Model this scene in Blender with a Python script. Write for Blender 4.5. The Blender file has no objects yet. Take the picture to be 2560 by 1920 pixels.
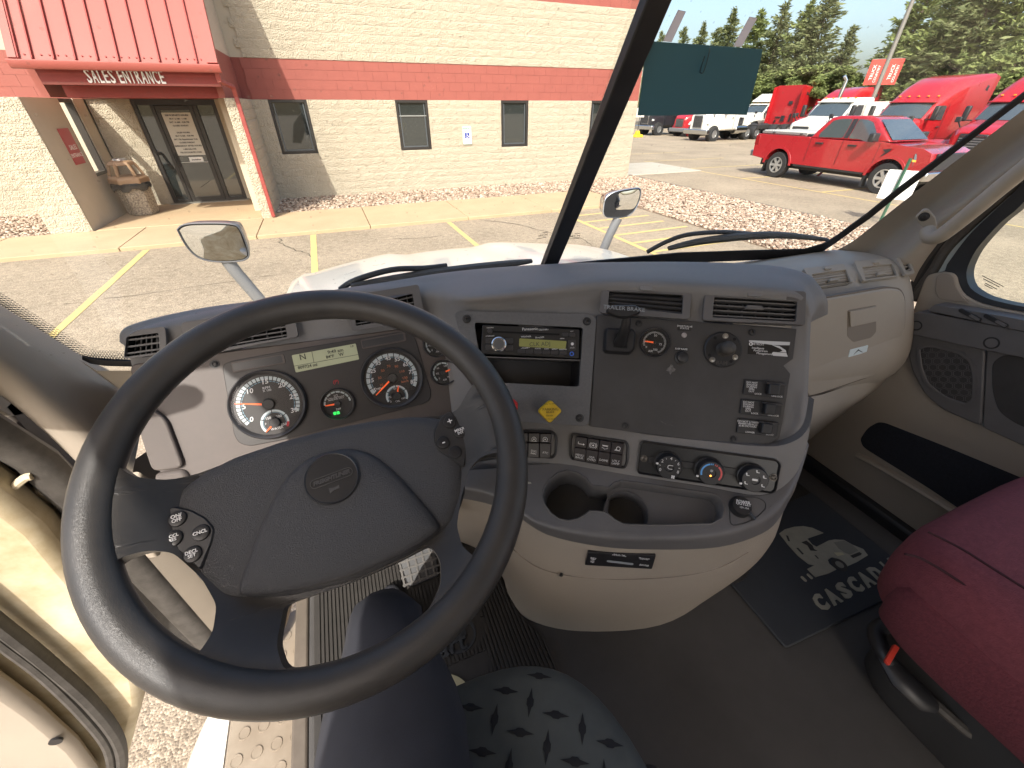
import bpy, math, random
from mathutils import Vector, Matrix, noise
random.seed(7)
sc = bpy.context.scene
COL = sc.collection
R = math.radians

# ---------------------------------------------------------------- camera, sky, sun, exposure
CAM = Vector((0.0, 0.0, 2.4))
FPX, HOR = 1019.0, 263.0                      # focal length and horizon line of the photograph (2560 px wide)
PITCH = math.atan((960 - HOR) / FPX)
YAW = R(22.0)
cd = bpy.data.cameras.new('camera'); cam = bpy.data.objects.new('camera', cd); COL.objects.link(cam)
cam.location = CAM; cam.rotation_euler = (math.pi / 2 - PITCH, 0, -YAW)
cd.sensor_fit = 'HORIZONTAL'; cd.sensor_width = 36.0; cd.lens = 36.0 * FPX / 2560
cd.clip_start = 0.02; cd.clip_end = 2000
sc.camera = cam
SUN_EL = R(45)
SUN_DIR = Vector((-0.50 * math.cos(SUN_EL), -0.866 * math.cos(SUN_EL), math.sin(SUN_EL)))   # towards the sun
w = bpy.data.worlds.new('World'); sc.world = w; w.use_nodes = True
nt = w.node_tree; nt.nodes.clear()
sky = nt.nodes.new('ShaderNodeTexSky'); sky.sky_type = 'NISHITA'; sky.sun_disc = False
sky.sun_elevation = SUN_EL; sky.sun_rotation = math.atan2(SUN_DIR.x, SUN_DIR.y)
sky.air_density = 1.0; sky.dust_density = 4.5; sky.ozone_density = 1.0
bg = nt.nodes.new('ShaderNodeBackground'); bg.inputs[1].default_value = 0.14
wo = nt.nodes.new('ShaderNodeOutputWorld')
nt.links.new(sky.outputs[0], bg.inputs[0]); nt.links.new(bg.outputs[0], wo.inputs[0])
sd = bpy.data.lights.new('sun', 'SUN'); sd.energy = 2.8; sd.angle = R(0.53); sd.color = (1.0, 0.95, 0.87)
so = bpy.data.objects.new('sun', sd); COL.objects.link(so)
so.rotation_euler = SUN_DIR.to_track_quat('Z', 'Y').to_euler(); so.location = (-20, -30, 40)
sc.view_settings.view_transform = 'Standard'; sc.view_settings.look = 'None'
sc.view_settings.exposure = 1.25; sc.view_settings.gamma = 1.0; sc.view_settings.use_curve_mapping = False
sc.cycles.max_bounces = 10; sc.cycles.diffuse_bounces = 6; sc.cycles.transparent_max_bounces = 24
sc.cycles.glossy_bounces = 4; sc.cycles.caustics_reflective = False; sc.cycles.caustics_refractive = False
sc.cycles.use_denoising = True; sc.cycles.sample_clamp_indirect = 6

# ---------------------------------------------------------------- measuring the photograph: pixel -> point on a plane of the scene
def ray(u, v):
    a = (u - 1280) / FPX; b = (960 - v) / FPX
    fw = math.cos(PITCH) + b * math.sin(PITCH); up = -math.sin(PITCH) + b * math.cos(PITCH)
    return Vector((a * math.cos(YAW) + fw * math.sin(YAW), fw * math.cos(YAW) - a * math.sin(YAW), up))
def at(u, v, ax, val):
    d = ray(u, v); i = 'xyz'.index(ax); return CAM + d * ((val - CAM[i]) / d[i])
class Frame:
    """a plane of the scene: origin, in-plane axes ex (right) and ey (up), normal n (towards the viewer)"""
    def __init__(s, o, psi=0, tilt=0, ex=None, n=None):
        psi = R(psi); th = R(tilt); s.o = Vector(o)
        if n is None:
            s.n = Vector((math.sin(psi) * math.cos(th), -math.cos(psi) * math.cos(th), math.sin(th)))
            s.ex = Vector((math.cos(psi), math.sin(psi), 0))
        else:
            s.n = Vector(n).normalized(); s.ex = Vector(ex).normalized()
        s.ey = s.n.cross(s.ex).normalized()
    def P(s, a, b, k=0.0): return s.o + s.ex * a + s.ey * b + s.n * k
    def hit(s, u, v):
        d = ray(u, v); return CAM + d * ((s.o - CAM).dot(s.n) / d.dot(s.n))
    def st(s, u, v):
        q = s.hit(u, v) - s.o; return (q.dot(s.ex), q.dot(s.ey))
    def at(s, a, b, k=0.0, rot=0.0):
        c, d = math.cos(rot), math.sin(rot)
        return Frame(s.P(a, b, k), ex=s.ex * c + s.ey * d, n=s.n)

# ---------------------------------------------------------------- materials
MATS = {}
def mat(name, col, rough=0.5, metal=0.0, var=0.0, vscale=8.0, bump=0.0, bscale=200.0, col2=None, kind='noise', emit=0, spec=0.5, coat=0.0, detail=4.0, bdist=0.002, anis=None):
    if name in MATS: return MATS[name]
    m = bpy.data.materials.new(name); m.use_nodes = True; t = m.node_tree; N = t.nodes; L = t.links
    b = N['Principled BSDF']; MATS[name] = m
    b.inputs['Base Color'].default_value = (*col, 1); b.inputs['Roughness'].default_value = rough
    b.inputs['Metallic'].default_value = metal; b.inputs['Specular IOR Level'].default_value = spec
    if coat: b.inputs['Coat Weight'].default_value = coat; b.inputs['Coat Roughness'].default_value = 0.05
    if emit: b.inputs['Emission Color'].default_value = (*col, 1); b.inputs['Emission Strength'].default_value = emit
    if var or col2 or bump:
        g = N.new('ShaderNodeNewGeometry'); vec = g.outputs['Position']
        if anis:
            mp = N.new('ShaderNodeVectorMath'); mp.operation = 'MULTIPLY'; mp.inputs[1].default_value = anis
            L.new(vec, mp.inputs[0]); vec = mp.outputs[0]
    if var or col2:
        n1 = N.new('ShaderNodeTexNoise'); n1.inputs['Scale'].default_value = vscale; n1.inputs['Detail'].default_value = detail; n1.inputs['Roughness'].default_value = 0.65
        L.new(vec, n1.inputs['Vector'])
        cr = N.new('ShaderNodeValToRGB'); e = cr.color_ramp.elements
        c2 = col2 or tuple(max(0, c * (1 - var)) for c in col); c1 = col if col2 else tuple(min(1, c * (1 + var)) for c in col)
        e[0].position = 0.32; e[1].position = 0.68; e[0].color = (*c2, 1); e[1].color = (*c1, 1)
        L.new(n1.outputs['Fac'], cr.inputs[0]); L.new(cr.outputs[0], b.inputs['Base Color'])
        rr = N.new('ShaderNodeMapRange'); rr.inputs[3].default_value = max(0, rough - 0.08); rr.inputs[4].default_value = min(1, rough + 0.08)
        L.new(n1.outputs['Fac'], rr.inputs[0]); L.new(rr.outputs[0], b.inputs['Roughness'])
    if bump:
        if kind == 'leather':
            n2 = N.new('ShaderNodeTexVoronoi'); n2.feature = 'DISTANCE_TO_EDGE'; n2.inputs['Scale'].default_value = bscale
            nn = N.new('ShaderNodeTexNoise'); nn.inputs['Scale'].default_value = bscale * 0.6; L.new(vec, nn.inputs['Vector'])
            mx = N.new('ShaderNodeMixRGB'); mx.inputs[0].default_value = 0.03; L.new(vec, mx.inputs[1]); L.new(nn.outputs['Color'], mx.inputs[2]); L.new(mx.outputs[0], n2.inputs['Vector'])
            src = N.new('ShaderNodeMapRange'); src.inputs[2].default_value = 0.25; L.new(n2.outputs['Distance'], src.inputs[0]); out = src.outputs[0]
        else:
            n2 = N.new('ShaderNodeTexNoise'); n2.inputs['Scale'].default_value = bscale; n2.inputs['Detail'].default_value = 5; L.new(vec, n2.inputs['Vector']); out = n2.outputs['Fac']
        bp = N.new('ShaderNodeBump'); bp.inputs['Strength'].default_value = bump; bp.inputs['Distance'].default_value = bdist
        L.new(out, bp.inputs['Height']); L.new(bp.outputs[0], b.inputs['Normal'])
    return m
def glassmat(name, tint=(1, 1, 1), refl=0.06, rough=0.0, dirt=0.0):
    m = bpy.data.materials.new(name); m.use_nodes = True; t = m.node_tree; t.nodes.clear(); N = t.nodes; L = t.links
    o = N.new('ShaderNodeOutputMaterial'); tr = N.new('ShaderNodeBsdfTransparent'); tr.inputs[0].default_value = (*tint, 1)
    gl = N.new('ShaderNodeBsdfGlossy'); gl.inputs['Roughness'].default_value = rough
    fr = N.new('ShaderNodeLayerWeight'); fr.inputs[0].default_value = 0.5
    pw = N.new('ShaderNodeMath'); pw.operation = 'POWER'; pw.inputs[1].default_value = 5; L.new(fr.outputs['Facing'], pw.inputs[0])
    ml = N.new('ShaderNodeMapRange'); ml.inputs[3].default_value = refl * 0.5; ml.inputs[4].default_value = 0.6; L.new(pw.outputs[0], ml.inputs[0])
    mx = N.new('ShaderNodeMixShader'); L.new(ml.outputs[0], mx.inputs[0]); L.new(tr.outputs[0], mx.inputs[1]); L.new(gl.outputs[0], mx.inputs[2]); last = mx
    if dirt:
        g = N.new('ShaderNodeNewGeometry'); n1 = N.new('ShaderNodeTexNoise'); n1.inputs['Scale'].default_value = 3; n1.inputs['Detail'].default_value = 6; L.new(g.outputs['Position'], n1.inputs['Vector'])
        v = N.new('ShaderNodeTexVoronoi'); v.inputs['Scale'].default_value = 55; L.new(g.outputs['Position'], v.inputs['Vector'])
        lt = N.new('ShaderNodeMath'); lt.operation = 'LESS_THAN'; lt.inputs[1].default_value = 0.09; L.new(v.outputs['Distance'], lt.inputs[0])
        sp = N.new('ShaderNodeMath'); sp.operation = 'MULTIPLY'; sp.inputs[1].default_value = 0.18; L.new(lt.outputs[0], sp.inputs[0])
        mr = N.new('ShaderNodeMapRange'); mr.inputs[1].default_value = 0.4; mr.inputs[2].default_value = 0.85; mr.inputs[4].default_value = dirt; L.new(n1.outputs['Fac'], mr.inputs[0])
        ad = N.new('ShaderNodeMath'); ad.operation = 'ADD'; L.new(mr.outputs[0], ad.inputs[0]); L.new(sp.outputs[0], ad.inputs[1])
        df = N.new('ShaderNodeBsdfDiffuse'); df.inputs[0].default_value = (.6, .58, .52, 1)
        m2 = N.new('ShaderNodeMixShader'); L.new(ad.outputs[0], m2.inputs[0]); L.new(mx.outputs[0], m2.inputs[1]); L.new(df.outputs[0], m2.inputs[2]); last = m2
    L.new(last.outputs[0], o.inputs[0]); MATS[name] = m; return m

# ---------------------------------------------------------------- object helpers
def empty(name, loc, label=None, cat=None, group=None):
    o = bpy.data.objects.new(name, None); COL.objects.link(o); o.location = loc; o.empty_display_size = 0.1
    tag(o, label, cat, group); return o
def tag(o, label=None, cat=None, group=None, kind=None):
    if label: o['label'] = label
    if cat: o['category'] = cat
    if group: o['group'] = group
    if kind: o['kind'] = kind
    return o
def link(name, me, m=None, parent=None):
    if m is not None and not me.materials: me.materials.append(m)
    o = bpy.data.objects.new(name, me); COL.objects.link(o)
    if parent is not None: setpar(o, parent)
    return o
def wloc(o):
    p = o; v = Vector((0, 0, 0))
    while p is not None: v += p.location; p = p.parent
    return v
def setpar(o, parent):
    o.parent = parent
    if parent.type == 'EMPTY' and parent.parent is None:
        o.matrix_parent_inverse = Matrix.LocRotScale(parent.location, parent.rotation_euler, None).inverted()
def mesh(name, verts, faces, m, parent=None, smooth=False, bevel=0, seg=2, sharp=40):
    me = bpy.data.meshes.new(name); me.from_pydata([tuple(v) for v in verts], [], faces); me.update()
    o = link(name, me, m, parent)
    fin(o, smooth, bevel, seg, sharp); return o
def fin(o, smooth=False, bevel=0, seg=2, sharp=40):
    if bevel:
        b = o.modifiers.new('bevel', 'BEVEL'); b.width = bevel; b.segments = seg; b.limit_method = 'ANGLE'; b.angle_limit = R(35); b.harden_normals = False
    if smooth or bevel:
        o.data.shade_smooth()
        try: o.data.set_sharp_from_angle(angle=R(sharp))
        except Exception: pass
class MB:
    """collects pieces of ONE part into one mesh"""
    def __init__(s): s.v = []; s.f = []
    def add(s, verts, faces):
        k = len(s.v); s.v += [Vector(v) for v in verts]; s.f += [tuple(i + k for i in f) for f in faces]; return s
    def box(s, c, d, fr=None):
        c = Vector(c); x, y, z = d[0] / 2, d[1] / 2, d[2] / 2
        P = [(-x, -y, -z), (x, -y, -z), (x, y, -z), (-x, y, -z), (-x, -y, z), (x, -y, z), (x, y, z), (-x, y, z)]
        if fr: V = [fr.P(c.x + p[0], c.y + p[1], c.z + p[2]) for p in P]
        else: V = [c + Vector(p) for p in P]
        return s.add(V, [(0, 3, 2, 1), (4, 5, 6, 7), (0, 1, 5, 4), (1, 2, 6, 5), (2, 3, 7, 6), (3, 0, 4, 7)])
    def b2(s, lo, hi):
        return s.box([(a + b) / 2 for a, b in zip(lo, hi)], [abs(b - a) for a, b in zip(lo, hi)])
    def prism(s, poly, fr, k0, k1, top=None):
        n = len(poly); tp = top or poly
        V = [fr.P(a, b, k0) for a, b in poly] + [fr.P(a, b, k1) for a, b in tp]
        F = [tuple(range(n - 1, -1, -1)), tuple(range(n, 2 * n))] + [(i, (i + 1) % n, n + (i + 1) % n, n + i) for i in range(n)]
        return s.add(V, F)
    def shell(s, rings, fr, cap0=False, cap1=True):
        """rings: list of (poly, k) of equal length, joined in order"""
        n = len(rings[0][0]); V = []; F = []
        for poly, k in rings: V += [fr.P(a, b, k) for a, b in poly]
        for r in range(len(rings) - 1):
            for i in range(n): j = (i + 1) % n; F.append((r * n + i, r * n + j, (r + 1) * n + j, (r + 1) * n + i))
        if cap0: F.append(tuple(range(n - 1, -1, -1)))
        if cap1: F.append(tuple(range((len(rings) - 1) * n, len(rings) * n)))
        return s.add(V, F)
    def cyl(s, fr, a, b, r, k0, k1, n=24, r2=None, cap=True):
        r2 = r if r2 is None else r2
        p = [(a + r * math.cos(2 * math.pi * i / n), b + r * math.sin(2 * math.pi * i / n)) for i in range(n)]
        q = [(a + r2 * math.cos(2 * math.pi * i / n), b + r2 * math.sin(2 * math.pi * i / n)) for i in range(n)]
        return s.prism(p, fr, k0, k1, q)
    def ring(s, fr, a, b, r0, r1, k0, k1, n=48, a0=0, a1=2 * math.pi):
        full = abs(a1 - a0 - 2 * math.pi) < 1e-6; m = n if full else n + 1; V = []; F = []
        for i in range(m):
            t = a0 + (a1 - a0) * i / n; c, d = math.cos(t), math.sin(t)
            V += [fr.P(a + r0 * c, b + r0 * d, k0), fr.P(a + r1 * c, b + r1 * d, k0), fr.P(a + r1 * c, b + r1 * d, k1), fr.P(a + r0 * c, b + r0 * d, k1)]
        for i in range(n):
            j = (i + 1) % m
            for e in range(4): F.append((i * 4 + e, i * 4 + (e + 1) % 4, j * 4 + (e + 1) % 4, j * 4 + e))
        if not full: F += [(0, 3, 2, 1), (m * 4 - 4, m * 4 - 3, m * 4 - 2, m * 4 - 1)]
        return s.add(V, F)
    def tube(s, pts, r, n=10, cap=True, flat=None):
        pts = [Vector(p) for p in pts]; rr = r if isinstance(r, (list, tuple)) else [r] * len(pts); V = []; F = []
        up = Vector((0, 0, 1)); prev = None
        for i, p in enumerate(pts):
            t = (pts[min(i + 1, len(pts) - 1)] - pts[max(i - 1, 0)]).normalized()
            if prev is None: a = t.cross(up); a = a if a.length > 1e-3 else t.cross(Vector((1, 0, 0)))
            else: a = prev - t * prev.dot(t)
            a.normalize(); prev = a; b = t.cross(a)
            for k in range(n):
                th = 2 * math.pi * k / n; V.append(p + (a * math.cos(th) + b * math.sin(th) * (flat or 1)) * rr[i])
        for i in range(len(pts) - 1):
            for k in range(n): l = (k + 1) % n; F.append((i * n + k, i * n + l, (i + 1) * n + l, (i + 1) * n + k))
        if cap: F += [tuple(range(n - 1, -1, -1)), tuple(range((len(pts) - 1) * n, len(pts) * n))]
        return s.add(V, F)
    def grid(s, rows, close=False):
        n = len(rows[0]); V = [p for r in rows for p in r]; F = []
        for i in range(len(rows) - 1):
            for k in range(n if close else n - 1): l = (k + 1) % n; F.append((i * n + k, i * n + l, (i + 1) * n + l, (i + 1) * n + k))
        return s.add(V, F)
    def lathe(s, fr, prof, n=32, a=0, b=0):
        """prof: list of (radius, k)"""
        rings = [([(a + r * math.cos(2 * math.pi * i / n), b + r * math.sin(2 * math.pi * i / n)) for i in range(n)], k) for r, k in prof]
        return s.shell(rings, fr, False, False)
    def build(s, name, m, parent=None, smooth=False, bevel=0, seg=2, sharp=40):
        return mesh(name, s.v, s.f, m, parent, smooth, bevel, seg, sharp)
def rrect(w, h, r, n=4, cx=0, cy=0):
    r = min(r, w / 2, h / 2); P = []
    for (x, y, a) in ((w / 2 - r, h / 2 - r, 0), (-w / 2 + r, h / 2 - r, 90), (-w / 2 + r, -h / 2 + r, 180), (w / 2 - r, -h / 2 + r, 270)):
        for i in range(n + 1): t = R(a + 90 * i / n); P.append((cx + x + r * math.cos(t), cy + y + r * math.sin(t)))
    return P
def rpoly(pts, r, n=4):
    """round the corners of a polygon"""
    out = []; m = len(pts)
    for i in range(m):
        p0, p, p1 = Vector(pts[i - 1]), Vector(pts[i]), Vector(pts[(i + 1) % m])
        a = (p0 - p); b = (p1 - p); q = min(r, a.length * .45, b.length * .45); A = p + a.normalized() * q; B = p + b.normalized() * q
        for k in range(n + 1): t = k / n; out.append(tuple(A * (1 - t) ** 2 + p * 2 * t * (1 - t) + B * t * t))
    return out
def scalep(poly, d):
    """shrink a polygon by about d"""
    cx = sum(p[0] for p in poly) / len(poly); cy = sum(p[1] for p in poly) / len(poly); out = []; n = len(poly)
    ar = sum(poly[i][0] * poly[(i + 1) % n][1] - poly[(i + 1) % n][0] * poly[i][1] for i in range(n)); sg = 1 if ar > 0 else -1
    for i in range(n):
        a, b = Vector(poly[i - 1]), Vector(poly[(i + 1) % n]); t = (b - a)
        if t.length < 1e-9: out.append(poly[i]); continue
        t.normalize(); nn = Vector((-t.y, t.x)) * sg; out.append((poly[i][0] + nn.x * d, poly[i][1] + nn.y * d))
    return out
def cr(pts, m=6):
    """Catmull-Rom through points"""
    pts = [Vector(p) for p in pts]; out = []
    for i in range(len(pts) - 1):
        p0 = pts[max(i - 1, 0)]; p1 = pts[i]; p2 = pts[i + 1]; p3 = pts[min(i + 2, len(pts) - 1)]
        for k in range(m):
            t = k / m; out.append(0.5 * ((2 * p1) + (p2 - p0) * t + (2 * p0 - 5 * p1 + 4 * p2 - p3) * t * t + (3 * p1 - p0 - 3 * p2 + p3) * t ** 3))
    out.append(pts[-1]); return out
def loft(cols, mu=5, mv=4):
    """smooth surface through control columns (lists of points of equal length)"""
    cc = [cr(c, mv) for c in cols]; rows = [cr([c[i] for c in cc], mu) for i in range(len(cc[0]))]
    return rows
_tx = {}
def text(fr, s, size, m, parent=None, name='lettering', depth=0.0004, align='CENTER', shear=0.0, spacing=1.0, bold=0.0, width=None, k=0.0005):
    cu = bpy.data.curves.new('t', 'FONT'); cu.body = s; cu.size = size; cu.align_x = align; cu.align_y = 'CENTER'; cu.shear = shear
    cu.space_character = spacing; cu.offset = bold; cu.extrude = depth / 2; cu.resolution_u = 2; cu.space_line = 0.85
    o = bpy.data.objects.new('t', cu); me = bpy.data.meshes.new_from_object(o)
    bpy.data.objects.remove(o); bpy.data.curves.remove(cu)
    if width and len(me.vertices):
        xs = [v.co.x for v in me.vertices]; f = width / (max(xs) - min(xs))
    else: f = 1
    for v in me.vertices:
        q = fr.P(v.co.x * f, v.co.y, v.co.z + depth / 2 + k); v.co = q
    me.update(); me.materials.clear()
    return link(name, me, m, parent)
def copytree(o, parent=None):
    c = o.copy(); COL.objects.link(c); c.parent = parent
    for ch in list(o.children): copytree(ch, c)
    return c
def papermat(name, col, tr=.5, col2=None):
    m = mat(name, col, .7, col2=col2, vscale=9); t = m.node_tree; b = t.nodes['Principled BSDF']; tl = t.nodes.new('ShaderNodeBsdfTranslucent'); tl.inputs[0].default_value = (*col, 1)
    mx = t.nodes.new('ShaderNodeMixShader'); mx.inputs[0].default_value = tr; t.links.new(b.outputs[0], mx.inputs[1]); t.links.new(tl.outputs[0], mx.inputs[2]); t.links.new(mx.outputs[0], t.nodes['Material Output'].inputs[0]); return m
from mathutils.bvhtree import BVHTree
def surf(o):
    return BVHTree.FromPolygons([v.co.copy() for v in o.data.vertices], [tuple(p.vertices) for p in o.data.polygons])
def on(bvh, u, v, off=0.0):
    d = ray(u, v).normalized(); h = bvh.ray_cast(CAM, d)
    if h[0] is None: h = min((bvh.find_nearest(CAM + d * (.3 + .01 * i)) for i in range(140)), key=lambda q: q[3])
    return (h[0] - d * off, h[1] if h[1].dot(d) < 0 else -h[1])
WORLD = Frame((0, 0, 0), ex=(1, 0, 0), n=(0, 0, 1))
# ================================================================ GROUND
import numpy as np
def asphalt():
    m = bpy.data.materials.new('asphalt'); m.use_nodes = True; t = m.node_tree; N = t.nodes; L = t.links; b = N['Principled BSDF']
    g = N.new('ShaderNodeNewGeometry'); v = N.new('ShaderNodeTexVoronoi'); v.inputs['Scale'].default_value = 95; L.new(g.outputs['Position'], v.inputs['Vector'])
    sep = N.new('ShaderNodeSeparateColor'); L.new(v.outputs['Color'], sep.inputs[0])
    r = N.new('ShaderNodeValToRGB'); e = r.color_ramp.elements; e[0].color = (.21, .17, .123, 1); e[1].color = (.45, .37, .275, 1); e[1].position = 1.0
    e2 = r.color_ramp.elements.new(.55); e2.color = (.305, .247, .18, 1); L.new(sep.outputs[0], r.inputs[0])
    n = N.new('ShaderNodeTexNoise'); n.inputs['Scale'].default_value = .55; n.inputs['Detail'].default_value = 6; L.new(g.outputs['Position'], n.inputs['Vector'])
    n3 = N.new('ShaderNodeTexNoise'); n3.inputs['Scale'].default_value = 9; n3.inputs['Detail'].default_value = 5; L.new(g.outputs['Position'], n3.inputs['Vector'])
    ad = N.new('ShaderNodeMath'); ad.operation = 'ADD'; L.new(n.outputs['Fac'], ad.inputs[0]); L.new(n3.outputs['Fac'], ad.inputs[1])
    mr = N.new('ShaderNodeMapRange'); mr.inputs[1].default_value = .7; mr.inputs[2].default_value = 1.3; mr.inputs[3].default_value = .72; mr.inputs[4].default_value = 1.16; L.new(ad.outputs[0], mr.inputs[0])
    # beyond a few metres the pebbles run together: blend to their mean
    geo = N.new('ShaderNodeVectorMath'); geo.operation = 'LENGTH'; L.new(g.outputs['Position'], geo.inputs[0])
    mx = N.new('ShaderNodeMixRGB'); mx.inputs[2].default_value = (.31, .252, .184, 1)
    df = N.new('ShaderNodeMapRange'); df.inputs[1].default_value = 6; df.inputs[2].default_value = 30; df.inputs[4].default_value = .85; L.new(geo.outputs['Value'], df.inputs[0])
    L.new(df.outputs[0], mx.inputs[0]); L.new(r.outputs[0], mx.inputs[1])
    mu = N.new('ShaderNodeMixRGB'); mu.blend_type = 'MULTIPLY'; mu.inputs[0].default_value = 1; L.new(mx.outputs[0], mu.inputs[1]); L.new(mr.outputs[0], mu.inputs[2])
    L.new(mu.outputs[0], b.inputs['Base Color']); b.inputs['Roughness'].default_value = .9; b.inputs['Specular IOR Level'].default_value = .2
    bp = N.new('ShaderNodeBump'); bp.inputs['Strength'].default_value = .45; bp.inputs['Distance'].default_value = .012; bp.invert = True
    L.new(v.outputs['Distance'], bp.inputs['Height']); L.new(bp.outputs[0], b.inputs['Normal'])
    return m
M_ASPH = asphalt()
nx = 24
gv = []; gf = []
for j in range(nx + 1):
    for i in range(nx + 1): gv.append((-300 + 750 * i / nx, -120 + 620 * j / nx, 0))
for j in range(nx):
    for i in range(nx): gf.append((j * (nx + 1) + i, j * (nx + 1) + i + 1, (j + 1) * (nx + 1) + i + 1, (j + 1) * (nx + 1) + i))
ground = mesh('ground', gv, gf, M_ASPH); tag(ground, kind='structure')
M_YEL = mat('road_paint_yellow', (.58, .44, .16), .8, var=.25, vscale=14, col2=(.44, .34, .15))
def line(x0, y0, x1, y1, wd=.11):
    d = Vector((x1 - x0, y1 - y0)); d.normalize(); n = Vector((-d.y, d.x)) * wd / 2; V = []; F = []; k = 14
    for i in range(k + 1):
        t = i / k; x = x0 + (x1 - x0) * t; y = y0 + (y1 - y0) * t; j1 = random.uniform(-.004, .004); j2 = random.uniform(-.004, .004)
        V += [(x - n.x * (1 + j1 * 20), y - n.y * (1 + j1 * 20), .005), (x + n.x * (1 + j2 * 20), y + n.y * (1 + j2 * 20), .005)]
    for i in range(k): F.append((2 * i, 2 * i + 2, 2 * i + 3, 2 * i + 1))
    mesh('painted_line', V, F, M_YEL, ground)
for x in (-9.9, -6.8, -3.7, -.6, 2.52): line(x, 10.42, x + .05, 5.2, .115)
line(5.6, 10.4, 5.58, 6.0)
for i, y in enumerate((9.86, 9.17, 8.5, 7.84, 7.17, 6.5)): line(5.66, y, [6.7, 7.6, 7.55, 7.7, 7.85, 7.9][i], y + .04, .1)
line(15.2, 15.5, 14.9, -8, .1)
for y in (23, 19.5, 16.4, 13.2, 9.9, 6.6, 3.3, 0): line(15.2, y, 20.4, y - .15, .1)
line(8.5, 1.2, 15, .6, .1)
M_CRACK = mat('crack_dark', (.075, .06, .045), .95)
def crack(pts, wd=.018):
    P = cr([Vector((x, y, .004)) for x, y in pts], 8); V = []; F = []
    for i, p in enumerate(P):
        j = Vector((noise.noise(p * 6) * .09, noise.noise(p * 6 + Vector((5, 3, 1))) * .09, 0)); q = p + j; ww = wd * (.5 + random.random())
        V += [(q.x - ww / 2, q.y, .0045), (q.x + ww / 2, q.y + ww / 2, .0045)]
    for i in range(len(P) - 1): F.append((2 * i, 2 * i + 1, 2 * i + 3, 2 * i + 2))
    mesh('crack', V, F, M_CRACK, ground)
crack([(-6.4, 10.4), (-5.7, 9.0), (-5.2, 7.8), (-4.6, 6.4)]); crack([(-1.3, 10.4), (-1.1, 9.6), (-.62, 8.7), (-.7, 8.0), (-2.4, 7.7), (-4.0, 7.6)], .022)
crack([(3.3, 10.4), (4.0, 9.6), (4.4, 8.6), (4.8, 7.9), (4.7, 7.2)], .022); crack([(13.1, 11.2), (14.6, 10.6), (16, 10.4)], .03); crack([(2.6, 1.6), (3.2, 1.75), (4.0, 1.5), (5.2, 1.7)], .012)
crack([(2.4, .9), (3.0, .75), (3.7, .95)], .01); crack([(1.0, 9.4), (1.7, 9.2), (2.3, 9.35)], .03)
# concrete
M_CONC = mat('concrete_tan', (.44, .32, .195), .85, col2=(.385, .275, .165), vscale=1.6, bump=.25, bscale=60, bdist=.004, detail=8)
M_APRON = mat('concrete_pale', (.42, .38, .32), .85, col2=(.36, .33, .27), vscale=2)
sw = bpy.data.objects.new('pavement', None); COL.objects.link(sw); tag(sw, kind='structure'); sw.location = (0, 11.6, 0)
xs = [-14.3, -11.9, -9.35, -6.6, -4.15, -1.72, .66, 3.05, 5.4, 7.85]
for a, b in zip(xs[:-1], xs[1:]):
    MB().b2((a + .008, 10.48, -.05), (b - .008, 12.28 if a < -1.8 else 12.8, .075)).build('slab', M_CONC, sw, bevel=.012)
MB().b2((-5.1, 12.30, -.05), (-1.76, 15.5, .078)).build('slab', M_CONC, sw, bevel=.01)
apron = MB().b2((11.45, 15.55, -.05), (15.3, 19.0, .03)).build('concrete_apron', M_APRON, None, bevel=.01); tag(apron, kind='structure')
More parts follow.
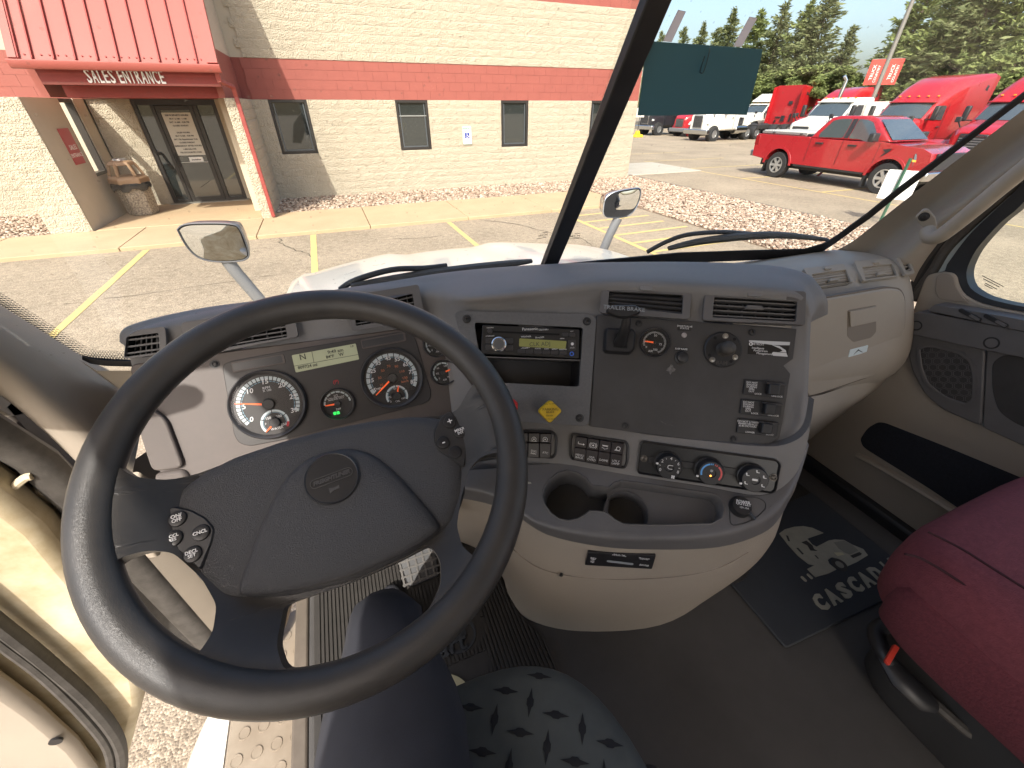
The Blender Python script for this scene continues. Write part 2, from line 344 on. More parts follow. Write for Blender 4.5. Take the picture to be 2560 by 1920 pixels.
# river stone beds
def stonemat():
    m = bpy.data.materials.new('river_stone'); m.use_nodes = True; t = m.node_tree; N = t.nodes; L = t.links; b = N['Principled BSDF']
    g = N.new('ShaderNodeNewGeometry'); r = N.new('ShaderNodeValToRGB'); e = r.color_ramp.elements
    e[0].color = (.15, .10, .07, 1); e[1].color = (.52, .45, .36, 1)
    for p, c in ((.25, (.28, .19, .135, 1)), (.5, (.35, .26, .19, 1)), (.75, (.41, .325, .25, 1))): k = r.color_ramp.elements.new(p); k.color = c
    L.new(g.outputs['Random Per Island'], r.inputs[0]); L.new(r.outputs[0], b.inputs['Base Color']); b.inputs['Roughness'].default_value = .75
    return m
M_STONE = stonemat()
def stones(name, polys, size, dens, z=.02):
    rng = np.random.default_rng(3)
    t = (1 + 5 ** .5) / 2
    ico = np.array([(-1, t, 0), (1, t, 0), (-1, -t, 0), (1, -t, 0), (0, -1, t), (0, 1, t), (0, -1, -t), (0, 1, -t), (t, 0, -1), (t, 0, 1), (-t, 0, -1), (-t, 0, 1)]) / (1 + t * t) ** .5
    fc = np.array([(0, 11, 5), (0, 5, 1), (0, 1, 7), (0, 7, 10), (0, 10, 11), (1, 5, 9), (5, 11, 4), (11, 10, 2), (10, 7, 6), (7, 1, 8), (3, 9, 4), (3, 4, 2), (3, 2, 6), (3, 6, 8), (3, 8, 9), (4, 9, 5), (2, 4, 11), (6, 2, 10), (8, 6, 7), (9, 8, 1)])
    C = []
    for (x0, y0, x1, y1) in polys:
        n = int((x1 - x0) * (y1 - y0) * dens); C.append(np.stack([rng.uniform(x0, x1, n), rng.uniform(y0, y1, n), rng.uniform(-.01, .035, n) + z], 1))
    C = np.concatenate(C); n = len(C)
    s = size * rng.uniform(.6, 1.35, (n, 1)) * np.stack([rng.uniform(.8, 1.3, n), rng.uniform(.7, 1.1, n), rng.uniform(.45, .75, n)], 1)
    V = ico[None] * s[:, None] * rng.uniform(.82, 1.15, (n, 12, 1)); a = rng.uniform(0, 6.28, n); c, d = np.cos(a), np.sin(a)
    X = V[..., 0] * c[:, None] - V[..., 1] * d[:, None]; Y = V[..., 0] * d[:, None] + V[..., 1] * c[:, None]
    V = np.stack([X, Y, V[..., 2]], -1) + C[:, None]; Fa = (fc[None] + 12 * np.arange(n)[:, None, None]).reshape(-1)
    me = bpy.data.meshes.new(name); me.vertices.add(n * 12); me.vertices.foreach_set('co', V.reshape(-1)); nf = n * 20
    me.loops.add(nf * 3); me.loops.foreach_set('vertex_index', Fa.astype(np.int32)); me.polygons.add(nf); me.polygons.foreach_set('loop_start', np.arange(0, nf * 3, 3, dtype=np.int32))
    me.polygons.foreach_set('loop_total', np.full(nf, 3, np.int32)); me.update(calc_edges=True); me.validate(); me.shade_smooth()
    return link(name, me, M_STONE)
bed = stones('gravel', [(-1.5, 12.82, 8.0, 15.1), (8.0, 11.5, 11.4, 15.4), (-12, 12.3, -5.85, 15.1)], .037, 400)
tag(bed, 'tan and rust river stone bed along the foot of the cream block wall', 'gravel', kind='stuff')
bed2 = stones('gravel', [(7.95, 4.6, 11.45, 11.5)], .036, 420)
tag(bed2, 'tan river stone bed between the hatched bay and the car park lane', 'gravel', kind='stuff')
M_SOIL = mat('stone_bed_soil', (.20, .145, .105), .95, var=.3, vscale=30)
sb = MB().b2((7.93, 4.55, -.05), (11.47, 15.4, .012)).b2((-1.5, 12.8, -.05), (7.93, 15.1, .012)).b2((-12.0, 12.3, -.05), (-5.86, 15.1, .012)).build('soil', M_SOIL); tag(sb, kind='structure')
kerb = MB().b2((11.43, 4.5, -.05), (11.53, 15.5, .05)).build('kerb', mat('edging_dark', (.16, .13, .1), .8, var=.2), None, bevel=.01); tag(kerb, kind='structure')
# ================================================================ BUILDING
def blockmat(name, c1, c2, bump, bscale, bdist=.02):
    return mat(name, c1, .85, col2=c2, vscale=2.2, bump=bump, bscale=bscale, bdist=bdist, detail=6, spec=.2)
M_CREAM = blockmat('cream_split_face_block', (.50, .435, .335), (.46, .40, .305), .9, 34, .06)
M_CREAMS = mat('cream_smooth_block', (.52, .455, .355), .8, col2=(.47, .41, .32), vscale=1.3)
M_RED = mat('red_painted_block', (.29, .082, .062), .75, col2=(.265, .073, .055), vscale=3, bump=.15, bscale=80)
M_REDMETAL = mat('red_painted_metal', (.32, .075, .058), .5, col2=(.295, .068, .052), vscale=.8)
M_REDDARK = mat('dark_red_trim', (.26, .03, .022), .6, var=.08)
M_MORT = mat('mortar_cream', (.45, .39, .30), .9)
M_MORTR = mat('mortar_red', (.235, .062, .047), .9)
M_FRAME = mat('bronze_frame', (.035, .03, .027), .4, metal=.3)
M_PANE = mat('dark_window_glass', (.02, .025, .025), .02, spec=1.0, coat=1.0)
YF = 15.08
bld = empty('sales_building', (3, YF, 0), 'cream and red block sales building with red metal entrance canopy and narrow dark windows', 'building')
rng = random.Random(11)
def rough_block(k):
    nxx, nzz = 7, 5; V = []; F = []
    for j in range(nzz + 1):
        for i in range(nxx + 1):
            e = i in (0, nxx) or j in (0, nzz); x = i / nxx - .5; z = j / nzz - .5
            y = -.024 + rng.uniform(-.004, .004) if e else -.030 + rng.uniform(-.011, .010)
            if not e: x += rng.uniform(-.03, .03); z += rng.uniform(-.04, .04)
            V.append((x, y, z))
    for j in range(nzz):
        for i in range(nxx): a = j * (nxx + 1) + i; F.append((a, a + 1, a + nxx + 2, a + nxx + 1))
    n = len(V)
    for (x, z) in ((-.5, -.5), (.5, -.5), (.5, .5), (-.5, .5)): V.append((x, .03, z))
    bot = [i for i in range(nxx + 1)]; top = [nzz * (nxx + 1) + i for i in range(nxx + 1)]
    lef = [j * (nxx + 1) for j in range(nzz + 1)]; rig = [j * (nxx + 1) + nxx for j in range(nzz + 1)]
    F.append(tuple([n, n + 1] + bot[::-1])); F.append(tuple(top + [n + 2, n + 3])); F.append(tuple(lef + [n + 3, n])); F.append(tuple(rig[::-1] + [n + 1, n + 2]))
    me = bpy.data.meshes.new('block'); me.from_pydata(V, [], F); me.update(); me.materials.append(M_CREAM); me.shade_smooth(); me.set_sharp_from_angle(angle=R(50)); return me
VAR = [rough_block(k) for k in range(12)]
sm = MB().box((0, .01, 0), (1, .04, 1)); SMOOTH = bpy.data.meshes.new('block'); SMOOTH.from_pydata([tuple(v) for v in sm.v], [], sm.f); SMOOTH.materials.append(M_RED)
SMOOTHC = SMOOTH.copy(); SMOOTHC.materials.clear(); SMOOTHC.materials.append(M_CREAMS)
def wallblocks(parent, origin, rotz, L, courses, opens, kind, blen=.4064, cap=300, off=0.0):
    """lay blocks over a wall face: origin at its lower left corner, running L metres; courses: list of (z0, z1)"""
    cells = []
    for ci, (z0, z1) in enumerate(courses):
        x = -(blen / 2 if ci % 2 else 0) + off
        while x < L:
            a, b = max(x, 0), min(x + blen, L); x += blen
            if b - a < .02: continue
            segs = [(a, b, z0, z1)]
            for (oa, ob, oz0, oz1) in opens:
                out = []
                for (p, q, r, s) in segs:
                    if q <= oa or p >= ob or s <= oz0 or r >= oz1: out.append((p, q, r, s)); continue
                    if p < oa: out.append((p, oa, r, s))
                    if q > ob: out.append((ob, q, r, s))
                    if r < oz0: out.append((max(p, oa), min(q, ob), r, oz0))
                    if s > oz1: out.append((max(p, oa), min(q, ob), oz1, s))
                segs = out
            cells += [c for c in segs if c[1] - c[0] > .03 and c[3] - c[2] > .03]
    T = Matrix.Translation(origin) @ Matrix.Rotation(rotz, 4, 'Z')
    def dist(c):
        q = T @ Vector(((c[0] + c[1]) / 2, 0, (c[2] + c[3]) / 2)); return (q - CAM).length + (50 if not inview(q) else 0)
    cells.sort(key=dist); rest = MB()
    for i, c in enumerate(cells):
        me = rng.choice(VAR) if kind == 'rough' else (SMOOTH if kind == 'red' else SMOOTHC)
        g_ = .003 if kind == 'rough' else .004; wx, wz = c[1] - c[0] - g_, c[3] - c[2] - g_
        M = T @ Matrix.Translation(((c[0] + c[1]) / 2, rng.uniform(-.002, .002), (c[2] + c[3]) / 2)) @ Matrix.Diagonal((wx * (1 if kind != 'rough' else rng.choice((1, -1)) if False else 1), 1, wz, 1))
        if i < cap:
            o = bpy.data.objects.new('block', me); COL.objects.link(o); o.matrix_world = M; o.parent = parent; o.matrix_parent_inverse = Matrix.Identity(4) if parent.type == 'MESH' else o.matrix_parent_inverse
            if parent.parent is not None and parent.parent.type == 'EMPTY':
                o.matrix_parent_inverse = Matrix.Identity(4)
        else: rest.add([M @ v.co for v in me.vertices], [tuple(p.vertices) for p in me.polygons])
    if rest.v:
        o = rest.build('blocks', {'rough': M_CREAM, 'red': M_RED, 'smooth': M_CREAMS}[kind], parent, smooth=(kind == 'rough'), sharp=50); o['kind'] = 'stuff'
def inview(q):
    d = q - CAM; r = d.x * math.cos(YAW) - d.y * math.sin(YAW); fw = d.x * math.sin(YAW) + d.y * math.cos(YAW)
    z = fw * math.cos(PITCH) - d.z * math.sin(PITCH); b = fw * math.sin(PITCH) + d.z * math.cos(PITCH)
    return z > 0 and abs(r / z) < 1.3 and abs(b / z) < .98
LOW = [(.0 + i * 2.53 / 12, (i + 1) * 2.53 / 12) for i in range(12)]
MID = [(2.53 + i * .89 / 4, 2.53 + (i + 1) * .89 / 4) for i in range(4)]
UP = [(3.42 + i * .195, 3.42 + (i + 1) * .195) for i in range(8)]
TOPB = [(4.98 + i * .21, 4.98 + (i + 1) * .21) for i in range(3)]
XR = 11.05
WINS = [-1.11, 2.31, 5.70, 9.10]; WW = .98; WZ = (1.217, 2.53)
def wallslab(name, m, lo, hi, parent=bld): return MB().b2(lo, hi).build(name, m, parent)
# main face, right of the entrance: core with window openings cut as separate strips
core = MB(); xs = [-1.5] + [v for a in WINS for v in (a, a + WW)] + [XR]
core.b2((-1.5, YF + .012, -.1), (XR, YF + .3, WZ[0]))
for i in range(0, len(xs), 2): core.b2((xs[i], YF + .012, WZ[0]), (xs[i + 1], YF + .3, WZ[1]))
wall = core.build('wall', M_MORT, bld)
wall_up = wallslab('upper_wall', M_MORT, (-9.6, YF + .012, 3.42), (XR, YF + .3, 4.98))
band = wallslab('red_band', M_MORTR, (-9.6, YF + .010, 2.53), (XR, YF + .3, 3.42))
band2 = wallslab('red_band', M_MORTR, (-9.6, YF + .010, 4.98), (XR, YF + .3, 5.62))
wall_l = wallslab('wall', M_MORT, (-9.6, YF + .012, -.1), (-5.14, YF + .3, 2.53))
MB().b2((-9.6, YF + .3, 0), (XR, YF + 18, 5.6)).build('building_core', M_CREAMS, bld)
wallblocks(wall, Vector((-1.5, YF, 0)), 0, XR + 1.5, LOW, [(a + 1.5, a + WW + 1.5, WZ[0], WZ[1]) for a in WINS], 'rough')
wallblocks(wall_up, Vector((-1.5, YF, 0)), 0, XR + 1.5, UP, [], 'rough', off=.1)
wallblocks(band, Vector((-9.6, YF, 0)), 0, XR + 9.6, MID, [(-5.14 + 9.6, -1.5 + 9.6, 0, 9)], 'red', cap=150)
wallblocks(band2, Vector((-1.5, YF, 0)), 0, XR + 1.5, TOPB, [], 'red', cap=60)
wallblocks(wall_l, Vector((-9.6, YF, 0)), 0, 4.46 - .75, LOW, [], 'rough', cap=120)
MB().b2((XR, YF + .012, 0), (XR + .03, YF + 18, 5.6)).build('side_wall', M_CREAM, bld)
for i, a in enumerate(WINS):
    wn = MB()
    fw = .07
    wn.b2((a, YF - .005, WZ[0]), (a + fw, YF + .10, WZ[1])).b2((a + WW - fw, YF - .005, WZ[0]), (a + WW, YF + .10, WZ[1]))
    wn.b2((a + fw, YF - .005, WZ[0]), (a + WW - fw, YF + .10, WZ[0] + fw)).b2((a + fw, YF - .005, WZ[1] - fw), (a + WW - fw, YF + .10, WZ[1]))
    f = wn.build('window', M_FRAME, bld, bevel=.006)
    MB().b2((a + fw, YF + .05, WZ[0] + fw), (a + WW - fw, YF + .06, WZ[1] - fw)).build('pane', M_PANE, f)
    MB().b2((a + .1, YF + .035, WZ[0] + .09), (a + .13, YF + .045, WZ[1] - .09)).b2((a + WW - .13, YF + .035, WZ[0] + .09), (a + WW - .1, YF + .045, WZ[1] - .09)).b2((a + .1, YF + .034, WZ[0] + .08), (a + WW - .1, YF + .044, WZ[0] + .11)).build('sash', mat('sash_grey', (.10, .11, .12), .4, metal=.4), f)
    if i == 1: MB().b2((a + .05, YF + .02, 2.12), (a + WW - .05, YF + .04, 2.135)).build('glazing_bar', mat('bar_pale', (.4, .4, .38), .4), f)
# --- entrance: wing walls, door wall, canopy
XL, XW, YP = -5.14, -1.51, 12.30
lw = MB(); OY0, OY1, OZ0 = 13.80, 14.52, .99
lw.b2((XL - .22, YP + .06, 0), (XL, OY0, 2.53)).b2((XL - .22, OY1, 0), (XL, YF + .3, 2.53)).b2((XL - .22, OY0, 0), (XL, OY1, OZ0))
wing = lw.build('wing_wall', M_CREAMS, bld)
MB().b2((XL - .16, OY1 - .07, OZ0), (XL - .02, OY1 - .002, 2.53)).b2((XL - .16, OY0 + .002, OZ0 + .002), (XL + .01, OY1 - .07, OZ0 + .07)).b2((XL - .16, OY0 + .07, 2.45), (XL - .02, OY1 - .07, 2.528)).build('opening_frame', M_FRAME, wing, bevel=.005)
pl = MB().b2((XL - .74, YP + .012, -.1), (XL - .001, YP + .3, 2.53)).build('pillar', M_MORT, bld)
wallblocks(pl, Vector((XL - .74, YP, 0)), 0, .74, LOW, [], 'rough', cap=60)
rw = MB().b2((XW - .235, YP + .012, -.1), (XW - .002, YF, 2.53)).build('pillar', M_MORT, bld)
wallblocks(rw, Vector((XW - .235, YP, 0)), 0, .235, LOW, [], 'rough', cap=40)
wallblocks(rw, Vector((XW - .012, YP + .01, 0)), math.pi / 2, YF - YP, LOW, [], 'rough', cap=90)
MB().b2((XW - .5, YP + 1.0, 0), (XW - .236, YF + .05, 2.53)).build('inner_pier', M_CREAMS, bld)
dw = MB().b2((XL, YF + .14, 0), (-4.25, YF + .3, 2.53)).build('entry_wall', M_MORT, bld); MB().b2((-2.40, YF + .14, 0), (XW - .24, YF + .3, 2.53)).build('entry_wall', M_MORT, bld)
wallblocks(dw, Vector((XL, YF + .13, 0)), 0, .89, LOW, [], 'rough', cap=30)
# door set
dr = empty('d', (0, 0, 0)); bpy.data.objects.remove(dr)
DX0, DX1, DY, DZ = -4.25, -2.40, YF + .2, 2.53
df = MB().b2((DX0, DY - .06, .08), (DX0 + .09, DY + .06, DZ)).b2((DX1 - .09, DY - .06, .08), (DX1, DY + .06, DZ)).b2((DX0 + .09, DY - .06, DZ - .13), (DX1 - .09, DY + .06, DZ))
df.b2((-3.88, DY - .06, .08), (-3.80, DY + .06, DZ - .13)).b2((-2.95, DY - .06, .08), (-2.85, DY + .06, DZ - .13)).b2((DX0 + .09, DY - .05, .08), (-3.88, DY + .05, .17)).b2((-2.85, DY - .05, .08), (DX1 - .09, DY + .05, .17))
dframe = df.build('door_frame', M_FRAME, bld, bevel=.006)
for a, b in ((DX0 + .09, -3.88), (-2.85, DX1 - .09)): MB().b2((a, DY - .01, .17), (b, DY, DZ - .13)).build('pane', M_PANE, dframe)
dd = MB().b2((-3.795, DY - .05, .09), (-3.70, DY, DZ - .14)).b2((-3.05, DY - .05, .09), (-2.955, DY, DZ - .14)).b2((-3.70, DY - .05, .09), (-3.05, DY, .22)).b2((-3.70, DY - .05, DZ - .24), (-3.05, DY, DZ - .14))
door = dd.build('entrance_door', M_FRAME, bld, bevel=.006)
MB().b2((-3.70, DY - .03, .22), (-3.05, DY - .02, DZ - .24)).build('pane', M_PANE, door)
MB().b2((-3.70, DY - .055, 1.08), (-3.05, DY - .052, 1.10)).build('push_bar', mat('bar_pale', (.4, .4, .38), .4), door)
MB().tube([(-3.75, DY - .055, 1.0), (-3.75, DY - .12, 1.02), (-3.75, DY - .12, 1.30), (-3.75, DY - .055, 1.32)], .016).build('handle', mat('handle_black', (.02, .02, .02), .3), door, smooth=True)
MB().b2((DX0 - .05, DY - .25, .075), (DX1 + .05, DY + .05, .095)).build('threshold', mat('threshold_alu', (.3, .28, .24), .5, metal=.5), bld)
M_PAPER = mat('paper_white', (.62, .6, .54), .7); M_INK = mat('ink_dark', (.04, .04, .045), .7); M_WHITE = mat('white_paint', (.8, .8, .78), .5)
dfm = Frame((-3.375, DY - .036, 1.75), ex=(1, 0, 0), n=(0, -1, 0))
sgn = MB().prism(rrect(.66, .98, .005, 1), dfm, 0, .004).build('hours_notice', M_PAPER, door)
for i, (s, sz) in enumerate((('SERVICE/PARTS HOURS:', .058), ('M-F / 6 AM - 1 AM', .058), ('SAT / 6 AM - 4:30 PM', .058), ('CLOSED SUNDAY', .052), ('', 0), ('SALES HOURS:', .055), ('M-F / 8 AM - 4:30 PM', .055), ('SAT / By Appointment Only', .055), ('CLOSED SUNDAY', .052), ('EMERGENCY AFTER HOURS:', .058), ('1-800-346-6105', .056), ('TRUCKCOUNTRY.COM', .055))):
    if s: text(dfm.at(0, .43 - .0775 * i, .004), s, sz * .86, M_INK, sgn, depth=.002, bold=.002)
MB().prism(rrect(.33, .13, .01, 2), dfm.at(.06, -.60), 0, .004).build('sticker', M_WHITE, door)
text(dfm.at(.06, -.60, .004), 'Smokefree', .05, M_INK, door, depth=.002, bold=.002)
# canopy
EY, EZ = 11.86, at(300, 165, 'y', 11.86).z
exl = at(33, 158, 'y', EY).x; exr = at(552, 172, 'y', EY).x
SL = 1.45
top_y = YF - .3
can = MB(); zt = EZ + (top_y - EY) * SL
def roofp(x, y, up=0): return Vector((x, y, EZ + .06 + (y - EY) * SL)) + Vector((0, -SL, 1)).normalized() * up
px_ = [exl + .12] + [at(u_, 152, 'y', EY).x for u_ in (85, 139, 192, 246, 298, 349, 399, 446, 492)] + [exr - .12]
RP = []
roof = MB().add([roofp(exl + .05, EY + .02, -.06), roofp(exr - .12, EY + .02, -.06), roofp(exr - .12, top_y, -.06), roofp(exl + .05, top_y, -.06)], [(0, 1, 2, 3)]).build('canopy_roof', M_REDMETAL, bld)
for a, b in zip(px_[:-1], px_[1:]):
    q = MB(); A = [roofp(a + .012, EY, 0), roofp(b - .012, EY, 0), roofp(b - .012, top_y, 0), roofp(a + .012, top_y, 0)]; nn = Vector((0, -SL, 1)).normalized() * .03
    q.add([p - nn for p in A] + A, [(3, 2, 1, 0), (4, 5, 6, 7), (0, 1, 5, 4), (1, 2, 6, 5), (2, 3, 7, 6), (3, 0, 4, 7)])
    q.build('panel', M_REDMETAL, roof)
for a in px_:
    q = MB(); A = [roofp(a - .010, EY, 0), roofp(a + .010, EY, 0), roofp(a + .010, top_y, 0), roofp(a - .010, top_y, 0)]; nn = Vector((0, -SL, 1)).normalized()
    q.add([p - nn * .02 for p in A] + [p + nn * .045 for p in A], [(3, 2, 1, 0), (4, 5, 6, 7), (0, 1, 5, 4), (1, 2, 6, 5), (2, 3, 7, 6), (3, 0, 4, 7)]).build('seam', M_REDDARK, roof)
for i in range(24):
    a = exl + .2 + (exr - exl - .5) * i / 23; p = roofp(a, EY + .05, .004); MB().cyl(Frame(p, ex=(1, 0, 0), n=(0, -SL, 1)), 0, 0, .014, -.01, .012, 8).build('rivet', M_REDDARK, roof)
for x0, x1 in ((exl - .02, exl + .1), (exr - .2, exr - .02)):
    A = [roofp(x0, EY, .05), roofp(x1, EY, .05), roofp(x1, top_y, .05), roofp(x0, top_y, .05)]; nn = Vector((0, -SL, 1)).normalized() * .12
    MB().add([p - nn for p in A] + A, [(3, 2, 1, 0), (4, 5, 6, 7), (0, 1, 5, 4), (1, 2, 6, 5), (2, 3, 7, 6), (3, 0, 4, 7)]).build('rake_trim', M_REDMETAL, roof)
# gable cheeks under the roof slope, cream above the red band
for x, sgn_ in ((exr - .14, 1), (exl + .1, -1)):
    for (za, zb, m) in ((2.53, 3.42, M_RED), (3.42, 9, M_CREAMS)):
        y0 = max(EY + .1, EY + (za - EZ) / SL); poly = [(y0 if za > EZ else YP + .02, za), (YF, za), (YF, min(zb, zt)), (min(YF, EY + .05 + (zb - EZ) / SL), min(zb, zt))]
        fr = Frame((x, 0, 0), ex=(0, 1, 0), n=(1, 0, 0)); MB().prism(poly, fr, -.12, 0).build('cheek_wall', m, bld)
gut = MB(); gz = EZ
prof = [(.0, .06), (-.13, .06), (-.135, .045), (-.11, -.05), (-.09, -.075), (.0, -.075)]
gfr = Frame((exl - .03, EY, gz), ex=(0, 1, 0), n=(1, 0, 0)); gut.prism(prof, gfr, 0, exr - exl + .04); gut.build('gutter', M_REDMETAL, bld, bevel=.006)
FY = 12.02
fz0 = at(300, 207, 'y', FY).z; fz1 = EZ - .04
fas = MB().b2((exl + .2, FY, fz0), (exr - .12, FY + .2, fz1)).build('fascia', M_REDDARK, bld)
MB().b2((exl + .2, FY - .012, fz0 - .04), (exr - .12, FY + .21, fz0)).build('fascia_trim', M_REDMETAL, bld)
MB().b2((exl + .3, YP + .18, 2.531), (exr - .16, YF + .29, fz0 - .04)).build('soffit_beam', M_REDDARK, bld)
lf = Frame(((at(209, 180, 'y', FY).x + at(416, 205, 'y', FY).x) / 2, FY - .001, (at(209, 180, 'y', FY).z + at(416, 205, 'y', FY).z) / 2), ex=(1, 0, 0), n=(0, -1, 0))
wd = at(416, 205, 'y', FY).x - at(209, 180, 'y', FY).x
MW2 = mat('sign_white', (.85, .83, .8), .5)
line_w = wd; txt = 'SALES ENTRANCE'
adv = {'S': 1, 'A': 1.02, 'L': .86, 'E': .95, ' ': .45, 'N': 1.06, 'T': .9, 'R': 1.03, 'C': 1.06}; tot = sum(adv[c] for c in txt); x = -wd / 2
for c in txt:
    cw = adv[c] / tot * wd
    if c != ' ': text(lf.at(x + cw / 2, 0), c, .315, MW2, fas, name='letter', depth=.03, width=cw * .80, bold=.004)
    x += cw
# downspout
M_PIPE = mat('downspout_red', (.27, .05, .04), .5, var=.1)
dx = exr - .1
ds = MB(); pts = [(dx, EY + .02, EZ - .06), (dx, EY + .06, EZ - .2), (XW + .02, YP - .12, 2.72), (XW + .02, YP - .06, 2.55), (XW + .02, YP - .06, .12)]
for a, b in zip(pts[:-1], pts[1:]):
    a, b = Vector(a), Vector(b); d = (b - a).normalized(); ex = Vector((1, 0, 0)) if abs(d.x) < .9 else Vector((0, 1, 0)); n = d; exx = (ex - n * ex.dot(n)).normalized()
    ds.prism(rrect(.085, .07, .012, 2), Frame(a, ex=exx, n=n), -.02, (b - a).length + .02)
ds.build('downspout', M_PIPE, bld)
# red sign on the wing wall, wheelchair sign on the face
sfr = Frame((XL + .004, 0, 0), ex=(0, 1, 0), n=(1, 0, 0))
s0 = at((348) / 2.44, 785 / 2.44, 'x', XL); s1 = at(522 / 2.44, 995 / 2.44, 'x', XL)
yc, zc = 13.31, 1.645
sr = MB().prism(rrect(.50, .68, .01, 1), Frame((XL + .003, yc, zc), ex=(0, 1, 0), n=(1, 0, 0)), 0, .01)
M_SIGNRED = mat('sign_red', (.42, .02, .03), .4)
srd = sr.build('wall_sign', M_SIGNRED); tag(srd, 'red sales entrance plate on the shaded wall beside the entrance bin', 'sign')
text(Frame((XL + .013, yc + .02, zc - .02), ex=(0, 1, 0), n=(1, 0, 0)), 'SALES', .13, MW2, srd, depth=.002)
text(Frame((XL + .013, yc + .02, zc - .17), ex=(0, 1, 0), n=(1, 0, 0)), 'ENTRANCE', .11, MW2, srd, depth=.002)
hf = Frame((4.487, YF - .055, 1.585), ex=(1, 0, 0), n=(0, -1, 0))
hs = MB().prism(rrect(.305, .51, .02, 3), hf, 0, .006).build('parking_sign', M_WHITE); tag(hs, 'white and green reserved parking sign with blue wheelchair square on the block wall', 'sign')
M_SGREEN = mat('sign_green', (.02, .2, .09), .5); M_SBLUE = mat('sign_blue', (.01, .03, .25), .5)
MB().ring(hf, 0, 0, .1, .1, 0, 0, 4) if False else None
for (a, b, c, d) in ((-.146, -.248, .292, .008), (-.146, .24, .292, .008), (-.146, -.24, .008, .48), (.138, -.24, .008, .48)): MB().prism([(a, b), (a + c, b), (a + c, b + d), (a, b + d)], hf, .006, .008).build('border', M_SGREEN, hs)
text(hf.at(0, .185, .006), 'RESERVED', .058, M_SGREEN, hs, depth=.002, bold=.002); text(hf.at(0, .115, .006), 'PARKING', .058, M_SGREEN, hs, depth=.002, bold=.002)
sq = MB().prism(rrect(.16, .16, .01, 2), hf.at(0, -.01), .006, .008).build('symbol_square', M_SBLUE, hs)
wc = MB(); w0 = hf.at(0, -.02); wc.ring(w0, -.005, -.015, .028, .038, .008, .01, 20, R(130), R(370)); wc.cyl(w0, -.005, .062, .012, .008, .01, 12); wc.prism([(-.012, .045), (.0, .045), (.006, .0), (.035, -.0), (.05, -.04), (.06, -.036), (.044, .012), (-.008, .012)], w0, .008, .01); wc.build('wheelchair_symbol', MW2, hs)
text(hf.at(0, -.15, .006), 'VAN', .04, M_SGREEN, hs, depth=.002); text(hf.at(0, -.205, .006), 'ACCESSIBLE', .036, M_SGREEN, hs, depth=.002)
# litter bin: pebble-dash hexagonal body, black liner, tan hood
bc = (at(310, 545, 'z', .08) + at(385, 535, 'z', .08)) / 2 + Vector((.05, .28, 0)); 
bin_ = empty('litter_bin', (bc.x, bc.y, .078), 'pebble-dash litter bin with tan plastic hood and black bag beside the entrance', 'litter bin')
M_PEB = mat('pebble_dash', (.42, .36, .28), .9, col2=(.13, .10, .075), vscale=30, bump=.6, bscale=70, bdist=.02, detail=1)
M_HOOD = mat('bin_hood_tan', (.30, .19, .11), .5); M_BAG = mat('bin_bag_black', (.012, .012, .014), .22)
def hexa(r, z, a0=15): return [Vector((bc.x + r * math.cos(R(a0 + 60 * i)), bc.y + r * math.sin(R(a0 + 60 * i)), .078 + z)) for i in range(6)]
def stack(rs): 
    q = MB(); q.grid([hexa(r, z) + [] for r, z in rs], close=True); k = len(q.v); q.f += [tuple(range(5, -1, -1)), tuple(range(k - 6, k))]; return q
HB = .72
stack([(.30, 0), (.33, .04), (.37, HB)]).build('body', M_PEB, bin_, bevel=.02)
bg_ = MB(); rows = []
for j, (r, z) in enumerate(((.385, HB - .13), (.40, HB - .05), (.39, HB + .02))):
    rows.append([Vector((bc.x + (r + .02 * math.sin(i * 2.3 + j)) * math.cos(R(15 * i)), bc.y + (r + .02 * math.sin(i * 2.3 + j)) * math.sin(R(15 * i)), .078 + z + (.05 * math.sin(i * 1.7) if j == 0 else 0))) for i in range(24)])
bg_.grid(rows, close=True).build('bag', M_BAG, bin_, smooth=True)
stack([(.40, HB + .0), (.41, HB + .03), (.41, HB + .12), (.35, HB + .17)]).build('hood', M_HOOD, bin_, bevel=.015)
hp = hexa(.33, HB + .17); hq = hexa(.25, HB + .42); hd = MB()
for i in range(6): hd.tube([hp[i], hq[i]], .035, 6)
hd.build('hood_post', M_HOOD, bin_, smooth=True)
stack([(.28, HB + .40), (.25, HB + .47), (.17, HB + .50)]).build('hood_top', M_HOOD, bin_, bevel=.015)
MB().cyl(Frame((bc.x, bc.y, .078 + HB + .50), ex=(1, 0, 0), n=(0, 0, 1)), 0, 0, .15, 0, .04, 20, .13).build('ash_tray', mat('ash_tray_steel', (.45, .45, .43), .35, metal=.7), bin_)
stack([(.33, HB + .14), (.30, HB + .16), (.2, HB + .165)]).build('inner_well', M_BAG, bin_)
# ================================================================ VEHICLES, TREES, POLES
M_TYRE = mat('tyre_rubber', (.02, .02, .021), .8, var=.2, vscale=20); M_ALLOY = mat('alloy_wheel', (.55, .56, .57), .3, metal=.8)
M_CHROME = mat('chrome', (.62, .63, .64), .18, metal=1.0); M_BLACK = mat('black_plastic', (.022, .022, .024), .5, var=.15)
M_VGLASS = mat('vehicle_glass', (.05, .065, .07), .03, spec=.9, coat=1.0); M_LAMP = mat('lamp_lens', (.55, .56, .55), .1, coat=1); M_AMBER = mat('amber_lens', (.8, .3, .03), .25); M_TAIL = mat('tail_lens_red', (.22, .01, .012), .2)
M_PRED = mat('car_paint_red', (.34, .012, .018), .28, coat=1.0, var=.04, vscale=2); M_TRED = mat('truck_paint_red', (.37, .013, .018), .3, coat=.8, var=.04, vscale=1)
M_TWHITE = mat('truck_paint_white', (.66, .64, .58), .35, coat=.5, var=.05, vscale=1); M_TBLK = mat('truck_paint_black', (.02, .02, .024), .3, coat=.6)
M_UNDER = mat('chassis_black', (.025, .024, .023), .7)
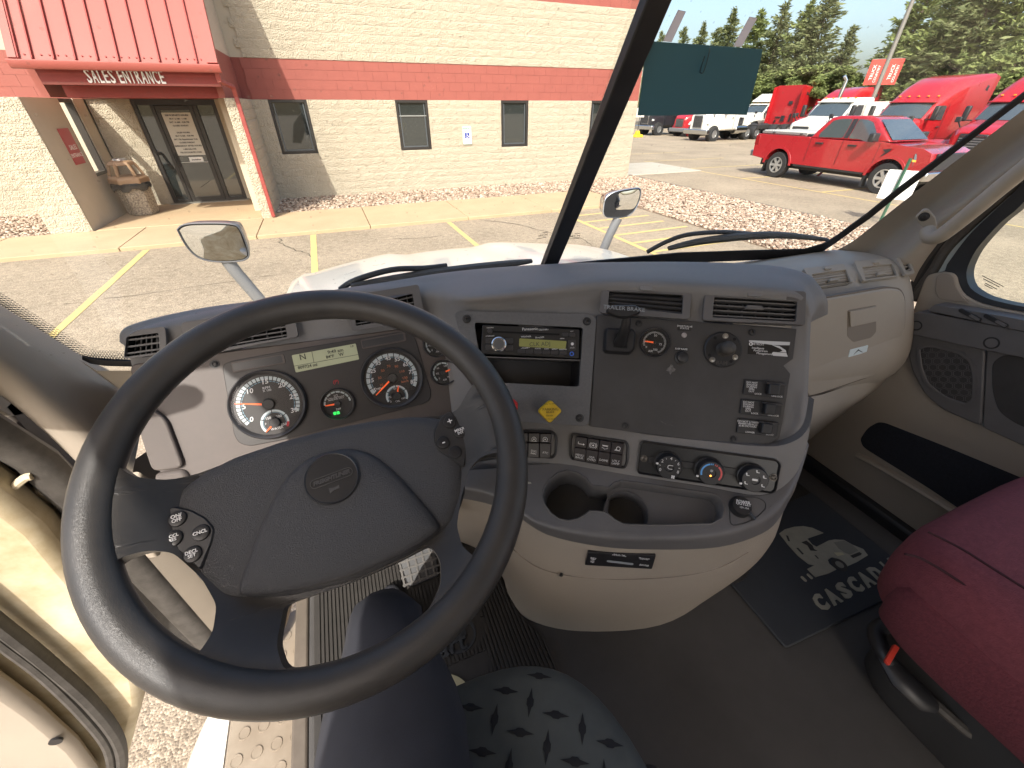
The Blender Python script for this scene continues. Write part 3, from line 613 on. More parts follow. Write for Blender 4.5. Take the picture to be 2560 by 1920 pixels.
class Local:
    """thing space: x forward, y left, z up, placed on the ground"""
    def __init__(s, pos, head, sc=1.0, zs=1.0): s.p = Vector(pos); s.c = math.cos(head); s.s = math.sin(head); s.k = sc; s.zs = zs
    def __call__(s, x, y, z): x *= s.k; y *= s.k; z *= s.k * (1 if z < 1.06 else 1 + (s.zs - 1) * min(1, (z - 1.06) / .9)); return s.p + Vector((x * s.c - y * s.s, x * s.s + y * s.c, z))
    def dir(s, x, y, z): return Vector((x * s.c - y * s.s, x * s.s + y * s.c, z))
    def frame(s, o, ex, n): return Frame(s(*o), ex=s.dir(*ex), n=s.dir(*n))
def lmesh(L, name, V, F, m, parent, **k): return mesh(name, [L(*v) for v in V], F, m, parent, **k)
def lbox(L, name, lo, hi, m, parent, bevel=.02, taper=0):
    (a, b, c), (d, e, f) = lo, hi; t = taper
    V = [(a, b, c), (d, b, c), (d, e, c), (a, e, c), (a + t, b + t, f), (d - t, b + t, f), (d - t, e - t, f), (a + t, e - t, f)]
    return lmesh(L, name, V, [(0, 3, 2, 1), (4, 5, 6, 7), (0, 1, 5, 4), (1, 2, 6, 5), (2, 3, 7, 6), (3, 0, 4, 7)], m, parent, bevel=bevel)
def lprof(L, name, poly, y0, y1, m, parent, bevel=.03, tap=None, seg=2):
    """side profile (x, z) drawn across the width; tap(x, z) -> inset of half width"""
    n = len(poly); V = []
    for sy in (y0, y1):
        mid = (y0 + y1) / 2
        for x, z in poly: t = tap(x, z) if tap else 0; V.append((x, sy + (t if sy < mid else -t), z))
    F = [tuple(range(n)), tuple(range(2 * n - 1, n - 1, -1))] + [(i, n + i, n + (i + 1) % n, (i + 1) % n) for i in range(n)]
    return lmesh(L, name, V, F, m, parent, bevel=bevel, seg=seg)
def lwheel(L, x, y, r, wd, parent, rim=M_ALLOY, side=1, spokes=6, rr=.62):
    fr = L.frame((x, y, r), (1, 0, 0), (0, side, 0)); r *= L.k; wd *= L.k
    t = MB(); t.lathe(fr, [(r * rr, -wd), (r * .93, -wd), (r, -wd * .85), (r, -wd * .12), (r * .95, 0), (r * rr, 0.005), (r * rr * .96, -.03)], 36)
    ty = t.build('wheel', M_TYRE, parent, smooth=True)
    q = MB(); q.cyl(fr, 0, 0, r * rr * .97, -wd * .8, -.07 * L.k, 32); q.build('rim_well', M_BLACK, ty)
    q = MB(); q.ring(fr, 0, 0, r * rr * .86, r * rr * .98, -.05, .004, 36); q.cyl(fr, 0, 0, r * rr * .26, -.08, -.01, 16)
    for i in range(spokes):
        a = 2 * math.pi * i / spokes; f2 = fr.at(0, 0, 0, a); q.prism([(r * .08, -r * .075), (r * rr * .9, -r * .11), (r * rr * .9, r * .11), (r * .08, r * .075)], f2, -.06, -.015)
    q.build('rim', rim, ty)
    return ty
def arc(cx, cz, r, a0, a1, n=10): return [(cx + r * math.cos(R(a0 + (a1 - a0) * i / n)), cz + r * math.sin(R(a0 + (a1 - a0) * i / n))) for i in range(n + 1)]
# ---------------- red pickup
PK = 1.087
pk = empty('pickup_truck', (17.6, 11.0, 0), 'red crew cab pickup with silver tonneau cover parked across the lane', 'pickup')
L = Local((17.62, 13.02, 0), -math.pi / 2 - .015, PK)      # origin under the rear axle, x forward (-y), near side is y = -1
WB, RW, AR = 3.68, .41, .52
low = [(-1.13, .62), (-1.15, .95), (-1.12, 1.33), (.95, 1.33), (.97, 1.30), (3.0, 1.30), (3.25, 1.32), (4.35, 1.22), (4.58, 1.12), (4.63, .9), (4.62, .58)]
body = low + list(reversed([])) + [(WB + AR, .55)] + arc(WB, .42, AR, 12, 168) + [(WB - AR, .50), (AR, .50)] + arc(0, .42, AR, 12, 168) + [(-AR, .55)]
def tapb(x, z): return .10 * max(0, (.75 - z)) + .07 * max(0, z - 1.0) + (.12 * max(0, x - 4.1) if x > 4.1 else 0)
bd = lprof(L, 'body', body, -.99, .99, M_PRED, pk, bevel=.05, tap=tapb, seg=3)
gh = [(.93, 1.30), (1.12, 1.62), (1.32, 1.88), (1.6, 1.94), (2.5, 1.94), (2.72, 1.88), (3.02, 1.64), (3.42, 1.33)]
def tapg(x, z): return .06 + .30 * max(0, z - 1.3)
cb = lprof(L, 'cab', gh, -.99, .99, M_PRED, pk, bevel=.05, tap=tapg, seg=3)
def sideglass(name, poly, m=M_VGLASS, k=.012):
    for sd in (-1, 1):
        V = [(x, sd * (.99 - tapg(x, z) + k), z) for x, z in poly]; n = len(V); V += [(x, sd * (.99 - tapg(x, z) - .01), z) for x, z in poly]
        o = lmesh(L, name, V, [tuple(range(n)) if sd < 0 else tuple(range(n - 1, -1, -1))] + [(i, (i + 1) % n, n + (i + 1) % n, n + i) for i in range(n)], m, cb)
sideglass('window', rpoly([(1.22, 1.34), (1.20, 1.44), (1.43, 1.80), (1.62, 1.85), (2.02, 1.86), (2.02, 1.36)], .06)); sideglass('window', rpoly([(2.2, 1.36), (2.2, 1.86), (2.46, 1.85), (2.66, 1.79), (2.93, 1.52), (3.0, 1.30), (2.75, 1.30), (2.55, 1.35)], .06)); sideglass('door_pillar', [(2.04, 1.36), (2.04, 1.86), (2.18, 1.86), (2.18, 1.36)], M_BLACK)
wf = lambda t, s: (2.74 + (3.40 - 2.74) * t + .02, s * (.66 + .16 * t), 1.87 - (1.87 - 1.345) * t + .015)
lmesh(L, 'windscreen', [wf(.04, -1), wf(.97, -1), wf(.97, 1), wf(.04, 1)], [(0, 1, 2, 3)], M_VGLASS, cb)
lmesh(L, 'rear_window', [(1.02, -.7, 1.42), (1.02, .7, 1.42), (1.24, .62, 1.82), (1.24, -.62, 1.82)], [(0, 1, 2, 3)], M_VGLASS, cb)
# tonneau, tailgate, lamps, doors lines, handles, mirrors
M_TON = mat('tonneau_silver', (.42, .41, .38), .4, var=.08)
lbox(L, 'tonneau_cover', (-1.05, -.86, 1.33), (.72, .86, 1.46), M_TON, pk, .03, .02); lbox(L, 'tonneau_rail', (-1.05, -.88, 1.36), (.74, -.862, 1.43), mat('rail_grey', (.2, .2, .2), .4), pk, .005)
for x in (.5, -.6): lbox(L, 'tonneau_latch', (x, -.895, 1.37), (x + .12, -.881, 1.42), M_CHROME, pk, .004)
lbox(L, 'bed_box', (.74, -.84, 1.33), (.92, .84, 1.40), M_BLACK, pk, .01)
for (x0, x1, z) in ((1.03, 1.03, 0), (2.11, 2.11, 0), (3.22, 3.22, 0)):
    for sd in (-1, 1): lmesh(L, 'door_gap', [(x0 - .006, sd * .997, .62), (x0 + .006, sd * .997, .62), (x0 + .006, sd * .975, 1.31), (x0 - .006, sd * .975, 1.31)], [(0, 1, 2, 3)], M_BLACK, bd)
for x in (1.25, 2.32): lbox(L, 'door_handle', (x, -1.03, 1.155), (x + .26, -.985, 1.20), M_BLACK, bd, .012)
for sd in (-1, 1):
    lbox(L, 'side_step_sill', (.66, sd * .93 - .03, .44), (3.05, sd * .93 + .03, .52), M_BLACK, bd, .01)
    mr = lbox(L, 'mirror', (2.98, sd * 1.13 - .14, 1.32), (3.14, sd * 1.13 + .14, 1.54), M_BLACK, pk, .04)
    lbox(L, 'mirror_arm', (3.0, min(sd * .9, sd * 1.02), 1.33), (3.08, max(sd * .9, sd * 1.02), 1.38), M_BLACK, pk, .01)
    lbox(L, 'tail_lamp', (-1.165, sd * .93 - .07, .98), (-.98, sd * .93 + .07, 1.29), M_TAIL, pk, .02)
    hl = lmesh(L, 'headlamp', [(4.20, sd * .955, 1.10), (4.60, sd * .80, 1.06), (4.64, sd * .78, .78), (4.28, sd * .97, .80)], [(0, 1, 2, 3) if sd < 0 else (3, 2, 1, 0)], M_VGLASS, pk)
    lmesh(L, 'indicator', [(4.21, sd * .975, .955), (4.62, sd * .82, .92), (4.63, sd * .82, .88), (4.23, sd * .985, .905)], [(0, 1, 2, 3) if sd < 0 else (3, 2, 1, 0)], M_AMBER, hl)
    lmesh(L, 'fender_vent', [(3.35, sd * 1.004, 1.14), (3.60, sd * 1.0, 1.18), (3.56, sd * 1.002, 1.10), (3.42, sd * 1.004, .98), (3.36, sd * 1.004, .96), (3.46, sd * 1.004, 1.08)], [(0, 5, 4, 3, 2, 1)], M_BLACK, bd)
    for x, z in ((0, .41), (WB, .41)):
        q = MB(); f = L.frame((x, sd * .985, .42), (1, 0, 0), (0, sd, 0)); q.ring(f, 0, 0, AR * PK * .97, (AR + .06) * PK, -.02, .018, 24, R(2), R(178)); q.build('wheel_arch', M_PRED, bd, bevel=.006)
        lwheel(L, x, sd * .97, RW, .27, pk, side=sd)
lbox(L, 'rear_bumper', (-1.30, -.93, .60), (-1.13, .93, .80), M_CHROME, pk, .03); lbox(L, 'front_bumper', (4.5, -.95, .45), (4.72, .95, .68), M_CHROME, pk, .04); lbox(L, 'grille', (4.58, -.72, .70), (4.67, .72, 1.12), M_BLACK, pk, .03)
lbox(L, 'chassis', (-1.0, -.6, .32), (4.4, .6, .55), M_UNDER, pk, .02); lbox(L, 'tow_hitch', (-1.42, -.06, .44), (-1.1, .06, .52), M_UNDER, pk, .01)
lmesh(L, 'mud_flap', [(3.13, -.98, .12), (3.13, -.72, .12), (3.10, -.72, .5), (3.10, -.98, .5)], [(0, 1, 2, 3)], M_BLACK, pk); lmesh(L, 'mud_flap', [(-.55, -.98, .14), (-.55, -.72, .14), (-.5, -.72, .5), (-.5, -.98, .5)], [(0, 1, 2, 3)], M_BLACK, pk)
ant = MB().tube([L(3.25, -.86, 1.3), L(3.05, -.86, 1.78)], .004, 5).build('antenna', M_BLACK, pk)
# ---------------- road tractors
def rsec(x, hw, z0, z1, r, n=5, top=1.0):
    """rounded section across the truck at x"""
    P = rrect(2 * hw, z1 - z0, r, n, 0, (z0 + z1) / 2); return [(x, y * (top + (1 - top) * (1 - (z - z0) / (z1 - z0))), z) for y, z in P]
def body_loft(L, name, secs, m, parent):
    q = MB(); rows = [[L(*p) for p in s] for s in secs]; q.grid(rows, close=True); n = len(rows[0]); k = len(q.v); q.f += [tuple(range(n - 1, -1, -1)), tuple(range(k - n, k))]
    q.f = [tuple(reversed(f)) for f in q.f]
    return q.build(name, m, parent, smooth=True, sharp=38)
def tractor(pos, head, label, paint, style='sleeper', sc=1.0, zs=1.0, front='modern', group='road tractors lined up across the lot'):
    """x = 0 at the front bumper, truck faces +x"""
    t = empty('road_tractor', pos, label, 'truck', group); L = Local(pos, head, sc, zs)
    big = front == 'classic'
    body_loft(L, 'hood', [rsec(-.12, .62 if not big else .72, .62, 1.55 if not big else 1.92, .22), rsec(-.35, .82, .55, 1.75 if not big else 2.0, .25), rsec(-1.0, 1.0 if not big else .92, .62, 1.95 if not big else 2.05, .28, top=.86), rsec(-1.85, 1.12 if not big else 1.0, .70, 2.10, .25, top=.86)], paint, t)
    zc = 2.95
    if style == 'sleeper': secs = [rsec(-1.75, 1.06, .75, 2.05, .15), rsec(-2.35, 1.14, .75, 2.75, .18, top=.93), rsec(-2.7, 1.17, .75, 3.05, .3, top=.93), rsec(-3.2, 1.19, .75, 3.5, .45, top=.95), rsec(-3.9, 1.21, .75, 3.82, .45, top=.97), rsec(-5.0, 1.23, .75, 3.97, .32), rsec(-5.75, 1.23, .75, 4.0, .18)]; back = -5.75
    else: secs = [rsec(-1.75, 1.04, .75, 2.05, .15), rsec(-2.3, 1.12, .75, 2.72, .18, top=.93), rsec(-2.6, 1.14, .75, 2.95, .2, top=.94), rsec(-3.75, 1.15, .75, 3.0, .2, top=.95)]; back = -3.75
    cbn = body_loft(L, 'cab', secs, paint, t)
    # glass
    V = []; nn = 8
    for i in range(nn + 1):
        y = -1 + 2 * i / nn
        V += [(-1.78 + .10 * (1 - y * y) + .03, y * .94, 2.08), (-2.36 + .08 * (1 - y * y) + .03, y * .90, 2.74)]
    lmesh(L, 'windscreen', V, [(2 * i, 2 * i + 2, 2 * i + 3, 2 * i + 1) for i in range(nn)], M_VGLASS, t, smooth=True)
    lbox(L, 'sun_visor', (-2.42, -.98, 2.74), (-2.18, .98, 2.80), paint, t, .02)
    for sd in (-1, 1):
        k = 1.175
        lmesh(L, 'side_window', [(-2.05, sd * 1.125, 2.05), (-2.98, sd * 1.17, 2.0), (-2.98, sd * 1.125, 2.62), (-2.5, sd * 1.115, 2.62)], [(0, 1, 2, 3) if sd > 0 else (3, 2, 1, 0)], M_VGLASS, t)
        lmesh(L, 'door_gap', [(-3.1, sd * 1.205, .9), (-3.07, sd * 1.205, .9), (-3.07, sd * 1.16, 2.7), (-3.1, sd * 1.16, 2.7)], [(0, 1, 2, 3)], M_BLACK, t)
        lbox(L, 'door_handle', (-2.95, sd * 1.2 - .02, 1.62), (-2.75, sd * 1.2 + .02, 1.68), M_BLACK, t, .01)
        lbox(L, 'mirror', (-1.88, sd * 1.36 - .10, 2.0), (-1.72, sd * 1.36 + .10, 2.62), M_BLACK if paint is not M_TWHITE or True else paint, t, .05)
        lbox(L, 'mirror_arm', (-1.9, min(sd * 1.05, sd * 1.3), 2.02), (-1.8, max(sd * 1.05, sd * 1.3), 2.07), M_BLACK, t, .01)
        lbox(L, 'hood_mirror', (-.78, sd * 1.05 - .1, 1.98), (-.68, sd * 1.05 + .1, 2.2), M_BLACK, t, .03); MB().tube([L(-.73, sd * 1.0, 2.0), L(-.85, sd * .92, 1.75)], .025 * sc, 6).build('mirror_arm', M_BLACK, t)
        lmesh(L, 'headlamp', [(-.15, sd * .62, 1.25), (-.16, sd * .66, 1.0), (-.62, sd * .97, 1.05), (-.75, sd * .97, 1.32)], [(0, 1, 2, 3) if sd < 0 else (3, 2, 1, 0)], M_LAMP, t) if not big else lbox(L, 'headlamp', (-.42, sd * .80 - .13, 1.22), (-.22, sd * .80 + .13, 1.38), M_LAMP, t, .03)
        f = L.frame((-1.05, sd * 1.02, .55), (1, 0, 0), (0, sd, 0)); MB().ring(f, 0, 0, .55 * sc, .64 * sc, -.25, .10, 20, R(-5), R(185)).build('fender', M_BLACK if big else paint, t, bevel=.01)
        MB().cyl(f, 0, -.02, .555 * sc, -.3, .03, 24).build('wheel_well', M_UNDER, t)
        lwheel(L, -1.05, sd * 1.14, .52, .3, t, side=sd, spokes=10, rr=.56)
        for xx in (-6.4, -7.7) if style == 'sleeper' else (-5.2, -6.5): lwheel(L, xx, sd * 1.22, .52, .55, t, side=sd, spokes=10, rr=.56)
        fk = MB(); ff = L.frame((-4.1 if style != 'sleeper' else -3.2, sd * .98, .78), (0, 1, 0), (1, 0, 0)); fk.cyl(ff, 0, 0, .31 * sc, -.9 * sc, .6 * sc, 20); fk.build('fuel_tank', M_CHROME if style != 'sleeper' else paint, t, bevel=.03)
        if style == 'sleeper':
            lbox(L, 'side_skirt', (-5.7, sd * 1.17 - .05, .42), (-1.9, sd * 1.17 + .05, 1.0), paint, t, .03)
            lmesh(L, 'side_extender', [(-5.75, sd * 1.235, 1.0), (-6.15, sd * 1.235, 1.0), (-6.15, sd * 1.2, 3.85), (-5.75, sd * 1.2, 3.95)], [(0, 1, 2, 3)], paint, t)
            lmesh(L, 'roof_window', [(-5.25, sd * 1.236, 3.3), (-5.5, sd * 1.238, 3.25), (-5.5, sd * 1.225, 3.62), (-5.38, sd * 1.225, 3.66)], [(0, 1, 2, 3) if sd > 0 else (3, 2, 1, 0)], M_BLACK, t)
    if big:
        g = lbox(L, 'grille', (-.13, -.46, .95), (-.06, .46, 1.84), M_CHROME, t, .02)
        for i in range(9): lbox(L, 'grille_bar', (-.062, -.42 + .0955 * i, 1.0), (-.045, -.36 + .0955 * i, 1.78), M_BLACK, g, 0)
        lbox(L, 'bumper', (-.30, -1.22, .50), (.08, 1.22, .86), M_CHROME, t, .05)
    else:
        g = lbox(L, 'grille', (-.14, -.46, .82), (-.08, .46, 1.50), M_BLACK, t, .04)
        for i in range(6): lbox(L, 'grille_bar', (-.085, -.42, .88 + .1 * i), (-.06, .42, .92 + .1 * i), M_CHROME if i == 5 else mat('grille_grey', (.12, .12, .12), .4), g, 0)
        lbox(L, 'bumper', (-.35, -1.15, .38), (.02, 1.15, .74), mat('bumper_grey', (.14, .14, .145), .5), t, .07)
    lbox(L, 'chassis', (back - 3.4, -.45, .72), (-.3, .45, .98), M_UNDER, t, .01)
    for i in range(5): lbox(L, 'marker_lamp', (-2.62, -.8 + .4 * i - .04, 3.0 if style == 'sleeper' else 2.94), (-2.54, -.8 + .4 * i + .04, 3.05 if style == 'sleeper' else 2.99), M_AMBER, t, .01)
    if style == 'sleeper':
        for (a, b, c, d) in ((-.5, -.2, 2.6, 2.85), (.2, .6, 1.5, 1.6), (-.7, -.6, 1.2, 1.9), (.5, .62, 1.1, 1.3), (-.2, .1, 1.2, 1.7)): lbox(L, 'rear_fitting', (back - .08, a, c), (back - .005, b, d), M_BLACK, t, .01)
    if style == 'fairing':
        q = [(-2.35, 3.02), (-3.55, 3.75), (-3.75, 3.72), (-3.7, 3.02)]; lprof(L, 'roof_fairing', q, -.95, .95, paint, t, bevel=.05)
    return t
HW = math.pi            # facing -x, towards our lot
def front_at(u, v, x): return at(u, v, 'x', x)
tractor((24.3, 14.7, 0), HW + .03, 'tall red sleeper tractor standing directly behind the red pickup', M_TRED, 'sleeper', 1.0, zs=.91)
tractor((24.5, 10.9, 0), HW + .03, 'red sleeper tractor at the right, mostly hidden by the windscreen pillar', M_TRED, 'sleeper', 1.0, zs=.91)
tractor((24.4, 18.5, 0), HW + .03, 'white day cab tractor with upright windscreen left of the tall red tractor', M_TWHITE, 'day', 1.0, zs=.92)
tractor((32.0, 24.2, 0), HW + .05, 'red sleeper tractor whose roof shows above the white day cab', M_TRED, 'sleeper', 1.0, zs=.88)
tractor((43.6, 31.0, 0), .10, 'red sleeper tractor seen from behind with a bare back wall', M_TRED, 'sleeper', 1.05, zs=.90)
tractor((37.2, 34.7, 0), HW + .10, 'white day cab tractor with a sloped roof fairing beside the teal card', M_TWHITE, 'fairing', 1.05, zs=.84)
tractor((28.0, 30.1, 0), HW + .12, 'white tractor with an upright chrome grille below the teal card', M_TWHITE, 'day', .95, front='classic')
tractor((30.6, 35.2, 0), HW + .12, 'low red tractor nose between the black and the white tractors', M_TRED, 'day', .92)
tractor((29.0, 38.1, 0), HW + .12, 'black tractor with chrome grille next to the building corner', M_TBLK, 'day', .95, front='classic')
# exhaust stack, yellow loader arm, white van, yellow traffic cone base
q = at(2100, 240, 'x', 28.8); ex_ = MB().tube([(28.8, q.y, .9), (28.8, q.y, q.z), (28.85, q.y, q.z + .75), (28.7, q.y + .1, q.z + .95)], .085, 10).build('exhaust_stack', M_CHROME, None, smooth=True); tag(ex_, 'curved chrome exhaust stack above the white day cab', 'exhaust pipe')
ya = empty('loader_arm', (44, 44, 0), 'yellow boom of a loader sticking up beside the white tractor', 'loader'); M_YELM = mat('loader_yellow', (.62, .36, .02), .5, var=.1)
yq = at(1895, 235, 'y', 46); L = Local((yq.x, 46, 0), HW + .6)
lprof(L, 'boom', [(-1.4, .8), (-.9, .8), (.25, 3.9), (.9, 4.2), (.85, 4.75), (-.2, 4.75), (-.35, 4.2)], -.25, .25, M_YELM, ya, .04); lbox(L, 'bucket_pin', (.2, -.5, 4.3), (.75, .5, 4.6), M_YELM, ya, .03); lbox(L, 'loader_body', (-4, -1, .6), (-.9, 1, 2.2), M_YELM, ya, .1); 
for sd in (-1, 1):
    for xx in (-1.3, -3.5): lwheel(L, xx, sd * 1.3, .75, .45, ya, side=sd, rim=M_YELM)
vn = empty('van', (35, 21, 0), 'white van peeking out behind the white day cab', 'van'); vq = at(2172, 300, 'x', 33.0); L = Local((35.0, vq.y + .9, 0), HW)
lprof(L, 'body', [(2.6, .4), (2.6, 1.0), (1.9, 1.25), (1.3, 2.45), (.9, 2.6), (-2.4, 2.6), (-2.6, 2.4), (-2.6, .4)], -1, 1, M_TWHITE, vn, .08)
for sd in (-1, 1):
    for (a, b) in ((.75, 1.35), (-.2, .6)): lmesh(L, 'window', [(a, sd * 1.004, 1.45), (b, sd * 1.004, 1.45), (b - .1, sd * 1.004, 2.2), (a, sd * 1.004, 2.2)], [(0, 1, 2, 3)], M_VGLASS, vn)
    for xx in (1.7, -1.7): lwheel(L, xx, sd * 1.0, .36, .25, vn, side=sd)
cq = at(1592, 343, 'z', 0); M_CONE = mat('barrier_yellow', (.65, .42, .02), .5)
cn = empty('ballast_base', (cq.x, cq.y, 0), 'small yellow barrier base on the asphalt by the building corner', 'barrier'); L = Local((cq.x, cq.y, 0), 0)
lbox(L, 'base', (-.42, -.42, 0), (.42, .42, .22), M_CONE, cn, .05, .06); lbox(L, 'socket', (-.2, -.2, .22), (.2, .2, .5), M_CONE, cn, .05, .06); MB().tube([L(0, 0, .45), L(0, 0, 2.2)], .03, 8).build('post', M_UNDER, cn); lbox(L, 'panel', (-.45, -.02, 1.5), (.45, .02, 2.2), M_TWHITE, cn, .02)
# light pole with banners, leaning sign on green post, utility pole
pq = at(2177, 258, 'x', 37.0); pp = empty('light_pole', (pq.x, pq.y, 0), 'tall dark light pole carrying two red banners behind the tractors', 'light pole'); M_POLE = mat('pole_grey', (.20, .19, .17), .6, metal=.2)
MB().tube([(pq.x, pq.y, 0), (pq.x, pq.y, 14)], [.16, .09], 12).build('pole', M_POLE, pp, smooth=True)
bq = at(2182, 182, 'x', 37.0); M_BAN = mat('banner_red', (.50, .05, .035), .6)
for sd in (-1, 1):
    fr = Frame((pq.x + sd * .52 * .62, pq.y - sd * .52 * .78, bq.z), ex=(.62, -.78, 0), n=(-.78, -.62, 0)); b = MB().prism(rrect(.78, 1.42, .02, 1), fr, 0, .02).build('banner', M_BAN, pp)
    text(Frame(fr.P(-.08, 0, .02), ex=(0, 0, 1), n=fr.n), 'TRUCK', .26, MW2, b, depth=.004); text(Frame(fr.P(.18, -.1, .02), ex=(0, 0, 1), n=fr.n), 'COUNTRY', .2, MW2, b, depth=.004); MB().tube([fr.P(-.4, .73, 0), fr.P(.4, .73, 0)], .02, 6).build('banner_arm', M_POLE, pp)
uq = at(2165, 200, 'x', 85); up_ = empty('utility_pole', (uq.x, uq.y, 0), 'distant wooden utility pole with a crossarm against the sky', 'utility pole'); MB().tube([(uq.x, uq.y, 0), (uq.x, uq.y, uq.z + 3.0)], .14, 8).build('pole', mat('pole_wood', (.10, .08, .06), .9), up_); MB().b2((uq.x - .8, uq.y - .8, uq.z + 2.4), (uq.x + .8, uq.y - .65, uq.z + 2.55)).build('crossarm', mat('pole_wood', (.10, .08, .06), .9), up_)
sx = 12.4; s1 = at(2274, 402, 'x', sx); sp_ = empty('road_sign', (sx, s1.y, 0), 'white back of a road sign on a slim green post beside the stone bed', 'sign'); M_POST = mat('post_green', (.03, .10, .06), .5)
MB().b2((sx - .03, s1.y - .02, 0), (sx + .03, s1.y + .02, s1.z + .05)).build('post', M_POST, sp_)
c1 = at(2243, 462, 'x', sx + .05); fr = Frame((sx + .05, s1.y, c1.z), ex=Vector((.55, -.83, 0)), n=(-.83, -.55, 0)); MB().prism(rrect(.62, .62, .02, 2), fr, 0, .006).build('panel', M_WHITE, sp_)
# ---------------- trees
def leafmat(name, c1, c2):
    m = bpy.data.materials.new(name); m.use_nodes = True; t = m.node_tree; N = t.nodes; Lk = t.links; b = N['Principled BSDF']; g = N.new('ShaderNodeNewGeometry')
    r = N.new('ShaderNodeValToRGB'); r.color_ramp.elements[0].color = (*c2, 1); r.color_ramp.elements[1].color = (*c1, 1); Lk.new(g.outputs['Random Per Island'], r.inputs[0]); Lk.new(r.outputs[0], b.inputs['Base Color'])
    b.inputs['Roughness'].default_value = .7; b.inputs['Specular IOR Level'].default_value = .2
    tr = N.new('ShaderNodeBsdfTranslucent'); Lk.new(r.outputs[0], tr.inputs[0]); mx = N.new('ShaderNodeMixShader'); mx.inputs[0].default_value = .3; Lk.new(b.outputs[0], mx.inputs[1]); Lk.new(tr.outputs[0], mx.inputs[2]); Lk.new(mx.outputs[0], N['Material Output'].inputs[0]); return m
M_LEAF1 = leafmat('pine_needles', (.25, .27, .125), (.11, .135, .06)); M_LEAF2 = leafmat('broad_leaves', (.27, .31, .11), (.13, .165, .06)); M_BARK = mat('bark', (.09, .065, .045), .9, var=.3, vscale=6)
def crown_mesh(kind, h, rad, n, seed, m, leaf):
    rg = np.random.default_rng(seed); V = []; pts = []
    if kind == 'conifer':
        lev = 34
        for l in range(lev):
            f = l / (lev - 1); z = h * (.16 + .84 * f); rr = rad * (1 - f) ** .75 * rg.uniform(.6, 1.15) + .3
            for b in range(int(6 + 6 * (1 - f))):
                a = rg.uniform(0, 6.28); ln = rr * rg.uniform(.55, 1.1)
                for s in range(int(6 + ln * 10)):
                    t = rg.uniform(.12, 1); pts.append((a, t * ln, z + .05 * t * ln + rg.normal(0, .14) + .16 * ln * t * t, 1))
        P = np.array([(r * math.cos(a) + rg.normal(0, .10), r * math.sin(a) + rg.normal(0, .10), z) for a, r, z, _ in pts])
    else:
        cl = []
        for i in range(46):
            a = rg.uniform(0, 6.28); f = rg.uniform(0, 1); z = h * (.22 + .78 * f); rr = rad * (1 - abs(f - .45) ** 1.6 * 1.5) * rg.uniform(.25, 1); cl.append((max(rr, .1) * math.cos(a), max(rr, .1) * math.sin(a), z, rg.uniform(.45, .95)))
        P = []
        for (x, y, z, s) in cl:
            k = n // 46; d = rg.normal(0, 1, (k, 3)); d /= np.linalg.norm(d, axis=1)[:, None]; P.append(np.array([x, y, z]) + d * s * rg.uniform(.5, 1.15, (k, 1)) * np.array([1.15, 1.15, .8]))
        P = np.concatenate(P)
    n = len(P); s = leaf * rg.uniform(.6, 1.4, n); d1 = rg.normal(0, 1, (n, 3)); d1[:, 2] *= .5
    if kind == 'conifer': d1 = np.stack([P[:, 0], P[:, 1], np.full(n, .15)], 1) + rg.normal(0, .45, (n, 3)) * np.linalg.norm(P[:, :2], axis=1)[:, None]
    d1 /= np.linalg.norm(d1, axis=1)[:, None] + 1e-9; d2 = np.cross(d1, rg.normal(0, 1, (n, 3))); d2 /= np.linalg.norm(d2, axis=1)[:, None] + 1e-9
    wd = .42 if kind == 'conifer' else .75
    Q = np.stack([P - d1 * s[:, None] * .7, P + d2 * s[:, None] * wd * .6, P + d1 * s[:, None], P - d2 * s[:, None] * wd * .6], 1)
    me = bpy.data.meshes.new('crown'); me.from_pydata(Q.reshape(-1, 3).tolist(), [], [(4 * i, 4 * i + 1, 4 * i + 2, 4 * i + 3) for i in range(n)]); me.update(); me.materials.append(m); return me
def trunk_mesh(h, r, seed, limbs=14):
    rg = random.Random(seed); q = MB(); q.tube([(0, 0, 0), (.05, .03, h * .4), (0, .06, h * .75), (.02, 0, h * .97)], [r, r * .7, r * .38, .02], 8)
    for i in range(limbs):
        f = .25 + .65 * i / limbs; a = rg.uniform(0, 6.28); ln = (1 - f) * h * .2 + .4; q.tube([(0, 0, h * f), (math.cos(a) * ln * .5, math.sin(a) * ln * .5, h * f + .1), (math.cos(a) * ln, math.sin(a) * ln, h * f + .3)], [r * .25, r * .15, .01], 5)
    me = bpy.data.meshes.new('trunk'); me.from_pydata([tuple(v) for v in q.v], [], q.f); me.update(); me.materials.append(M_BARK); me.shade_smooth(); return me
TK = [(crown_mesh('conifer', 16, 4.6, 0, 1, M_LEAF1, .36), trunk_mesh(16, .22, 1)), (crown_mesh('conifer', 16, 4.0, 0, 2, M_LEAF1, .35), trunk_mesh(16, .2, 2)), (crown_mesh('broad', 10, 4.4, 14000, 3, M_LEAF2, .27), trunk_mesh(9, .2, 3)), (crown_mesh('conifer', 16, 5.0, 0, 4, M_LEAF2, .38), trunk_mesh(16, .24, 4))]
def tree(u, vtop, dist, kind, label, wid=1.0):
    d = ray(u, vtop); hl = math.hypot(d.x, d.y); P = CAM + d * (dist / hl); base = [16, 16, 10, 16][kind]; k = P.z / base
    o = empty('pine_tree' if kind != 2 else 'broadleaf_tree', (P.x, P.y, 0), label, 'tree', 'trees beyond the tractors'); o.rotation_euler = (0, 0, random.uniform(0, 6))
    for nm, me in (('crown', TK[kind][0]), ('trunk', TK[kind][1])):
        c = bpy.data.objects.new(nm, me); COL.objects.link(c); c.parent = o; c.scale = (k * wid, k * wid, k)
    return o
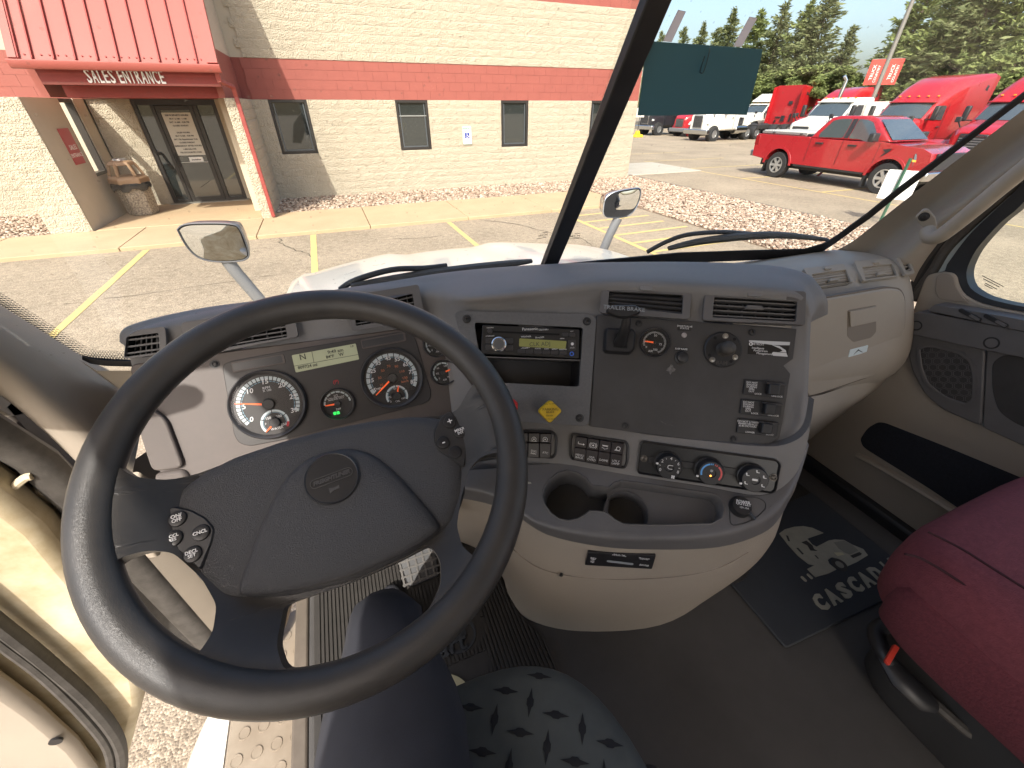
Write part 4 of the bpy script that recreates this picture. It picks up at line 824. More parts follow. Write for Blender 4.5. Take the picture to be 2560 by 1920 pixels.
TL = [(1600, 78, 82, 0, 'small spruce top showing left of the first tape strip', .8), (1655, 82, 80, 1, 'slim spruce top just left of the first tape strip above the teal card', .8), (1712, 72, 78, 1, 'short spruce right of the first tape strip above the teal card', 1.0), (1762, 62, 74, 0, 'mid-sized spruce above the middle of the teal card', 1.0), (1838, 28, 72, 0, 'tall spruce left of the second tape strip above the teal card', 1.15),
      (1795, 75, 86, 1, 'spruce behind the two spruces above the teal card', 1.2), (1905, 30, 66, 3, 'broad pine right behind the second tape strip', 1.15), (1965, 12, 62, 0, 'dense pine above the white roof fairing', 1.2), (2030, 8, 60, 3, 'pine with drooping limbs above the red sleeper back', 1.1), (2086, -30, 58, 0, 'tallest pine left of the sky gap by the light pole', 1.25), (2135, 70, 55, 1, 'feathery leaning pine at the edge of the sky gap', 1.3),
      (2285, 20, 60, 1, 'dark spire pine right of the light pole', 1.0), (2345, -60, 52, 3, 'large pine above the tall red tractor roof', 1.2), (2410, -40, 50, 0, 'dense pine right above the tall red tractor', 1.3), (2475, -120, 46, 3, 'tall pine toward the right windscreen pillar', 1.2), (2550, -140, 44, 0, 'tallest pine at the upper right corner', 1.3), (2620, -100, 44, 3, 'pine running out of the right edge of the picture', 1.3), (2240, 175, 66, 1, 'low spruce under the banners of the light pole', 1.3)]
for a in TL: tree(*a)
BL = [(1905, 185, 58, 2, 'bright green bush mass behind the white roof fairing tractor'), (1990, 175, 56, 2, 'light green maple behind the red sleeper back wall'), (2050, 165, 52, 2, 'light green maple left of the white day cab roof'), (2110, 170, 50, 2, 'light green maple right above the white day cab roof'), (2165, 200, 54, 2, 'leafy shrub in the dip of the sky gap'), (2215, 200, 47, 2, 'dark leafy shrub behind the light pole'), (2290, 190, 45, 2, 'leafy thicket left of the tall red tractor roof'), (2470, 160, 42, 2, 'leafy thicket right of the tall red tractor'), (2560, 120, 40, 2, 'leafy thicket at the far right'), (1840, 190, 64, 2, 'leafy thicket above the right edge of the teal card'), (1745, 190, 70, 2, 'leafy thicket behind the teal card, seen only at its rim'), (1650, 200, 74, 2, 'leafy thicket next to the building corner')]
for a in BL: tree(*a, wid=1.25)
# ================================================================ CAB SHELL
from mathutils.geometry import tessellate_polygon
M_GREY = mat('dash_grey', (.19, .184, .182), .55, var=.10, vscale=5, bump=.35, bscale=420, kind='leather', bdist=.0012)
M_GREYS = mat('dash_grey_smooth', (.115, .110, .110), .5, var=.10, vscale=9)
M_DARK = mat('panel_black', (.042, .040, .040), .5, var=.18, vscale=14, bump=.12, bscale=900, bdist=.0006)
M_BEIGE = mat('trim_beige', (.345, .298, .242), .6, var=.05, vscale=4, bump=.3, bscale=480, kind='leather', bdist=.001)
M_BEIGES = mat('trim_beige_smooth', (.335, .295, .24), .5, var=.06, vscale=5)
M_BLK = mat('trim_black', (.016, .016, .018), .45, var=.2, vscale=20); M_RUB = mat('rubber_seal', (.055, .05, .045), .6, var=.3, vscale=30, bump=.3, bscale=150)
M_FLOOR = mat('floor_vinyl', (.062, .059, .057), .75, var=.15, vscale=6, bump=.4, bscale=700, bdist=.001)
M_CWHITE = mat('cab_white_paint', (.60, .585, .54), .3, coat=.6, var=.04, vscale=3); M_DIRTY = mat('door_paint_dusty', (.62, .55, .40), .5, col2=(.34, .26, .14), vscale=7, detail=8)
M_STEEL = mat('bolt_steel', (.35, .34, .32), .35, metal=.9); M_WTXT = mat('print_white', (.75, .75, .75), .5); M_VOID = mat('duct_dark', (.006, .006, .006), .9)
G_WS = glassmat('windscreen_glass', (.97, .985, .975), .045, 0.0, dirt=.02); G_SIDE = glassmat('side_glass', (.93, .96, .94), .05)
def plate(fr, outer, holes, k0, k1, name, m, parent, bevel=0, seg=2, smooth=False, kf=None, dens=None):
    """flat plate with holes, outlines in frame coordinates"""
    loops = [outer] + holes; flat = [p for l in loops for p in l]; tri = tessellate_polygon([[Vector((a, b, 0)) for a, b in l] for l in loops]); n = len(flat)
    kk = kf or (lambda a, b: 0); V = [fr.P(a, b, k1 + kk(a, b)) for a, b in flat] + [fr.P(a, b, k0 + kk(a, b)) for a, b in flat]; F = []
    for t in tri:
        a, b, c = [Vector(flat[i]) for i in t]
        if (b - a).cross(c - a) < 0: t = (t[0], t[2], t[1])
        F.append(tuple(t)); F.append((t[2] + n, t[1] + n, t[0] + n))
    s = 0
    for li, l in enumerate(loops):
        ar = sum(l[i][0] * l[(i + 1) % len(l)][1] - l[(i + 1) % len(l)][0] * l[i][1] for i in range(len(l))); ccw = ar > 0
        for i in range(len(l)):
            a, b = s + i, s + (i + 1) % len(l); f = (a, a + n, b + n, b); F.append(f if (ccw == (li == 0)) else tuple(reversed(f)))
        s += len(l)
    if dens:
        import bmesh
        V = [fr.P(a, b, k1) for a, b in flat] + [fr.P(a, b, k0) for a, b in flat]; me = bpy.data.meshes.new(name); me.from_pydata([tuple(v) for v in V], [], F); bm = bmesh.new(); bm.from_mesh(me)
        for it in range(6):
            lg = [e for e in bm.edges if e.calc_length() > dens]
            if not lg: break
            bmesh.ops.subdivide_edges(bm, edges=lg, cuts=1); bmesh.ops.triangulate(bm, faces=[f for f in bm.faces if len(f.verts) > 3])
        for v in bm.verts:
            q = v.co - fr.o; v.co = v.co + fr.n * kk(q.dot(fr.ex), q.dot(fr.ey))
        bm.to_mesh(me); bm.free(); me.update(); o = link(name, me, m, parent); fin(o, smooth, bevel, seg); return o
    return mesh(name, V, F, m, parent, bevel=bevel, seg=seg, smooth=smooth)
def pxpoly(fr, pts, z=None): return [fr.st(*p) for p in pts]
def zz(x0, y0, s, L): return [(x0 + a / s, y0 + b / s) for a, b in L]
def screw(fr, a, b, r, parent, m=None, k=0.0):
    q = MB(); q.lathe(fr, [(r * 1.25, k), (r * 1.25, k + .0012), (r, k + .0012), (r * .92, k + r * .5), (r * .45, k + r * .62), (r * .40, k + r * .3), (.0001, k + r * .3)], 14, a, b); return q.build('screw', m or M_BLK, parent, smooth=True)
cabt = empty('truck_cab', (.47, .3, 1.25), 'cab of the white truck around the viewer, with beige pillars, split windscreen and white hood', 'truck cab')
XC = .47; BASE = Vector((XC, .92, 2.066)); UPV = Vector((0, -.524, .852))
def wsframe(sg):
    ex = Vector((.99, -.143 * sg, 0)).normalized(); n = ex.cross(UPV).normalized(); return Frame(BASE, ex=ex, n=n)
WR, WL = wsframe(1), wsframe(-1)
pr = MB().prism([(.012, -.09), (.97, -.11), (.97, .80), (.012, .80)], WR, -.006, 0).build('windscreen', G_WS, cabt); pr['label'] = 'right half of the split windscreen'
pw = MB().prism([(-.95, -.11), (-.012, -.09), (-.012, .80), (-.95, .80)], WL, -.006, 0).build('windscreen', G_WS, cabt); pw['label'] = 'left half of the split windscreen'
dfr = Frame(BASE, ex=(1, 0, 0), n=Vector((1, 0, 0)).cross(UPV))
MB().prism(rrect(.040, .95, .004, 2, 0, .40), dfr, -.004, .016).build('windscreen_divider', M_BLK, cabt, bevel=.003)
# black band along the foot of the right pane, following the photograph's sweep
up_ = zz(800, 560, 1.676, [(985, 168), (1250, 142), (1500, 118), (1800, 108), (2030, 102), (2110, 78)]) + [(2090, 588), (2125, 562), (2165, 533), (2240, 472), (2330, 403), (2450, 312), (2580, 212)]
lo_ = zz(800, 560, 1.676, [(985, 190), (1250, 176), (1500, 160), (1800, 148), (2030, 136), (2110, 108)]) + [(2095, 600), (2132, 573), (2173, 544), (2249, 482), (2340, 413), (2460, 321), (2590, 221)]
A = [WR.st(*p) for p in up_]; B = [WR.st(*p) for p in lo_]
sl = MB()
for i in range(len(A) - 1): sl.prism([B[i], B[i + 1], A[i + 1], A[i]], WR, .0005, .004)
sl.build('windscreen_seal', M_BLK, cabt)
sl = MB(); A = [WL.st(*p) for p in [(205, 886), (225, 892), (260, 896), (330, 898)]]; B = [WL.st(*p) for p in [(205, 894), (225, 904), (260, 910), (330, 912)]]
for i in range(len(A) - 1): sl.prism([B[i], B[i + 1], A[i + 1], A[i]], WL, .0005, .004)
sl.build('windscreen_seal', M_BLK, cabt)
# dotted frit along the left pillar
ft = MB()
for j in range(5):
    for i in range(95):
        t = i / 94; a = Vector(A[0]).lerp(Vector(A[-1]), 0)
        u = -20 + t * 335; v0 = 755 + u * .635 if u < 212 else 890 + (u - 212) * .07; s_, t_ = WL.st(u + j * 3, v0 + 3 - j * 4.6 - (2 if i % 2 else 0)); r = .0016 - .00022 * j
        ft.prism([(s_ - r, t_), (s_, t_ - r), (s_ + r, t_), (s_, t_ + r)], WL, .0006, .0010)
o = ft.build('frit_dots', M_BLK, cabt); o['kind'] = 'stuff'
# --- left pillar trim (beige), from the windscreen edge to the door opening
def P3(u, v, ax, val): return at(u, v, ax, val)
XPL = -.50
c1 = [P3(-260, 580, 'x', -.50), P3(-20, 748, 'x', -.50), P3(110, 830, 'x', -.495), P3(215, 896, 'x', -.49), P3(305, 945, 'x', -.475), P3(345, 1000, 'x', -.455)]
c2 = [P3(-260, 640, 'x', -.468), P3(-20, 800, 'x', -.468), P3(110, 880, 'x', -.468), P3(215, 945, 'x', -.465), P3(305, 1010, 'x', -.458), P3(350, 1080, 'x', -.445)]
c3 = [P3(-260, 740, 'x', -.47), P3(-20, 880, 'x', -.47), P3(90, 960, 'x', -.47), P3(185, 1040, 'x', -.468), P3(270, 1120, 'x', -.46), P3(330, 1190, 'x', -.45)]
c4 = [P3(-260, 800, 'x', -.495), P3(-20, 945, 'x', -.495), P3(70, 1015, 'x', -.495), P3(165, 1100, 'x', -.495), P3(250, 1180, 'x', -.49), P3(320, 1260, 'x', -.485)]
c5 = [P3(-260, 830, 'x', -.53), P3(-20, 975, 'x', -.53), P3(60, 1035, 'x', -.53), P3(150, 1115, 'x', -.53), P3(240, 1205, 'x', -.525), P3(310, 1285, 'x', -.52)]
q = MB(); q.grid(loft([c1, c2, c3, c4, c5], 5, 5)); pil = q.build('pillar_trim', M_BEIGE, cabt, smooth=True, sharp=80); pil['label'] = 'left beige pillar trim'
# --- hinge pillar, kick panel, seal around the door opening (left)
XD = -.565
seal = MB()
seal.tube([(XD, .25, 2.53), (XD, .435, 2.30), (XD, .72, 2.05), (XD, .77, 1.9), (XD, .78, 1.7), (XD, .785, 1.2), (XD + .02, .76, 1.02)], .030, 10, flat=.7); seal.build('door_seal', M_RUB, cabt, smooth=True)
MB().tube([(XD - .055, .28, 2.55), (XD - .055, .46, 2.33), (XD - .055, .75, 2.07), (XD - .055, .80, 1.9), (XD - .055, .805, 1.7), (XD - .055, .81, 1.0)], .022, 8).build('door_seal', M_RUB, cabt, smooth=True)
MB().b2((XD - .035, .79, 1.0), (XD + .0, .84, 2.0)).build('hinge_pillar', mat('pillar_grey_brown', (.13, .11, .095), .6, var=.2, vscale=15), cabt, bevel=.006)
kp = [[Vector((XD + .03, .77 + .02 * j, z)) if j == 0 else Vector((XD + .03 + [0, .05, .10, .13][j], .77 + [0, .04, .12, .3][j], z)) for j in range(4)] for z in (1.0, 1.25, 1.5, 1.7, 1.82)]
MB().grid(loft(kp, 3, 4)).build('kick_panel', M_BEIGE, cabt, smooth=True, sharp=80)
kq = [[P3(u, v, 'y', y) for u, v, y in r] for r in ([(322, 1185, .74), (345, 1180, .73), (372, 1195, .74)], [(312, 1270, .74), (352, 1262, .715), (386, 1268, .74)], [(325, 1345, .74), (360, 1345, .715), (396, 1330, .74)], [(372, 1395, .75), (390, 1392, .74), (402, 1385, .75)])]
MB().grid(loft(kq, 4, 4)).build('pillar_foot_trim', M_BEIGE, cabt, smooth=True, sharp=80)
# --- floor, toe board, door step
MB().b2((-.30, -1.6, 1.18), (1.47, .95, 1.268)).build('floor', M_FLOOR, cabt, bevel=.01)
tb = [[Vector((x, .80, 1.266)), Vector((x, .90, 1.29)), Vector((x, 1.0, 1.42)), Vector((x, 1.06, 1.75))] for x in (-.50, 0, .5, 1.0, 1.5)]
MB().grid(loft(tb, 2, 4)).build('toe_board', M_FLOOR, cabt, smooth=True)
MB().b2((-.335, -.5, .98), (-.301, .93, 1.262)).build('floor_edge_trim', mat('sill_brown_grey', (.12, .10, .08), .6, var=.2, vscale=12), cabt, bevel=.006)
M_TREAD = mat('step_tread', (.30, .255, .20), .55, col2=(.22, .18, .135), vscale=10, detail=8)
st = MB().b2((-.585, -.4, .93), (-.337, .95, .965)).build('door_step', M_TREAD, cabt, bevel=.008)
tf = Frame((0, 0, .965), ex=(1, 0, 0), n=(0, 0, 1))
for i in range(5):
    for j in range(13):
        x = -.555 + .048 * i + (.0 if j % 2 else .012); y = .17 + .058 * j
        MB().ring(tf, x, y, .0125, .0155, 0, .0022, 14).cyl(tf, x, y, .0125, 0, .0012, 14).build('tread_stud', M_TREAD if (i, j) != (1, 6) else mat('rusty_bolt', (.35, .10, .03), .6), st)
fs = [[Vector((-.592, y_, .95)), Vector((-.64, y_, .94)), Vector((-.70, y_, .90)), Vector((-.725, y_, .8)), Vector((-.74, y_, .4))] for y_ in (.1, .5, .66)] + [[Vector((-.592, .80, .95)), Vector((-.62, .80, .94)), Vector((-.655, .80, .90)), Vector((-.68, .80, .8)), Vector((-.70, .80, .4))]]
MB().grid(loft(fs, 3, 4)).build('side_fairing', M_CWHITE, cabt, smooth=True)
# --- brake pedal (ribbed rubber) and stalk
PFr = Frame((.008, .725, 1.345), psi=0, tilt=52)
pd = MB().prism(rpoly(pxpoly(PFr, [(990, 1385), (1083, 1340), (1099, 1440), (1022, 1470)]), .012), PFr, -.012, 0).build('brake_pedal', M_BLK, cabt, bevel=.003)
for i in range(6): MB().prism([(-.055 + .021 * i, -.062), (-.050 + .021 * i, -.062), (-.050 + .021 * i, .062), (-.055 + .021 * i, .062)], PFr, 0, .004).build('pedal_rib', M_RUB, pd)
for i in range(7): MB().prism([(-.057, -.060 + .0195 * i), (.055, -.060 + .0195 * i), (.055, -.055 + .0195 * i), (-.057, -.055 + .0195 * i)], PFr, 0, .0038).build('pedal_rib', M_RUB, pd)
MB().tube([PFr.P(0, .03, -.02), PFr.P(0, .2, -.05), (.01, 1.0, 1.62)], .012, 8).build('pedal_arm', M_BLK, cabt)
ac = MB().prism(rrect(.07, .2, .01), Frame((.125, .84, 1.40), psi=0, tilt=45), 0, .015).build('accelerator_pedal', M_BLK, cabt, bevel=.003)
# --- unseen roof and wall put in to block the sun, and door opening gusset
MB().b2((-.60, -1.75, 2.78), (1.52, .52, 2.84)).build('roof_sun_block', mat('roof_bounce_pale', (.6, .57, .52), .8), cabt)  # unseen roof, made pale to bounce sky light into the cab
MB().b2((-.62, -1.75, 1.2), (-.56, -.58, 2.78)).build('side_wall', M_BEIGES, cabt)
sfr_ = Frame((-.575, 0, 0), ex=(0, 1, 0), n=(1, 0, 0)); MB().prism([(.95, 1.9), (.79, 1.98), (.76, 2.06), (.47, 2.34), (.28, 2.56), (.09, 2.77), (.05, 2.78), (.52, 2.78)], sfr_, -.03, .01).build('door_opening_gusset', M_BEIGES, cabt)
# --- right pillar trim with grab handle
e1 = [(2035, 652), (2068, 632), (2128, 600), (2195, 548), (2290, 472), (2420, 372), (2600, 235)]
e2 = [(2120, 652), (2160, 640), (2215, 605), (2275, 560), (2370, 490), (2480, 405), (2640, 290)]
e3 = [(2225, 665), (2255, 645), (2300, 605), (2345, 560), (2430, 495), (2520, 425), (2660, 330)]
e4 = [(2284, 705), (2300, 672), (2330, 628), (2372, 580), (2456, 522), (2530, 455), (2670, 360)]
cols = [[WR.hit(u, v) + WR.n * .006 for u, v in e1], [P3(u, v, 'x', 1.40 - .012 * i * 0) for i, (u, v) in enumerate(e2)], [P3(u, v, 'x', 1.405) for u, v in e3], [P3(u, v, 'x', 1.455) for u, v in e4]]
cols[1] = [(a * .45 + b * .55) for a, b in zip([WR.hit(u, v) for u, v in e2], [P3(u, v, 'x', 1.36) for u, v in e2])]
q = MB(); q.grid(loft(cols, 6, 5)); prt = q.build('pillar_trim', M_BEIGE, cabt, smooth=True, sharp=80); prt['label'] = 'right beige pillar trim'
hp_ = [P3(2318, 575, 'x', 1.345), P3(2326, 592, 'x', 1.335), P3(2345, 592, 'x', 1.33), P3(2375, 572, 'x', 1.33), P3(2440, 520, 'x', 1.33), P3(2500, 470, 'x', 1.335), P3(2600, 390, 'x', 1.34)]
gh_ = MB().tube(cr(hp_, 6), [.016] * 4 + [.0165] * 33, 12).build('grab_handle', M_BEIGES, cabt, smooth=True)
HF = Frame(P3(2307, 545, 'x', 1.352), ex=(.45, -.75, .5), n=(-.86, -.5, -.05))
hpl = MB().prism(rpoly(pxpoly(HF, zz(2160, 480, 5.53, [(705, 350), (820, 240), (890, 240), (990, 350), (1015, 460), (960, 560), (800, 480)])), .006), HF, -.012, .004).build('handle_mount', M_BEIGES, cabt, bevel=.002)
sb_ = HF.st(2310, 541); screw(HF, sb_[0], sb_[1], .0085, hpl, M_BLK, .004)
# strip between pillar and glass foot on the right (light beige ledge)
lg = [[WR.hit(u, v) + WR.n * .01 for u, v in ((1640, 668), (1800, 655), (1960, 646), (2050, 640))], [at(u, v, 'y', .80) for u, v in ((1640, 700), (1800, 700), (1990, 700), (2120, 690))]]
MB().grid(lg).build('windscreen_ledge', M_BEIGES, cabt, smooth=True)
lg2 = [[WL.hit(u, v) + WL.n * .012 for u, v in ((190, 880), (240, 912), (330, 912))], [P3(300, 960, 'x', -.46), P3(320, 990, 'x', -.44), P3(360, 1010, 'y', .82)]]
MB().grid(lg2).build('windscreen_ledge', M_BEIGES, cabt, smooth=True)
# --- hood
HY = [(1.22, 1.955), (1.4, 1.935), (1.7, 1.885), (2.05, 1.815), (2.3, 1.735), (2.42, 1.58), (2.45, 1.3)]
rows = []
for y, z in HY:
    row = []
    for i in range(21):
        s = -1 + i / 10; hw_ = .74 + .16 * min(1, max(0, (y - 1.2) / .6)); drop = .10 * abs(s) ** 2.2 + (.55 * max(0, abs(s) - .86) / .14 if abs(s) > .86 else 0) * 1.0
        row.append(Vector((XC + s * hw_, y - .10 * s * s, z - drop - (.02 if abs(s) < .25 else 0))))
    rows.append(row)
q = MB(); q.grid([cr(r, 2) for r in [list(x) for x in zip(*[cr(list(c), 4) for c in zip(*rows)])]]); hood = q.build('hood', M_CWHITE, cabt, smooth=True, sharp=60)
MB().b2((-.42, .99, 1.60), (1.36, 1.06, 1.92)).build('cowl', M_BLK, cabt, bevel=.02)
# --- hood mirrors
def hood_mirror(cx, cy, cz, w_, h_, yaw, tilt, lab, arm, back, opx=None, gpx=None):
    fr = Frame((cx, cy, cz), psi=yaw, tilt=tilt)
    P = rpoly([(-w_ / 2, h_ * .46), (w_ / 2 * .9, h_ / 2), (w_ / 2, -h_ * .30), (w_ * .30, -h_ / 2), (-w_ * .34, -h_ * .42)], .045, 6)
    if opx:
        P = [(p.x, p.y) for p in cr([Vector((*fr.st(*p), 0)) for p in opx + opx[:1]], 4)][:-1]
        if sum(P[i][0] * P[(i + 1) % len(P)][1] - P[(i + 1) % len(P)][0] * P[i][1] for i in range(len(P))) < 0: P = P[::-1]
    hs_ = MB().shell([(scalep(P, .04), -.10), (scalep(P, .014), -.08), (scalep(P, .002), -.02), (P, 0), (scalep(P, .003), .003), (scalep(P, .006), -.003)], fr, True, False).build('hood_mirror', mat('mirror_shell_grey', (.10, .10, .105), .35, coat=.3) if not back else M_CHROME, cabt, smooth=True, sharp=50); hs_['label'] = lab
    MB().prism(scalep(P, .004), fr, -.006, -.003).build('mirror_frame', M_BLK, hs_)
    g = scalep(P, .009)
    if gpx: g = [(p.x, p.y) for p in cr([Vector((*fr.st(*p), 0)) for p in gpx + gpx[:1]], 4)][:-1]
    n = len(g); gx, gy = sum(p[0] for p in g) / n, sum(p[1] for p in g) / n; V = [fr.P(gx, gy, .004)]; F = []
    for rr_ in (.35, .7, 1.0):
        for a, b in g: V.append(fr.P(gx + (a - gx) * rr_, gy + (b - gy) * rr_, .0045 - .0045 * rr_ * rr_))
    F += [(0, 1 + i, 1 + (i + 1) % n) for i in range(n)]
    for r_ in range(2): F += [(1 + r_ * n + i, 1 + (r_ + 1) * n + i, 1 + (r_ + 1) * n + (i + 1) % n, 1 + r_ * n + (i + 1) % n) for i in range(n)]
    mesh('mirror_glass', V, F, mat('mirror_silver', (.86, .88, .88), .01, metal=1.0), hs_, smooth=True)
    MB().tube(arm, .024, 10).build('mirror_arm', mat('mirror_arm_grey', (.16, .16, .165), .5), cabt, smooth=True)
    return hs_
ML = at(530, 603, 'y', 1.90); MR = at(1552, 500, 'y', 1.90)
hood_mirror(ML.x, ML.y, ML.z, .27, .185, -6, -3, 'left hood mirror reflecting the lot and the white truck side', [at(560, 640, 'y', 1.93), at(590, 680, 'y', 1.93), at(650, 750, 'y', 1.93)], False, zz(0, 0, 2.44, [(1075, 1400), (1110, 1370), (1200, 1358), (1400, 1362), (1470, 1400), (1520, 1530), (1510, 1580), (1440, 1600), (1300, 1600), (1200, 1570), (1130, 1500)]))
mr_ = hood_mirror(MR.x, MR.y + .01, MR.z, .235, .20, -9, -2, 'right hood mirror in a chrome shell', [at(1545, 545, 'y', 1.93), at(1525, 585, 'y', 1.93), at(1508, 625, 'y', 1.95)], True, zz(800, 0, 2.44, [(1725, 1290), (1740, 1210), (1800, 1168), (1900, 1148), (1955, 1150), (1955, 1210), (1920, 1285), (1870, 1325), (1770, 1330), (1735, 1318)]), zz(800, 0, 2.44, [(1800, 1230), (1825, 1180), (1880, 1165), (1945, 1158), (1945, 1210), (1915, 1270), (1860, 1278), (1805, 1275)]))
# --- wipers
def wiper(pts_blade, pts_arm, y, lab, off):
    W_ = WR if lab.startswith('right') else WL; bey = lambda u, v, f_: CAM + (W_.hit(u, v) - CAM) * f_
    b = [bey(u, v, 1.03) for u, v in pts_blade]
    bl = cr(b, 6); n = len(bl); q = MB().tube(bl, [.004 + .010 * math.sin(math.pi * min(1, (i + 3) / (n + 4))) for i in range(n)], 8, flat=.8); bo = q.build('wiper', M_RUB, cabt, smooth=True); bo['label'] = lab
    a = [bey(u, v, 1.05) for u, v in pts_arm]
    MB().tube(cr(a, 5), .006, 8).build('wiper_arm', M_BLK, bo, smooth=True); return bo
S8 = lambda L: zz(800, 560, 1.676, L)
wiper(S8([(130, 262), (420, 215), (700, 178), (885, 155)]), S8([(85, 275), (150, 235), (300, 192), (440, 185), (530, 175)]), 1, 'left windscreen wiper lying along the dash edge', .03)
wiper(S8([(1460, 102), (1600, 72), (1800, 50), (1950, 48), (2125, 66)]), S8([(1370, 118), (1450, 75), (1540, 45), (1670, 34), (1760, 38), (1830, 45)]), 1, 'right windscreen wiper crossing the stone bed view', .03)
# ---------------------------------------------------------------- open driver's door
dd_ = empty('driver_door', (-.66, .80, 1.1), 'open driver door with dusty cream hinge edge and beige inner panel at the lower left', 'door')
dq = lambda u, v, y: at(u, v, 'y', y)
YD = .70
inner = [dq(u, v, YD) for u, v in [(-420, 1330), (-150, 1540), (0, 1655), (110, 1740), (205, 1830), (255, 1900), (262, 1970), (230, 2050), (-300, 2250), (-800, 1900)]]
def slab(pts, d, name, m, parent, bevel=.01): 
    n = len(pts); V = list(pts) + [p + Vector(d) for p in pts]; return mesh(name, V, [tuple(range(n)), tuple(range(2 * n - 1, n - 1, -1))] + [(i, n + i, n + (i + 1) % n, (i + 1) % n) for i in range(n)], m, parent, bevel=bevel)
slab([p + Vector((0, .012, 0)) for p in [dq(u, v, YD) for u, v in [(-500, 980), (-120, 1190), (0, 1275), (90, 1345), (200, 1480), (300, 1625), (345, 1710), (352, 1770), (330, 1850), (300, 1960), (240, 2080), (-300, 2300), (-900, 1900)]]], (0, .07, 0), 'door_shell', M_DIRTY, dd_, .02)
slab(inner, (0, -.035, 0), 'door_panel', M_BEIGE, dd_, .02)
s1_ = [dq(u, v, YD - .012) for u, v in [(-420, 1250), (-150, 1450), (0, 1565), (120, 1660), (225, 1755), (290, 1840), (305, 1905), (290, 1990)]]; MB().tube(cr(s1_, 5), .016, 8, flat=.8).build('door_weather_seal', M_RUB, dd_, smooth=True)
s2_ = [dq(u, v, YD - .02) for u, v in [(-420, 1290), (-150, 1490), (0, 1605), (110, 1690), (210, 1790), (268, 1868), (280, 1940)]]; MB().tube(cr(s2_, 5), .010, 8).build('door_weather_seal', M_RUB, dd_, smooth=True)
hp2 = dq(140, 1852, YD - .036); MB().cyl(Frame(hp2, psi=0, tilt=0), 0, 0, .012, -.002, .003, 16).build('panel_fastener', M_BLK, dd_)
# check strap, hinge, cable in the gap
hg = [at(u, v, 'y', .77) for u, v in [(-20, 1290), (40, 1255), (80, 1225), (110, 1230), (132, 1290), (128, 1330), (60, 1365), (20, 1400), (0, 1430)]]
slab(hg, (0, .03, 0), 'door_hinge', M_DIRTY, dd_, .008)
MB().tube(cr([at(u, v, 'y', .75) for u, v in [(-10, 1258), (30, 1222), (62, 1195), (80, 1190)]], 4), .007, 8).build('check_strap', M_DIRTY, dd_, smooth=True)
MB().tube(cr([at(u, v, 'y', .84) for u, v in [(360, 1500), (395, 1530), (420, 1570), (445, 1600)]], 5), .017, 10).build('wiring_loom', M_RUB, dd_, smooth=True)
MB().b2((XD - .12, .84, 1.0), (XD - .05, .93, 1.55)).build('lower_hinge', M_CWHITE, dd_, bevel=.02)
# ---------------------------------------------------------------- passenger door
pdoor = empty('passenger_door', (1.47, .2, 1.25), 'closed passenger door with dark grey armrest, speaker grille and curved window', 'door')
RD = Frame((1.47, 0, 0), ex=(0, -1, 0), n=(-1, 0, 0))
rd = lambda L: pxpoly(RD, L)
Z6 = lambda L: zz(2160, 480, 5.53, L); Z7 = lambda L: zz(2080, 740, 3.456, L)
win = Z6([(2212, 150), (1900, 420), (1600, 750), (1480, 950), (1430, 1100), (1440, 1230), (1500, 1340), (1700, 1460), (2000, 1540), (2212, 1580)]); win = [(2700, 340)] + win + [(2700, 790)]
out = [(2720, 240)] + Z6([(2212, -140), (1900, 180), (1500, 560), (1250, 880), (1130, 1085), (1290, 1130), (1330, 1250), (1400, 1390), (1600, 1510), (1950, 1600), (2212, 1640)]) [0:] + [(2720, 815)]
wi = rd(win); ou = rd(out)
# seal: black band between the two outlines
q = MB(); m_ = 40
def resamp(P, n):
    P = [Vector(p) for p in P]; d = [0]
    for a, b in zip(P[:-1], P[1:]): d.append(d[-1] + (b - a).length)
    o_ = []
    for i in range(n):
        t = d[-1] * i / (n - 1); j = max(k for k in range(len(d)) if d[k] <= t + 1e-9); j = min(j, len(P) - 2); o_.append(P[j].lerp(P[j + 1], (t - d[j]) / max(1e-9, d[j + 1] - d[j])))
    return o_
wi2 = resamp(cr([Vector((*p, 0)) for p in wi], 5), m_); ou2 = resamp(cr([Vector((*p, 0)) for p in ou], 5), m_)
q.grid([[RD.P(p.x, p.y, -.03) for p in wi2], [RD.P(p.x, p.y, .004) for p in wi2], [RD.P(p.x, p.y, .006) for p in ou2], [RD.P(p.x, p.y, -.03) for p in ou2]]); q.build('window_seal', M_BLK, pdoor, smooth=True, sharp=40)
MB().prism([(-p[0] if False else p[0], p[1]) for p in rd([(2700, 330), (2503, 545), (2440, 620), (2412, 680), (2425, 730), (2470, 756), (2560, 775), (2720, 800)])], RD, -.03, -.026).build('window', G_SIDE, pdoor)
# painted strip of the door frame outside the seal
A = rd(Z6([(905, 1135), (1020, 960), (1180, 780), (1400, 560), (1900, 60), (2212, -240)])); B = rd(Z6([(1075, 1105), (1120, 1080), (1250, 860), (1500, 590), (1900, 190), (2212, -120)]))
q = MB()
for i in range(len(A) - 1): q.prism([A[i], B[i], B[i + 1], A[i + 1]], RD, -.03, .0)
q.build('door_frame', mat('door_frame_paint', (.42, .45, .42), .4), pdoor)
q = MB().tube(cr([RD.hit(u, v) for u, v in Z6([(690, 1500), (780, 1330), (960, 1080), (1130, 800), (1400, 520), (1900, 60), (2300, -300)])], 5), .012, 8); q.build('door_seal', M_RUB, pdoor, smooth=True)
q = MB().tube(cr([RD.hit(u, v) + Vector((.03, 0, 0)) for u, v in Z6([(660, 1500), (680, 1330), (830, 1030), (1050, 740), (1300, 470), (1800, 0), (2300, -400)])], 5), .024, 8); q.build('door_seal', M_BLK, pdoor, smooth=True)
